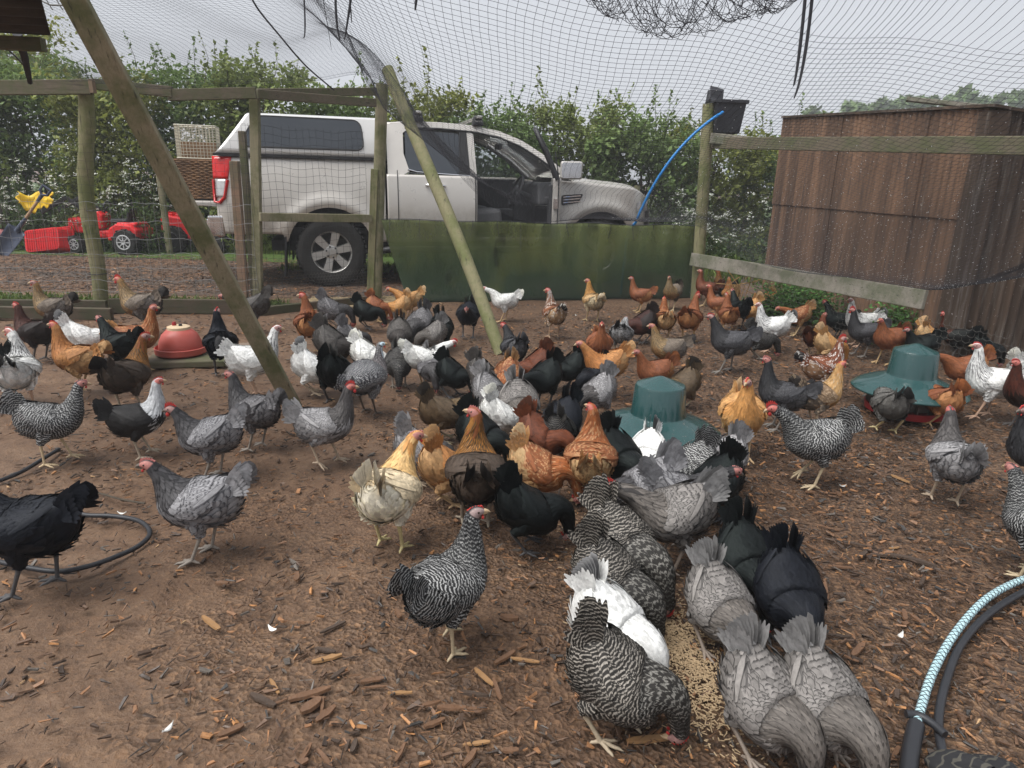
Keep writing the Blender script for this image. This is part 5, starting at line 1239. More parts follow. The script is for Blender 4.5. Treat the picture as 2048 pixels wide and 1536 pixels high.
    for sd in (1, -1):
        for k in range(m):
            x = k/(m-1); el = R(54-24*x); L = spec['tail_len']*(1-.25*x)*(.95+.08*g.random()); W = .0195*(big if lod else 1)
            d = np.array([-math.cos(el), sd*(.02+.10*x), math.sin(el)]); d /= np.linalg.norm(d)
            side = np.cross(d, np.array([0, sd*1.0, .30*(1-x)])); side /= np.linalg.norm(side); nrm = np.cross(side, d)
            rnd = g.random(); tv = np.repeat(vv, nu); tu = np.tile(U, nv); tw = np.repeat(np.interp(vv, [0, .5, .85, 1], [.5, 1, 1.0, .60]), nu)
            P = root+np.array([.012, sd*.010*(1+x), 0])+d*(tv*L)[:, None]+side*(tu*tw*W)[:, None]+np.array([0, sd*1., 0])*(tv**2*.006*x+.0013*k)[:, None]-np.array([.0, 0, 1])*(tv**2*.012)[:, None]
            put('tail', P, FF, B['tail'], B['tail'], 0, np.c_[FUV, np.full(len(P), rnd)], REG.index('tail'), x, tv, rnd)
        m2 = 16 if lod == 0 else 8
        for k in range(m2):
            x = (k//2)/(m2//2-1); el = R(66-72*x); L = (.062 if k % 2 else .092)*(.85+.3*g.random()); W = .015*big
            d = np.array([-math.cos(el), sd*(.12+.22*x), math.sin(el)]); d /= np.linalg.norm(d)
            side = np.cross(d, np.array([0, sd*1.0, .3])); side /= np.linalg.norm(side)
            rnd = g.random(); tv = np.repeat(vv, nu); tu = np.tile(U, nv); tw = np.repeat(wp, nu)
            P = root+np.array([.022, sd*.016, -.004])+d*(tv*L)[:, None]+side*(tu*tw*W)[:, None]+np.array([0, sd*1., 0])*(.006+.006*(k % 2)+tv*.003)[:, None]
            put('tail', P, FF, B['tail'], B['tail'], 0, np.c_[FUV, np.full(len(P), rnd)], REG.index('cushion'), 1, tv, rnd)
    out = {}
    for k, p in parts.items():
        V = np.concatenate(p['v']); F = np.concatenate(p['f'])
        me_o = np_mesh(k.rstrip('1-') if k[0] == 'w' else k, V, F, M_SKIN if k == 'body' else FM['plain'], smooth=True)
        me = me_o.data; bpy.data.objects.remove(me_o)
        for nm, kd in (('col', 'FLOAT_COLOR'), ('mk', 'FLOAT_COLOR'), ('fuv', 'FLOAT_VECTOR')): me.attributes.new(nm, kd, 'POINT')
        uv = np.concatenate(p['uv']); point_attr(me, 'fuv', 'FLOAT_VECTOR', uv)
        out[k] = dict(me=me, v=np.c_[V, np.ones(len(V))], uv=uv, **{x: np.concatenate(p[x]) for x in ('i', 'j', 'w', 'reg', 's', 'th', 'rnd', 'ln')})
        for x in ('i', 'j', 'reg'): out[k][x] = out[k][x].astype(int)
    return dict(parts=out, torso=torso, legs=legs, B=B, REG=REG, spec=spec)

HEN_SPEC = dict(
    O=[(-.185, 0, .318), (-.165, 0, .306), (-.135, 0, .286), (-.09, 0, .262), (-.04, 0, .243), (.01, 0, .234), (.055, 0, .238), (.088, 0, .256), (.108, 0, .284),
       (.120, 0, .312), (.128, 0, .339), (.134, 0, .364), (.140, 0, .385), (.149, 0, .401), (.162, 0, .409), (.176, 0, .408), (.186, 0, .404)],
    rad=[(.003, .003, .003), (.024, .042, .030), (.042, .080, .058), (.060, .104, .082), (.071, .106, .094), (.075, .100, .097), (.071, .090, .090), (.064, .075, .075), (.049, .054, .053),
         (.039, .040, .041), (.031, .031, .032), (.026, .025, .027), (.0225, .0225, .0235), (.0215, .0215, .0205), (.0195, .0195, .0185), (.0135, .014, .0125), (.005, .006, .006)],
    tail_root=(-.168, 0, .300), tail_len=.120)
GUI_SPEC = dict(
    O=[(-.19, 0, .225), (-.17, 0, .232), (-.14, 0, .240), (-.095, 0, .248), (-.045, 0, .252), (.005, 0, .248), (.05, 0, .246), (.082, 0, .260), (.100, 0, .288),
       (.110, 0, .316), (.117, 0, .342), (.122, 0, .366), (.128, 0, .386), (.137, 0, .400), (.149, 0, .406), (.162, 0, .404), (.170, 0, .400)],
    rad=[(.003, .003, .003), (.03, .03, .03), (.062, .058, .058), (.088, .082, .080), (.102, .096, .094), (.100, .098, .094), (.085, .088, .084), (.066, .068, .068), (.044, .048, .047),
         (.030, .031, .032), (.022, .022, .023), (.018, .018, .019), (.017, .017, .0175), (.0175, .0185, .0165), (.0165, .017, .0155), (.011, .012, .0105), (.004, .005, .005)],
    tail_root=(-.178, 0, .235), tail_len=.06)
HEN_SPEC['O'] = [(x*.80 if x < .09 else x-.018, y, z) for x, y, z in HEN_SPEC['O']]; HEN_SPEC['tail_root'] = (-.168*.80, 0, .300)
PROTO = {('hen', 0): make_proto(HEN_SPEC, 0), ('hen', 1): make_proto(HEN_SPEC, 0, 3, 2, 1.12), ('guinea', 0): make_proto(GUI_SPEC, 0, 3, 3)}

def head_bits():
    """comb, wattle, beak, eye meshes in the bird's rest place"""
    d = {}
    def keep(k, mb, smooth=60):
        o = mb.build(k.split('#')[0], M_COMB, smooth=smooth); d[k] = o.data; bpy.data.objects.remove(o)
    for k, h in (('comb#big', .021), ('comb#mid', .012), ('comb#low', .006)):
        mb = MB(); n = 5; poly = [(.186, .409)]
        for q in range(n):
            x = .181-.0085*q; top = .421+h*(.75+.5*math.sin(math.pi*(q+.7)/n))
            poly += [(x+.001, top-.45*h), (x-.003, top), (x-.0065, top-.45*h)]
        poly += [(.132, .420), (.140, .412), (.165, .420)]
        mb.prism(poly, -.0028, .0028); keep(k, mb, 30)
    for k, sc in (('wattle#big', 1.0), ('wattle#low', .55)):
        for sd in (1, -1):
            mb = MB(); mb.lathe([(.001, -.017), (.0065, -.014), (.0085, -.007), (.007, 0), (.002, .005)], 8, M=Matrix.Diagonal((1, .42, 1)))
            for q, v in enumerate(mb.v): mb.v[q] = (v[0]*sc+.176, v[1]*sc+sd*.0085, v[2]*sc+.391)
            keep(k+str(sd), mb)
    mb = MB(); mb.tube([(.179, 0, .4055), (.187, 0, .4055), (.196, 0, .402), (.203, 0, .3955)], [.0088, .0075, .0046, .0006], 8)
    mb.tube([(.180, 0, .399), (.188, 0, .398), (.196, 0, .3955)], [.0065, .005, .0008], 6); keep('beak', mb)
    for sd in (1, -1):
        mb = MB(); mb.lathe([(.0005, -.0042), (.003, -.003), (.0043, 0), (.003, .003), (.0005, .0042)], 8)
        for q, v in enumerate(mb.v): mb.v[q] = (v[0]+.1665, v[1]*.55+sd*.0172, v[2]+.4115)
        keep('eye'+str(sd), mb)
    mb = MB(); mb.tube([(.160, 0, .415), (.156, 0, .428), (.149, 0, .438)], [.009, .006, .002], 8); keep('casque', mb)
    return d
BITS = head_bits()

def rot_y(a):
    c, s = math.cos(a), math.sin(a); return np.array([[c, 0, s], [0, 1, 0], [-s, 0, c]])     # positive pitches +x down
def rot_z(a):
    c, s = math.cos(a), math.sin(a); return np.array([[c, -s, 0], [s, c, 0], [0, 0, 1.]])
def aff(Rm, p_from, p_to):
    M = np.eye(4); M[:3, :3] = Rm; M[:3, 3] = p_to-Rm@p_from; return M
POSE = {   # body pitch, neck pitch, head pitch, neck stretch
    'alert': (-6, -4, 2, 1.06), 'walk': (0, 22, -18, 1.0), 'low': (8, 66, -48, 1.12), 'peck': (24, 108, -6, 1.0), 'rest': (-2, 26, -24, .80)}
def pose_bones(P, pose, yaw=0.0, dpitch=0.0, crouch=0.0, step=0.0, tail=0.0, lift=0, reach=None, raised=0, dneck=0.0):
    bp, npz, hp, st = POSE[pose]; bp += dpitch; npz += dneck; hp -= dneck*.8
    T = P['torso']; B = P['B']; nb = max(B.values())+1; M = np.tile(np.eye(4), (nb, 1, 1))
    hip = np.array([-.012, 0, .205]); hip2 = hip-np.array([0, 0, crouch]); Rb = rot_y(R(bp))
    def solve(npz, st):
        Op = np.zeros((T.n, 3)); Rp = np.zeros((T.n, 3, 3))
        for i in range(8): Rp[i] = Rb; Op[i] = hip2+Rb@(T.O[i]-hip)
        for i in range(8, T.n):
            f = min(1, (i-7)/(2.6 if pose == 'peck' else 5.0)); hh = min(1, max(0, (i-11)/2.0))
            Rp[i] = rot_z(R(yaw)*f)@rot_y(R(npz)*f+R(hp)*hh)@Rb
            k = st if i < 13 else 1.0
            Op[i] = Op[i-1]+.5*(Rp[i]+Rp[i-1])@(T.O[i]-T.O[i-1])*k
        return Op, Rp
    if pose == 'peck':
        for _ in range(40):
            Op, Rp = solve(npz, st); z = (Op[16]+Rp[16]@np.array([.014, 0, -.006]))[2]
            if z < .016: st -= .02; npz -= 1
            elif z > .032: npz += 1.5 if npz < 128 else 0; st += .010 if st < 1.35 else 0
            else: break
    Op, Rp = solve(npz, st)
    for i in range(T.n): M[i] = aff(Rp[i], T.O[i], Op[i])
    root = np.array(P['spec']['tail_root']); M[B['tail']] = aff(Rb@rot_y(R(-tail)), root, hip2+Rb@(root-hip))
    for sd in (1, -1):
        ch = P['legs'][sd]; h0, k0 = ch.O[0], ch.O[-1]; a0 = np.array([0, sd*.047, .016])
        hp2 = hip2+rot_y(R(bp))@(h0-hip)
        fx = step*sd; foot = np.array([fx, sd*.047, .016])
        up = raised if sd > 0 and raised > 0 else (-raised if sd < 0 and raised < 0 else 0)
        foot[2] += abs(up); foot[0] -= abs(up)*.3
        l1, l2 = np.linalg.norm(k0-h0), np.linalg.norm(a0-k0)
        d = foot-hp2; D = min(np.linalg.norm(d), (l1+l2)*.999); dn = d/np.linalg.norm(d)
        x = (l1*l1-l2*l2+D*D)/(2*D); y = math.sqrt(max(0, l1*l1-x*x))
        back = np.array([-1., 0, 0]); back -= dn*(back@dn); back /= np.linalg.norm(back)
        knee = hp2+dn*x+back*y; foot = knee+(foot-knee)/np.linalg.norm(foot-knee)*l2
        def seg(a, b, a2, b2):
            u = (b-a)/np.linalg.norm(b-a); v = (b2-a2)/np.linalg.norm(b2-a2)
            q = Vector(u).rotation_difference(Vector(v)); return aff(np.array(q.to_matrix()), a, a2)
        m1 = seg(h0, k0, hp2, knee); m2 = seg(k0, a0, knee, foot)
        m0 = M[4]
        for q in range(4): M[B['thigh%d' % sd]+q] = m1 if q > 0 else .5*m0+.5*m1
        M[B['shank%d' % sd]] = m2
        M[B['foot%d' % sd]] = aff(rot_y(R(30) if up else 0), a0, foot)
    return M
def srgb(*c): return tuple(((x/255+.055)/1.055)**2.4 if x > 10 else x/255/12.92 for x in c)

DARK = (.020, .019, .020)
SCHEMES = {
 # default colour, marking, pattern, {region: colour}, legs, comb, extras
 'black':   dict(c=(.0065, .0075, .008), m=(.011, .013, .013), pat='gloss', leg=(.06, .058, .06)),
 'blackblue': dict(c=(.0075, .0085, .0115), m=(.014, .016, .022), pat='glossblue', leg=(.07, .068, .07)),
 'copper':  dict(c=(.011, .010, .010), m=(.02, .018, .016), pat='gloss', leg=(.10, .09, .085), r={'hackle': (.055, .014, .008), 'head': (.06, .016, .010), 'breast': (.018, .009, .007)}),
 'maroon':  dict(c=(.016, .010, .009), m=(.03, .015, .012), pat='plain', leg=(.10, .09, .085), r={'hackle': (.055, .016, .010), 'head': (.055, .016, .010), 'breast': (.050, .015, .010), 'back': (.035, .012, .009)}),
 'blue':    dict(c=(.205, .202, .210), m=(.050, .049, .055), pat='laced', leg=(.24, .21, .18), r={'hackle': (.050, .048, .051), 'head': (.026, .025, .027)}),
 'bluemid': dict(c=(.155, .150, .155), m=(.048, .046, .050), pat='laced', leg=(.24, .21, .18), r={'hackle': (.065, .062, .064), 'head': (.045, .042, .044)}),
 'bluelight': dict(c=(.285, .278, .280), m=(.105, .102, .108), pat='laced', leg=(.42, .33, .24), r={'hackle': (.085, .078, .076), 'head': (.055, .050, .050), 'tail': (.27, .265, .27)}),
 'bluewarm': dict(c=(.205, .190, .178), m=(.048, .044, .042), pat='laced', leg=(.27, .22, .18), r={'hackle': (.125, .110, .098), 'head': (.045, .040, .038), 'tail': (.215, .21, .208), 'cushion': (.215, .21, .208)}),
 'bluedark': dict(c=(.058, .058, .064), m=(.022, .022, .025), pat='laced', leg=(.20, .18, .16), r={'hackle': (.026, .026, .029), 'head': (.022, .022, .024), 'belly': (.10, .10, .105)}),
 'barred':  dict(c=(.016, .016, .017), m=(.48, .48, .47), pat='barred', leg=(.50, .40, .26), r={}, mr={'head': (.16, .16, .16), 'hackle': (.34, .34, .33)}),
 'barredwarm': dict(c=(.018, .016, .014), m=(.34, .31, .27), pat='barred', leg=(.42, .34, .24), r={}, mr={'head': (.09, .088, .085), 'hackle': (.22, .21, .19)}),
 'barredlight': dict(c=(.030, .030, .032), m=(.56, .56, .55), pat='barred', leg=(.55, .42, .26)),
 'barreddark': dict(c=(.014, .014, .014), m=(.15, .14, .13), pat='barred', leg=(.2, .17, .14)),
 'sussex':  dict(c=(.70, .70, .68), m=(.80, .80, .78), pat='plain', leg=(.52, .34, .24), r={'tail': (.03, .03, .032), 'hackle': (.62, .62, .61)}, pr={'hackle': 'shaft'}, mr={'hackle': (.06, .06, .063), 'tail': (.35, .35, .35)}),
 'white':   dict(c=(.74, .74, .71), m=(.82, .82, .80), pat='plain', leg=(.52, .36, .20), r={'tail': (.78, .77, .70)}),
 'whitetail': dict(c=(.74, .74, .72), m=(.82, .82, .80), pat='plain', leg=(.45, .36, .26), r={'tail': (.10, .10, .105)}, mr={'tail': (.75, .75, .74)}),
 'silverneck': dict(c=(.017, .016, .016), m=(.03, .03, .03), pat='plain', leg=(.40, .33, .25), r={'hackle': (.45, .46, .47), 'head': (.42, .43, .44), 'throat': (.40, .41, .42)}, mr={'hackle': (.08, .08, .085), 'head': (.3, .3, .3)}),
 'red':     dict(c=(.200, .066, .028), m=(.29, .125, .06), pat='plain', leg=(.48, .33, .17), r={'hackle': (.215, .072, .027), 'head': (.23, .074, .028), 'belly': (.42, .20, .085), 'thigh': (.33, .14, .055), 'tail': (.25, .085, .028)}),
 'redcream': dict(c=(.235, .080, .030), m=(.42, .23, .11), pat='fleck', leg=(.50, .36, .20), r={'hackle': (.27, .085, .025), 'head': (.27, .085, .025), 'belly': (.60, .40, .20), 'thigh': (.55, .33, .15), 'tail': (.62, .45, .26), 'cushion': (.50, .26, .10), 'breast': (.32, .13, .045)}),
 'reddark': dict(c=(.105, .030, .013), m=(.16, .05, .02), pat='plain', leg=(.42, .30, .17), r={'hackle': (.13, .037, .015), 'head': (.15, .042, .017), 'tail': (.09, .03, .015)}),
 'speckled': dict(c=(.185, .055, .022), m=(.68, .66, .62), pat='fleck', leg=(.42, .28, .18), r={'tail': (.04, .035, .035), 'belly': (.36, .21, .12), 'hackle': (.15, .045, .020)}),
 'mottled': dict(c=(.23, .085, .035), m=(.66, .63, .57), pat='fleck', leg=(.5, .34, .22), r={'tail': (.03, .028, .028), 'head': (.30, .26, .24), 'hackle': (.20, .10, .06), 'belly': (.40, .26, .15), 'thigh': (.45, .28, .15)}),
 'buff':    dict(c=(.45, .235, .085), m=(.58, .36, .17), pat='plain', leg=(.52, .36, .20), r={'hackle': (.47, .225, .070), 'head': (.46, .205, .060), 'tail': (.60, .42, .24), 'belly': (.55, .36, .18)}),
 'bufforange': dict(c=(.37, .165, .055), m=(.48, .26, .11), pat='plain', leg=(.52, .36, .20), r={'hackle': (.37, .15, .045), 'tail': (.50, .31, .15), 'belly': (.47, .28, .13)}),
 'buffcream': dict(c=(.60, .41, .20), m=(.70, .55, .34), pat='laced', leg=(.48, .36, .2), r={'hackle': (.52, .26, .07), 'head': (.52, .25, .06), 'tail': (.72, .62, .45), 'belly': (.66, .55, .36), 'wing': (.58, .36, .16)}),
 'cream':   dict(c=(.66, .54, .36), m=(.72, .63, .48), pat='plain', leg=(.52, .44, .22), r={'hackle': (.62, .40, .17), 'head': (.56, .28, .09), 'tail': (.72, .66, .54), 'belly': (.78, .72, .58), 'thigh': (.78, .72, .58), 'cushion': (.70, .56, .36)}),
 'partridge': dict(c=(.062, .045, .034), m=(.105, .075, .05), pat='plain', leg=(.30, .25, .19), r={'hackle': (.27, .115, .022), 'head': (.22, .070, .020), 'breast': (.10, .055, .03), 'tail': (.022, .018, .016)}, pr={'hackle': 'shaft'}, mr={'hackle': (.06, .035, .016)}),
 'goldgrey': dict(c=(.115, .090, .070), m=(.19, .155, .12), pat='laced', leg=(.46, .36, .22), r={'hackle': (.27, .18, .085), 'head': (.26, .145, .055), 'breast': (.25, .135, .055), 'belly': (.155, .135, .12), 'thigh': (.155, .135, .12), 'tail': (.040, .036, .034)}, pr={'hackle': 'shaft'}, mr={'hackle': (.09, .068, .045)}),
 'goldpale': dict(c=(.225, .150, .090), m=(.40, .30, .20), pat='fleck', leg=(.50, .38, .26), r={'hackle': (.42, .25, .10), 'head': (.40, .21, .075), 'breast': (.34, .18, .07), 'belly': (.20, .165, .13), 'tail': (.06, .05, .045), 'cushion': (.15, .11, .08)}),
 'greybrown': dict(c=(.060, .054, .050), m=(.10, .092, .085), pat='laced', leg=(.24, .2, .16), r={'hackle': (.042, .036, .033), 'head': (.035, .03, .028)}),
 'olive':   dict(c=(.085, .058, .034), m=(.13, .092, .055), pat='plain', leg=(.42, .34, .22), r={'hackle': (.12, .08, .04), 'tail': (.035, .028, .022), 'belly': (.115, .075, .04), 'thigh': (.10, .065, .035)}),
 'silverlace': dict(c=(.32, .32, .32), m=(.03, .03, .031), pat='laced', leg=(.3, .26, .2), r={'tail': (.02, .02, .021), 'cushion': (.10, .10, .10)}),
 'greybar': dict(c=(.13, .125, .115), m=(.065, .062, .058), pat='barred', leg=(.60, .50, .27), r={'tail': (.013, .013, .014)}),
 'guinea':  dict(c=(.045, .046, .052), m=(.62, .62, .62), pat='spotted', leg=(.09, .07, .055), r={'hackle': (.105, .092, .095), 'head': (.05, .045, .045), 'face': (.48, .60, .66), 'throat': (.35, .45, .52)}, pr={'hackle': 'plain'}),
}
_hn = [0]
def hen(gx, gy, heading, pose, scheme, label, yaw=0, scale=1.0, comb=None, group=None, dpitch=0, step=None, tail=None, lod=None, raised=0, kind='hen', name='hen', pale=None, crouch=0.0, pos=None):
    _hn[0] += 1; g = np.random.default_rng(1000+_hn[0])
    p = Vector(pos) if pos else G(gx, gy)
    if lod is None: lod = 0 if p.length < 3.3 else 1
    P = PROTO[(kind, 0 if kind == 'guinea' else lod)]; S = SCHEMES[scheme]; REG = P['REG']
    step = g.uniform(-.03, .03) if step is None else step
    tail = (g.uniform(-10, 10) if pose != 'peck' else g.uniform(-22, -2)) if tail is None else tail*.6-(10 if pose == 'peck' else 0)
    if pose == 'peck': crouch += .045
    yw = yaw+g.uniform(-6, 6)
    Mb = pose_bones(P, pose, yw, dpitch+g.uniform(-5, 5), crouch, step, tail, raised=raised, dneck=g.uniform(-9, 11) if pose != 'peck' else 0)
    scale *= g.uniform(.94, 1.07)
    fat = g.uniform(1.02, 1.15)
    root = empty(name, p, R(heading), label, 'guinea fowl' if kind == 'guinea' else 'hen', group)
    scale *= .765*(1.16 if gx < 680 and gy < 850 else 1.0); root.scale = (scale, scale, scale)
    tone = g.uniform(.9, 1.12)
    face = S.get('r', {}).get('face', ((.36, .15, .13), (.40, .12, .10), (.30, .17, .155))[_hn[0] % 3] if pale is None else pale)
    for k, d in P['parts'].items():
        me = d['me'].copy(); v = d['v'].copy(); v[:, 1] *= fat
        A = np.einsum('nij,nj->ni', Mb[d['i']], v); C = np.einsum('nij,nj->ni', Mb[d['j']], v)
        X = (A*(1-d['w'])[:, None]+C*d['w'][:, None])[:, :3]
        X[:, 2] = np.maximum(X[:, 2], .0015)
        me.vertices.foreach_set('co', X.astype(np.float32).ravel())
        base = np.zeros((len(X), 3)); mark = np.zeros((len(X), 3))
        for ri, rn in enumerate(REG):
            sel = d['reg'] == ri
            if not sel.any(): continue
            c = {'leg': S['leg'], 'face': face}.get(rn) or S.get('r', {}).get(rn) or (S.get('r', {}).get('hackle') if rn in ('throat',) else None) or (S.get('r', {}).get('wing') if rn == 'wingtip' else None) or (S.get('r', {}).get('belly') if rn == 'thigh' else None) or S['c']
            base[sel] = c; mark[sel] = S.get('mr', {}).get(rn, S['m'] if rn not in S.get('r', {}) or S['pat'] in ('barred', 'fleck', 'spotted') else tuple(.42*x if S['pat'] == 'laced' else 1.25*x for x in c))
        jit = (1+(d['rnd']-.5)*.5)*tone; fe = d['reg'] != 10
        base *= np.where(fe, jit, 1)[:, None]
        if scheme in ('speckled', 'mottled', 'redcream') and k != 'body':
            s2 = (d['rnd']*7.3) % 1 < (.16 if scheme == 'redcream' else .12); base[s2] = base[s2]*.6+np.array(S['m'])*.4
        point_attr(me, 'col', 'FLOAT_COLOR', np.c_[np.clip(base, 0, 1), d['ln']])
        point_attr(me, 'mk', 'FLOAT_COLOR', np.c_[np.clip(mark*tone, 0, 1), np.ones(len(X))])
        if k != 'body':
            me.materials.clear(); me.materials.append(FM['plain' if k == 'tail' and S['pat'] == 'laced' else S['pat']])
            for rn, pt in S.get('pr', {}).items():
                me.materials.append(FM[pt])
                pr = np.zeros(len(me.polygons), np.int32); lv = np.zeros(len(me.loops), np.int32); me.loops.foreach_get('vertex_index', lv)
                pr[d['reg'][lv[::4]] == REG.index(rn)] = len(me.materials)-1; me.polygons.foreach_set('material_index', pr)
        me.update()
        o = bpy.data.objects.new('wing' if k[0] == 'w' else k, me); col.objects.link(o); o.parent = root
        if k in ('plumage',): o['kind'] = 'stuff'
    H = Matrix(Mb[14].tolist()) @ (Matrix.Translation((-.018, 0, 0)) if kind == 'hen' else Matrix.Identity(4))
    comb = comb or ('low', 'mid', 'low', 'mid')[_hn[0] % 4]
    dk = S['leg'][0] < .3
    bits = [('comb#'+comb, 'comb', M_COMB if comb == 'big' or _hn[0] % 3 else M_COMB_PALE), ('beak', 'beak', M_BEAK_D if dk else M_BEAK)]
    if kind == 'guinea': bits = [('casque', 'casque', M_CASQUE), ('beak', 'beak', M_BEAK)]
    for sd in ('1', '-1'):
        bits += [('eye'+sd, 'eye', M_EYE), (('wattle#big' if comb == 'big' else 'wattle#low')+sd, 'wattle', M_COMB)]
    for key, nm, mat in bits:
        kk = (key, mat.name)
        if kk not in BITS:
            BITS[kk] = BITS[key].copy(); BITS[kk].materials.clear(); BITS[kk].materials.append(mat)
        o = bpy.data.objects.new(nm, BITS[kk]); col.objects.link(o); o.parent = root; o.matrix_local = H
        if kind == 'guinea': o.matrix_local = H @ Matrix.Translation((-.014, 0, -.003))
    return root
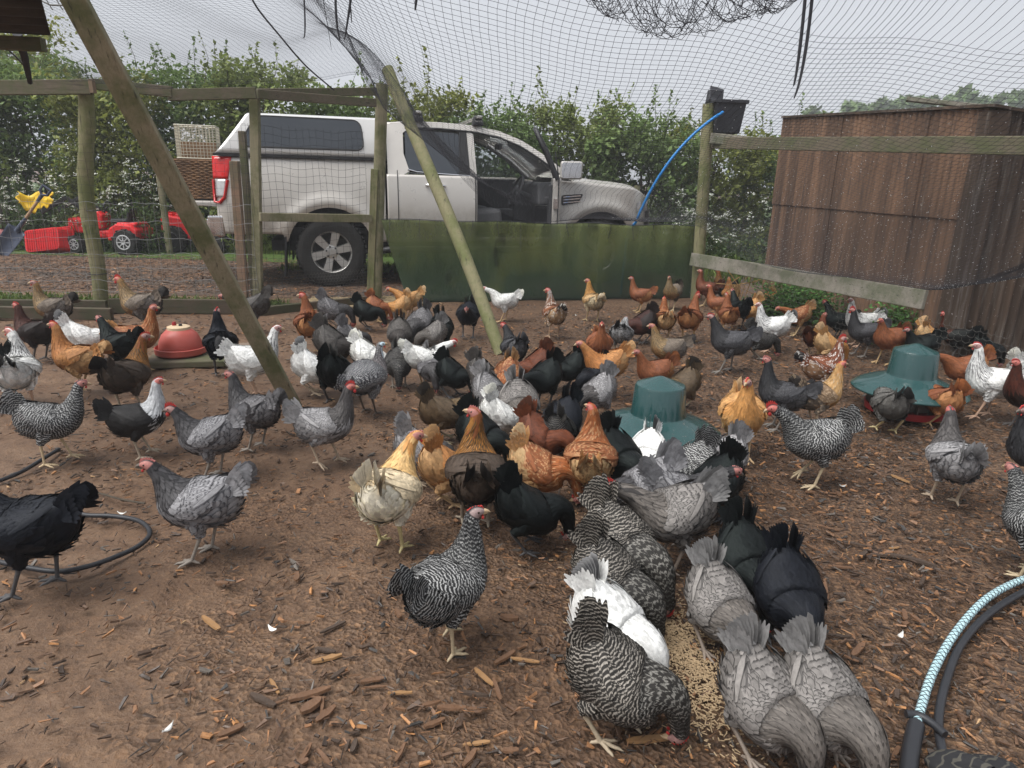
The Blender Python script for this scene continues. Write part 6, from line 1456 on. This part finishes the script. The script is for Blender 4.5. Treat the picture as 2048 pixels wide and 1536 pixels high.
# ================================================================ the flock
CR = 'hens crowding round the feed'
FLOCK = [
 # gx, gy, heading, pose, scheme, label, options
 (80, 722, 172, 'alert', 'maroon', 'dark maroon and black hen standing by the left sill boards', {}),
 (112, 668, 180, 'alert', 'goldgrey', 'grey hen with a straw-gold head hidden behind the maroon hen', dict(yaw=20)),
 (48, 818, 112, 'alert', 'sussex', 'white hen with black-striped neck, back turned, behind the large barred hen', dict(yaw=68, step=0, comb='mid')),
 (-12, 806, 175, 'walk', 'black', 'black hen half out of view behind the striped-neck white hen', {}),
 (172, 724, 35, 'peck', 'whitetail', 'white hen with an upright black tail pecking beside the drinker', dict(tail=22)),
 (248, 752, 160, 'walk', 'black', 'black hen with a grey face between the drinker and the orange-buff hen', {}),
 (162, 786, 176, 'alert', 'bufforange', 'fluffy orange-buff hen standing left of the drinker', dict(scale=.95)),
 (266, 826, 80, 'alert', 'partridge', 'dark brown hen with a golden hackle, back turned, before the drinker', dict(yaw=-55, comb='mid')),
 (286, 738, 18, 'alert', 'redcream', 'chestnut hen with a cream neck stripe against the red drinker', {}),
 (288, 668, 178, 'alert', 'goldgrey', 'tall grey-brown hen with gold neck and dark fanned tail by the sill board', dict(scale=1.08, comb='big', tail=14)),
 (447, 748, 118, 'alert', 'blackblue', 'slim black hen, back turned, between drinker and leaning timber', dict(yaw=-25)),
 (508, 664, 188, 'low', 'greybrown', 'hunched grey-brown hen with a red face behind the leaning timber', {}),
 (622, 704, 112, 'alert', 'red', 'ginger hen standing tall with head turned left before the gate', dict(yaw=70, scale=1.06)),
 (515, 792, 18, 'alert', 'sussex', 'white hen with striped neck walking behind the foot of the leaning timber', dict(scale=1.04, tail=-4)),
 (118, 925, 22, 'alert', 'barredlight', 'large light barred hen striding beside the silver-necked black hen', dict(scale=1.16, dpitch=8, step=.05, tail=-22, yaw=10, comb='low')),
 (292, 912, 32, 'alert', 'silverneck', 'black hen with silver-striped neck and small red comb', dict(scale=1.02, yaw=-8, comb='mid', step=.03)),
 (425, 957, 186, 'rest', 'blue', 'blue-grey hen with a black head and red comb beside the silver-necked hen', dict(scale=1.1, comb='big', dpitch=4)),
 (512, 897, 160, 'alert', 'bluemid', 'slate-grey hen with dark neck at the foot of the leaning timber', dict(scale=1.04, yaw=18)),
 (660, 931, 12, 'alert', 'bluelight', 'pale lavender-grey hen with bright red comb stepping right', dict(scale=1.12, comb='big', step=.045, raised=-.025)),
 (740, 827, 62, 'alert', 'guinea', 'spotted grey guinea fowl with a blue-white face', dict(kind='guinea', name='guinea_fowl', scale=1.12, yaw=-30)),
 (628, 787, 14, 'peck', 'whitetail', 'white hen with a black and white tail pecking behind the lavender hen', dict(tail=-10)),
 (676, 802, 82, 'peck', 'black', 'blackish hen tail-up between the white hen and the guinea fowl', dict(tail=30)),
 (668, 738, -12, 'peck', 'greybrown', 'dark grey-brown hen, tail up, right behind the ginger hen by the gate', {}),
 (704, 714, 32, 'peck', 'bluemid', 'grey hen with ruffled rump pecking near the gate', {}),
 (668, 657, 8, 'peck', 'bluemid', 'grey hen with raised tail nearest the gate mesh', {}),
 (735, 657, -6, 'peck', 'black', 'green-black hen, tail high, before the gate stile', {}),
 (756, 642, -10, 'peck', 'red', 'rust-red hen pecking beside the two buff hens', dict(tail=-15)),
 (800, 642, 196, 'peck', 'buff', 'buff hen with a raised pale tail behind its twin by the windbreak', dict(tail=14)),
 (818, 638, 186, 'low', 'buff', 'buff hen walking left with a ragged tail by the windbreak', {}),
 (840, 688, -108, 'peck', 'bluemid', 'plump grey hen facing forward, tail up, just before the buff pair', dict(scale=1.06)),
 (866, 708, 214, 'peck', 'bluewarm', 'pale warm-grey hen pecking left of the leaning pole', dict(scale=1.05)),
 (884, 692, -70, 'peck', 'black', 'black hen with tail raised beside the warm-grey hen at the pole', {}),
 (936, 675, -92, 'low', 'blackblue', 'black hen facing forward with a red face at the leaning pole', dict(comb='mid')),
 (1006, 643, 182, 'low', 'white', 'pure white hen alone before the green windbreak', dict(tail=22, dpitch=-6)),
 (800, 708, -80, 'peck', 'greybrown', 'grey-brown hen, tail up, behind the guinea fowl', dict(scale=1.04)),
 (798, 772, -80, 'peck', 'barreddark', 'dark barred hen pecking at the breast of the guinea fowl', {}),
 (736, 752, -14, 'peck', 'white', 'white hen with an upright tail behind the guinea fowl', dict(tail=26)),
 (850, 772, 22, 'low', 'white', 'white hen with tail up and red comb in the thick of the crowd', dict(tail=28, comb='big')),
 (864, 778, -72, 'peck', 'bluemid', 'small grey hen, tail fan up, against the white red-combed hen', dict(scale=.92, tail=25)),
 (906, 793, -20, 'peck', 'black', 'green-black hen, tail up, left of the dark mottled hen', {}),
 (890, 882, 26, 'peck', 'olive', 'olive-brown hen with pale legs and a dark trailing tail', dict(dpitch=-16, tail=-16, scale=1.05)),
 (966, 798, -32, 'peck', 'greybrown', 'dark mottled hen with frosted grey tail behind the lavender pecker', dict(scale=1.04)),
 (1026, 748, 112, 'walk', 'bluedark', 'dark grey hen with red face, back turned, right of the leaning pole', dict(yaw=40)),
 (1070, 778, 202, 'peck', 'reddark', 'mahogany hen with a swept tail right of the leaning pole', {}),
 (1036, 867, -76, 'peck', 'bluewarm', 'plump lavender hen, tail up, in the centre of the crowd', dict(scale=1.08)),
 (1014, 802, -102, 'peck', 'redcream', 'cream-tailed orange hen behind the plump lavender hen', dict(tail=24)),
 (980, 838, -42, 'peck', 'bluelight', 'pale silver-grey hen beside the plump lavender hen', {}),
 (1000, 884, 18, 'peck', 'white', 'white hen mostly hidden behind the black hen in the crowd', dict(tail=-18)),
 (962, 938, -26, 'peck', 'black', 'long black hen bending behind the golden-hackled hen', dict(scale=1.1)),
 (1082, 932, -26, 'peck', 'reddark', 'deep red-brown hen, tail up, behind the cream-rumped hen', dict(scale=1.06)),
 (950, 1046, 96, 'alert', 'partridge', 'brown hen with a long golden hackle looking left in the centre', dict(yaw=80, scale=1.16, comb='mid', tail=-28, dpitch=-6)),
 (896, 1008, 24, 'peck', 'bufforange', 'plain orange hen bending behind the golden-hackled hen', dict(scale=1.02)),
 (842, 962, 14, 'peck', 'bluelight', 'lavender-grey hen, tail straight up, behind the cream hen', dict(scale=1.05, tail=24)),
 (783, 1093, 74, 'walk', 'cream', 'cream hen with an orange-buff neck standing alone on mud', dict(yaw=-48, scale=1.16, tail=-60, step=.01, comb='low', dpitch=-4)),
 (902, 1290, 52, 'alert', 'barred', 'bold black-and-white barred hen standing alone, head up, on bare mud', dict(yaw=-48, scale=1.12, comb='low', step=.04, pale=(.30, .22, .21), tail=-8)),
 (1056, 1097, 16, 'peck', 'black', 'matt black hen pecking beneath the cream-rumped hen', dict(scale=1.06, tail=-8)),
 (1076, 1008, -6, 'peck', 'redcream', 'rust hen with pale cream rump and mottled back', dict(scale=1.1)),
 (1176, 1003, 82, 'alert', 'redcream', 'orange hen with a white tail tuft, back turned, head left', dict(yaw=60, scale=1.08, tail=-10, dpitch=-10)),
 (1106, 922, 86, 'peck', 'barreddark', 'dark speckled hen, hollow tail towards the viewer, amid black hens', {}),
 (1232, 985, -56, 'peck', 'black', 'big green-black hen, tail up, in front of the crowded feeder', dict(scale=1.14)),
 (1120, 902, 236, 'peck', 'blackblue', 'blue-black hen, tail up to the right, left of the feeder brim', dict(scale=1.1)),
 (1086, 817, 228, 'low', 'black', 'green-black hen with a red face lowered towards the lavender hen', dict(scale=1.08, comb='big', dpitch=14)),
 (1140, 777, 212, 'peck', 'black', 'small black hen hidden behind the red-faced black hen', dict(scale=.95)),
 (1186, 797, 222, 'peck', 'blackblue', 'black hen pecking under the neck of the apricot hen', {}),
 (1192, 837, 214, 'peck', 'bluelight', 'silver-white laced hen reaching down by the feeder brim', dict(scale=1.04)),
 (1206, 792, 188, 'walk', 'bufforange', 'apricot hen with long neck stretched forward behind the feeder', dict(dpitch=6, scale=1.08)),
 (1196, 737, -92, 'alert', 'red', 'red-gold hen facing forward behind the apricot hen', dict(comb='mid')),
 (1240, 712, 74, 'low', 'silverlace', 'silver-laced grey hen with a black tail behind the red-gold hen', {}),
 (1183, 642, 110, 'alert', 'buffcream', 'pale buff hen before the windbreak with head turned aside', dict(yaw=65, scale=1.05)),
 (1106, 674, 108, 'alert', 'mottled', 'red hen mottled with white, black tail, standing alone by the windbreak', dict(yaw=60, scale=1.12, comb='mid')),
 (1276, 624, 168, 'alert', 'red', 'rust hen looking left by the windbreak', dict(tail=10)),
 (1282, 685, 202, 'peck', 'maroon', 'purplish maroon hen bent low before the rust hen', dict(scale=1.08)),
 (1325, 682, 88, 'alert', 'redcream', 'red hen with a cream collar, back turned', {}),
 (1341, 620, 232, 'alert', 'goldgrey', 'gold-breasted grey hen standing against the windbreak end', dict(scale=1.05)),
 (1328, 750, 180, 'walk', 'goldgrey', 'grey-brown hen with dark tail walking left, behind the crowded feeder', dict(scale=1.05, comb='low', dpitch=-4)),
 (1376, 683, 62, 'alert', 'red', 'rust-red hen with white flecks looking right before the corner post', dict(yaw=-40, scale=1.08, comb='big')),
 (1450, 744, 174, 'walk', 'bluedark', 'slate-blue hen with pale legs walking left, before the striped white hen', dict(scale=1.12, step=.05, dpitch=-4)),
 (1302, 800, 200, 'walk', 'red', 'red hen whose head shows just over the crowded feeder', {}),
 (1362, 816, 202, 'peck', 'olive', 'brown hen with tail raised behind the crowded feeder', dict(tail=-12)),
 (1474, 915, -104, 'alert', 'buff', 'golden buff hen standing upright beside the crowded feeder', dict(scale=1.12, yaw=-25, comb='mid', tail=-5)),
 (1548, 858, 168, 'alert', 'bluedark', 'charcoal hen with upstretched neck beside the buff hen', dict(scale=1.12, dpitch=-4)),
 (1630, 858, 10, 'alert', 'goldpale', 'fawn and grey hen with pale red face looking right', dict(scale=1.1, comb='low', dpitch=-3)),
 (1640, 792, 6, 'alert', 'speckled', 'mahogany hen speckled with white behind the fawn hen', dict(scale=1.08, comb='big')),
 (1626, 716, 42, 'alert', 'reddark', 'brown-red hen looking right above the speckled hen', dict(yaw=-15)),
 (1652, 728, 2, 'peck', 'buff', 'buff hen of which only the raised tail shows by the speckled hen', dict(tail=24)),
 (1536, 702, 176, 'alert', 'sussex', 'white hen with striped neck and black tail near the nettles', dict(scale=1.06)),
 (1514, 716, 2, 'peck', 'barreddark', 'black-barred hen behind the slate-blue hen', {}),
 (1430, 642, 152, 'alert', 'red', 'ginger hen looking left at the corner post', {}),
 (1452, 668, 90, 'alert', 'red', 'ginger hen, back turned, right of the corner post', dict(yaw=20)),
 (1408, 612, 162, 'alert', 'reddark', 'dark maroon hen against the foot of the corner post', dict(dpitch=-6)),
 (1441, 610, 122, 'alert', 'partridge', 'partridge-brown hen behind the ginger hens at the corner post', {}),
 (1457, 620, 92, 'alert', 'bufforange', 'golden-brown hen, back turned, by the dry stalks', {}),
 (1472, 658, 102, 'walk', 'black', 'black hen amid the ginger hens near the dry stalks', {}),
 (1494, 652, 200, 'peck', 'buff', 'buff hen with pale raised tail right of the black hen', dict(tail=10)),
 (1520, 634, 192, 'peck', 'bufforange', 'tawny hen with tail pointed up before the nettles', {}),
 (1590, 670, 186, 'low', 'redcream', 'rust hen with cream tail stooping before the nettles', {}),
 (1668, 683, 132, 'walk', 'black', 'black hen half hidden behind the right striped-neck white hen', {}),
 (1712, 692, 178, 'alert', 'sussex', 'white striped-neck hen behind the charcoal-necked hen under the board', dict(scale=1.06)),
 (1718, 712, 170, 'alert', 'bluedark', 'grey hen with charcoal neck and feathery tail under the grey board', dict(scale=1.1, comb='big')),
 (1766, 728, 202, 'rest', 'red', 'rust hen hunched left of the shed-side feeder', dict(scale=1.08)),
 (1832, 738, 182, 'rest', 'black', 'black hen with its head over the shed-side feeder crown', {}),
 (1852, 708, 4, 'peck', 'buff', 'buff hen bent down behind the shed-side feeder', {}),
 (1896, 718, 152, 'alert', 'copper', 'black hen with coppery neck standing by the chicken wire', dict(comb='mid')),
 (1916, 794, 176, 'low', 'red', 'big rust hen stooping right of the shed-side feeder', dict(scale=1.12)),
 (1962, 738, 5, 'peck', 'black', 'black hen bent down along the chicken wire', {}),
 (2072, 778, 180, 'alert', 'black', 'black hen with large red comb and wattles by the chicken wire', dict(comb='big', scale=1.1)),
 (1962, 834, 164, 'alert', 'sussex', 'white hen with dark neck flecks striding by the right feeder', dict(scale=1.14, step=.05, comb='mid')),
 (2044, 792, -8, 'peck', 'white', 'creamy white hen bent down behind the brown-headed black hen', dict(tail=26)),
 (2036, 856, 180, 'alert', 'copper', 'black hen with dark brown head before the striding white hen', dict(scale=1.1)),
 (1872, 850, 96, 'peck', 'red', 'rust hen with pale rump, back turned, eating at the shed-side feeder', dict(dpitch=-18, tail=-30, scale=1.1)),
 (1770, 862, 84, 'peck', 'greybar', 'grey hen with black tail and yellow legs eating at the shed-side feeder', dict(dpitch=-18, tail=18, scale=1.02)),
 (1886, 1002, 80, 'alert', 'bluelight', 'silver-grey hen, back turned, alone on the bark chips', dict(scale=1.08, tail=-18, step=.02)),
 (2050, 988, 188, 'alert', 'bluedark', 'dark grey hen standing upright beside the silver-grey hen', dict(scale=1.12)),
 (2052, 1152, 100, 'walk', 'barred', 'barred hen standing just beyond the braided cord', dict(scale=1.05, tail=10)),
 (1612, 968, 178, 'low', 'barred', 'barred hen with red comb stalking left on the bark chips', dict(scale=1.14, comb='big', dpitch=-6, tail=-30, raised=-.03)),
 (1282, 1062, 194, 'peck', 'blue', 'blue-grey hen with upright tail and red comb left of the black-headed hen', dict(scale=1.1, comb='big', tail=28)),
 (1352, 1080, 6, 'low', 'blue', 'blue-grey hen with a black head facing right', dict(scale=1.1, comb='low')),
 (1332, 1138, 186, 'low', 'bluewarm', 'large warm-grey hen stooping left with red comb', dict(scale=1.14, comb='big', dpitch=6)),
 (1236, 1188, -50, 'peck', 'barredwarm', 'barred hen pecking between the warm-grey hen and its barred neighbour', dict(scale=1.14)),
 (1216, 1258, -36, 'peck', 'barredwarm', 'brown-tinged barred hen with a red face in the feed', dict(scale=1.18, comb='mid')),
 (1216, 1350, -40, 'peck', 'whitetail', 'white hen with black-streaked tail between two barred hens', dict(scale=1.04)),
 (1228, 1468, -16, 'peck', 'barredwarm', 'large barred hen pecking at the near end of the feed line', dict(scale=1.16, comb='mid', tail=12)),
 (1428, 1300, -68, 'peck', 'bluewarm', 'grey hen, tail up, pecking across the feed from the barred hens', dict(scale=1.06)),
 (1482, 1216, -80, 'peck', 'black', 'emerald-sheened black hen behind the grey feed-line hen', dict(scale=1.14)),
 (1562, 1278, -86, 'peck', 'blackblue', 'blue-sheened black hen at the right end of the feed line', dict(scale=1.14)),
 (1512, 1505, -60, 'peck', 'bluewarm', 'frosted grey hen with brown tinge bending beside the feed pellets', dict(scale=1.04)),
 (1630, 1508, -68, 'peck', 'bluewarm', 'plain grey hen bending shoulder to shoulder with the frosted hen', dict(scale=1.0, tail=6)),
 (72, 1182, 184, 'walk', 'blackblue', 'large black hen standing over the black hose loop', dict(scale=1.2, step=.04)),
 (405, 1114, 186, 'rest', 'blue', 'blue-grey hen with black head and pale eye walking left on bare mud', dict(scale=1.1, dpitch=-2, comb='mid', step=.02)),
 (1378, 1002, 216, 'peck', 'barred', 'barred hen, tail up, against the feeder brim', dict(scale=1.05)),
 (1436, 985, 208, 'peck', 'bluelight', 'pale grey hen with raised tail below the buff hen', dict(scale=1.02)),
 (1424, 1034, 204, 'peck', 'black', 'black hen with swept tail behind the black-headed grey hen', dict(scale=1.1)),
 (1290, 962, 250, 'peck', 'whitetail', 'white hen with black tail tip by the feeder brim', dict(scale=.95)),
]
for gx, gy, hd, ps, sc_, lab, kw in FLOCK: hen(gx, gy, hd, ps, sc_, lab, **kw)
# ================================================================ small things on the ground
M_HOSE = M_plain('black_hose', (.022, .023, .027), .45, .4, var=.3)
def smooth_path(pts, n=60):
    A = np.array([tuple(p) for p in pts]); return [crm(A, q) for q in np.linspace(0, len(A)-1, n)]
P = [G(x, y, .010) for x, y in ((-30, 972), (40, 945), (95, 912), (118, 898))]
tag(MB().tube(smooth_path(P, 24), .0085, 8).build('black_hose', M_HOSE, None, smooth=60), 'straight length of thin black hose under the light barred hen', 'hose')
P = [G(x, y, .010) for x, y in ((-20, 1010), (80, 1000), (160, 1028), (225, 1032), (278, 1042), (300, 1065), (280, 1090), (235, 1112), (170, 1134), (100, 1142), (-20, 1120))]
tag(MB().tube(smooth_path(P), .0085, 8).build('black_hose', M_HOSE, None, smooth=60), 'loop of thin black hose at the feet of the large black hen', 'hose')
P = [G(x, y, .008) for x, y in ((195, 985), (240, 998), (290, 1007))]
tag(MB().tube(smooth_path(P, 10), .004, 5).build('twig', M_BARK), 'thin dark twig near the hose loop', 'twig')
# pale blue braided cord with a black strand, right foreground
t = NT('braided_cord', .5, .35)
wv = t.new('ShaderNodeTexWave'); wv.wave_type = 'BANDS'; wv.inputs['Scale'].default_value = 26; wv.inputs['Distortion'].default_value = 2.0
t.link(t.obj(), wv.inputs['Vector'])
t.color(t.mix(t.ramp(t.noise(20, 3), [(.4, 0), (.7, .5)]), (.40, .58, .62), (.50, .68, .72))).bump(wv.outputs['Fac'], .4, .003); M_CORD = t.m
z0 = .03
path = [G(x, y, z0) for x, y in ((2130, 1135), (2048, 1158), (1975, 1196), (1915, 1260), (1868, 1340), (1838, 1430), (1822, 1500), (1814, 1580))]
pp = smooth_path(path, 70); cord = empty('braided_cord', path[-1], 0, 'pale blue braided cord with a black strand curving over the bark chips', 'cord')
loc = lambda P: [tuple(Vector(p)-path[-1]) for p in P]
o = MB().tube(loc(pp), .0108, 12).build('core', M_CORD, cord, smooth=60)
pn = np.array(pp); tg_ = np.gradient(pn, axis=0); tg_ /= np.linalg.norm(tg_, axis=1)[:, None]; sd_ = np.cross(tg_, [0, 0, 1.]); sd_ /= np.linalg.norm(sd_, axis=1)[:, None]
fine = 420; qq = np.linspace(0, 69, fine); fp = np.stack([np.interp(qq, range(70), pn[:, k]) for k in range(3)], 1); fs = np.stack([np.interp(qq, range(70), sd_[:, k]) for k in range(3)], 1)
for k, sg in enumerate((1, -1)):
    for ph in (0, 2.1, 4.2):
        a = sg*qq*2.4+ph; P = fp+fs*(np.cos(a)*.0108)[:, None]+np.array([0, 0, 1.])*(np.sin(a)*.0108)[:, None]
        MB().tube(loc([tuple(p) for p in P]), .0011, 4).build('braid_strand', M_HOSE, cord, smooth=60)
MB().tube(loc(pp[52:]), .0185, 10).build('black_sleeve', M_HOSE, cord, smooth=60).location.z = .001
P = smooth_path([G(x, y, .02) for x, y in ((2130, 1152), (2048, 1184), (1975, 1230), (1922, 1290), (1893, 1360), (1878, 1430), (1882, 1490), (1905, 1560))], 50)
MB().tube(loc(P), .0105, 8).build('black_strand', M_HOSE, cord, smooth=60)
P = smooth_path([G(x, y, .035) for x, y in ((1812, 1428), (1840, 1432), (1868, 1450), (1890, 1470))], 16)
MB().tube(loc(P), .010, 7).build('tie_strap', M_HOSE, cord, smooth=60)
# bag corner beside it
t = NT('patterned_bag', .8, .2); wv = t.new('ShaderNodeTexWave'); wv.inputs['Scale'].default_value = 14; wv.inputs['Distortion'].default_value = 14; t.link(t.obj(), wv.inputs['Vector'])
t.color(t.mix(t.ramp(wv.outputs['Fac'], [(.80, 0), (.92, 1)]), (.022, .022, .024), (.07, .066, .056)))
bc = G(1965, 1600); mb = MB()
def bag(u, v):
    a = u*2*math.pi; r = .075*(1-.15*math.sin(a*3))*math.sin(math.pi*(.06+.92*v))**.6; c_ = math.cos(a); s_ = math.sin(a); return (c_*r*1.5+.02*v, s_*r, .012+.07*v+.006*math.sin(a*5))
mb.grid(bag, 26, 12); o = mb.build('black_bag', t.m, None, smooth=60); o.location = bc; o.rotation_euler = (0, 0, R(-50)); tag(o, 'black bag with beige pattern tied to the braided cord', 'bag')
# feed pellets
g = np.random.default_rng(77); n = 2900
ctr = [G(x, y) for x, y in ((1150, 1060), (1300, 1225), (1330, 1265), (1365, 1310), (1395, 1350), (1420, 1390), (1440, 1440), (1350, 1290))]
wts = np.array([.25, .8, 1.4, 1.6, 1.5, 1.0, .5, 1.3]); wts /= wts.sum(); ci = g.choice(len(ctr), n, p=wts)
P = np.array([(c.x, c.y) for c in ctr])[ci]+g.normal(size=(n, 2))*np.array([.075, .10])*g.uniform(.4, 1.5, n)[:, None]
a = g.uniform(0, 6.28, n); L = g.uniform(.003, .0068, n); r = g.uniform(.0011, .0017, n)
ux = np.stack([np.cos(a), np.sin(a), g.normal(0, .15, n)], 1); uy = np.stack([-np.sin(a), np.cos(a), np.zeros(n)], 1); uz = np.array([0, 0, 1.])
c0 = np.c_[P, .001+g.uniform(0, .006, n)]; V = []
for s_ in (-1, 1):
    for q in range(5): V.append(c0+ux*(s_*L)[:, None]+(uy*math.cos(q*1.2566)+uz*math.sin(q*1.2566))*r[:, None])
V = np.stack(V, 1).reshape(-1, 3); b = np.arange(n)[:, None]*10
F = np.concatenate([b+np.array([[q, (q+1) % 5, 5+(q+1) % 5, 5+q]]) for q in range(5)]+[b+np.array([[0, 1, 2, 3]]), b+np.array([[0, 3, 4, 4]])[:, :4] if False else b+np.array([[5, 6, 7, 8]])])
M_PEL = M_plain('pellet', (.38, .28, .17), .8, .2, var=.3, scale=150)
tag(np_mesh('feed_pellets', V, F, M_PEL), 'pale brown feed pellets scattered in a line between the pecking hens', 'feed', kind='stuff')
# bigger bark pieces, sticks, white feathers
M_BIGB = M_plain('bark_piece', (.13, .068, .036), .65, .4, var=.5, scale=40, bump=.5); M_BIGD = M_plain('bark_piece_dark', (.055, .036, .025), .65, .4, var=.5, scale=40, bump=.5); M_TAN = M_plain('peeled_stick', (.27, .15, .065), .6, .4, var=.3, scale=60)
def piece(px, py, L, w, ang, mat, label, cat='bark', group=None, name='bark_piece', bend=0.0):
    p = G(px, py); mb = MB(); n = 7; V = []
    g = np.random.default_rng(int(px*7+py))
    for i in range(n):
        q = i/(n-1)-.5; ww = w*(1-.5*(2*abs(q))**3)*g.uniform(.8, 1.15); yb = bend*math.cos(q*3.1)
        V += [(q*L, yb-ww/2, 0), (q*L, yb-ww/2*.8, w*.35), (q*L, yb+ww/2*.8, w*.35+g.normal()*.0008), (q*L, yb+ww/2, 0)]
    Fq = [(4*i+k, 4*i+k+1, 4*i+k+5, 4*i+k+4) for i in range(n-1) for k in range(3)]+[(0, 3, 2, 1), (4*n-4, 4*n-3, 4*n-2, 4*n-1)]
    mb.add(V, Fq); o = mb.build(name, mat, None, smooth=40); o.location = p+Vector((0, 0, -.002)); o.rotation_euler = (g.normal()*.08, g.normal()*.05, R(ang)); return tag(o, label, cat, group)
piece(549, 1372, .062, .012, -52, M_TAN, 'pale tan stick end lying in the mud', 'stick', name='stick')
piece(620, 1388, .10, .022, 25, M_BIGB, 'broad brown bark slab beside the pale tan stick')
piece(622, 1412, .055, .026, 50, M_BIGB, 'reddish bark flake below the broad slab')
piece(1806, 1122, .20, .022, -25, M_BIGD, 'crooked dark branch piece on the chips at right', 'branch', name='branch', bend=.03)
piece(800, 1385, .06, .012, 5, M_TAN, 'orange split stick left of the large barred hen', 'stick', name='stick')
piece(1018, 1236, .052, .026, -8, M_BIGB, 'brick-coloured bark block right of the lone barred hen')
piece(1300, 1478, .11, .018, 8, M_TAN, 'orange leaf-shaped chip in front of the large barred hen', 'chip', name='chip')
piece(1560, 1440, .16, .012, 30, M_BIGD, 'dark twig curving past the grey foreground hens', 'twig', name='twig', bend=.03)
piece(1700, 1085, .17, .010, -30, M_BIGD, 'thin dark stick lying right of the black feed-line hens', 'stick', name='stick')
piece(1650, 1180, .12, .02, 70, M_BIGB, 'upright-lying brown bark strip right of the feed line')
g = np.random.default_rng(5)
for k in range(70):
    px, py = (g.uniform(350, 1100), g.uniform(1300, 1530)) if k < 30 else (g.uniform(1620, 1850), g.uniform(950, 1530)) if k < 60 else (g.uniform(300, 800), g.uniform(1120, 1300))
    piece(px, py, g.uniform(.035, .085), g.uniform(.007, .02), g.uniform(0, 180), (M_BIGB, M_BIGD, M_BIGB)[int(g.integers(0, 3))] if k % 9 else M_TAN, 'large wet bark fragment lying loose on the pen floor', group='large loose bark fragments')
M_FEA = M_plain('white_feather', (.75, .74, .70), .7, .3, var=.1)
for k, (px, py, lab) in enumerate([(838, 1030-848+850, 'x')][:0]+[(245, 1030, 'tiny white feather on the hose loop'), (337, 1462, 'small white feather lying alone on bare mud'), (545, 1262, 'white fleck of down on the mud left of the lone barred hen'), (1800, 1275, 'curled white feather on the chips inside the braided cord'), (1152, 632, 'white feather on the ground before the windbreak'), (1685, 975, 'scrap of white down near the stalking barred hen')]):
    mb = MB(); mb.grid(lambda u, v: ((u-.5)*.034, (v-.5)*.014*math.sin(math.pi*min(1, max(.05, u))), .006+.008*(u-.5)**2*4+.003*math.sin(v*6)), 8, 4)
    o = mb.build('feather', M_FEA, None, smooth=60, solid=.0006); o.location = G(px, py); o.rotation_euler = (0, 0, k*1.3); tag(o, lab, 'feather')

# ================================================================ damp air
t = bpy.data.materials.new('haze_air'); t.use_nodes = True; nt = t.node_tree
for n_ in list(nt.nodes):
    if n_.type == 'BSDF_PRINCIPLED': nt.nodes.remove(n_)
pv = nt.nodes.new('ShaderNodeVolumePrincipled'); pv.inputs['Density'].default_value = .0032; pv.inputs['Color'].default_value = (.93, .95, .98, 1); pv.inputs['Anisotropy'].default_value = .0
nt.links.new(pv.outputs[0], nt.nodes['Material Output'].inputs['Volume'])
mb = MB(); mb.box((0, 30, 6.0), (130, 100, 14.0)); o = mb.build('haze', t); o['kind'] = 'stuff'; o['label'] = 'thin damp haze hanging over the yard and field'
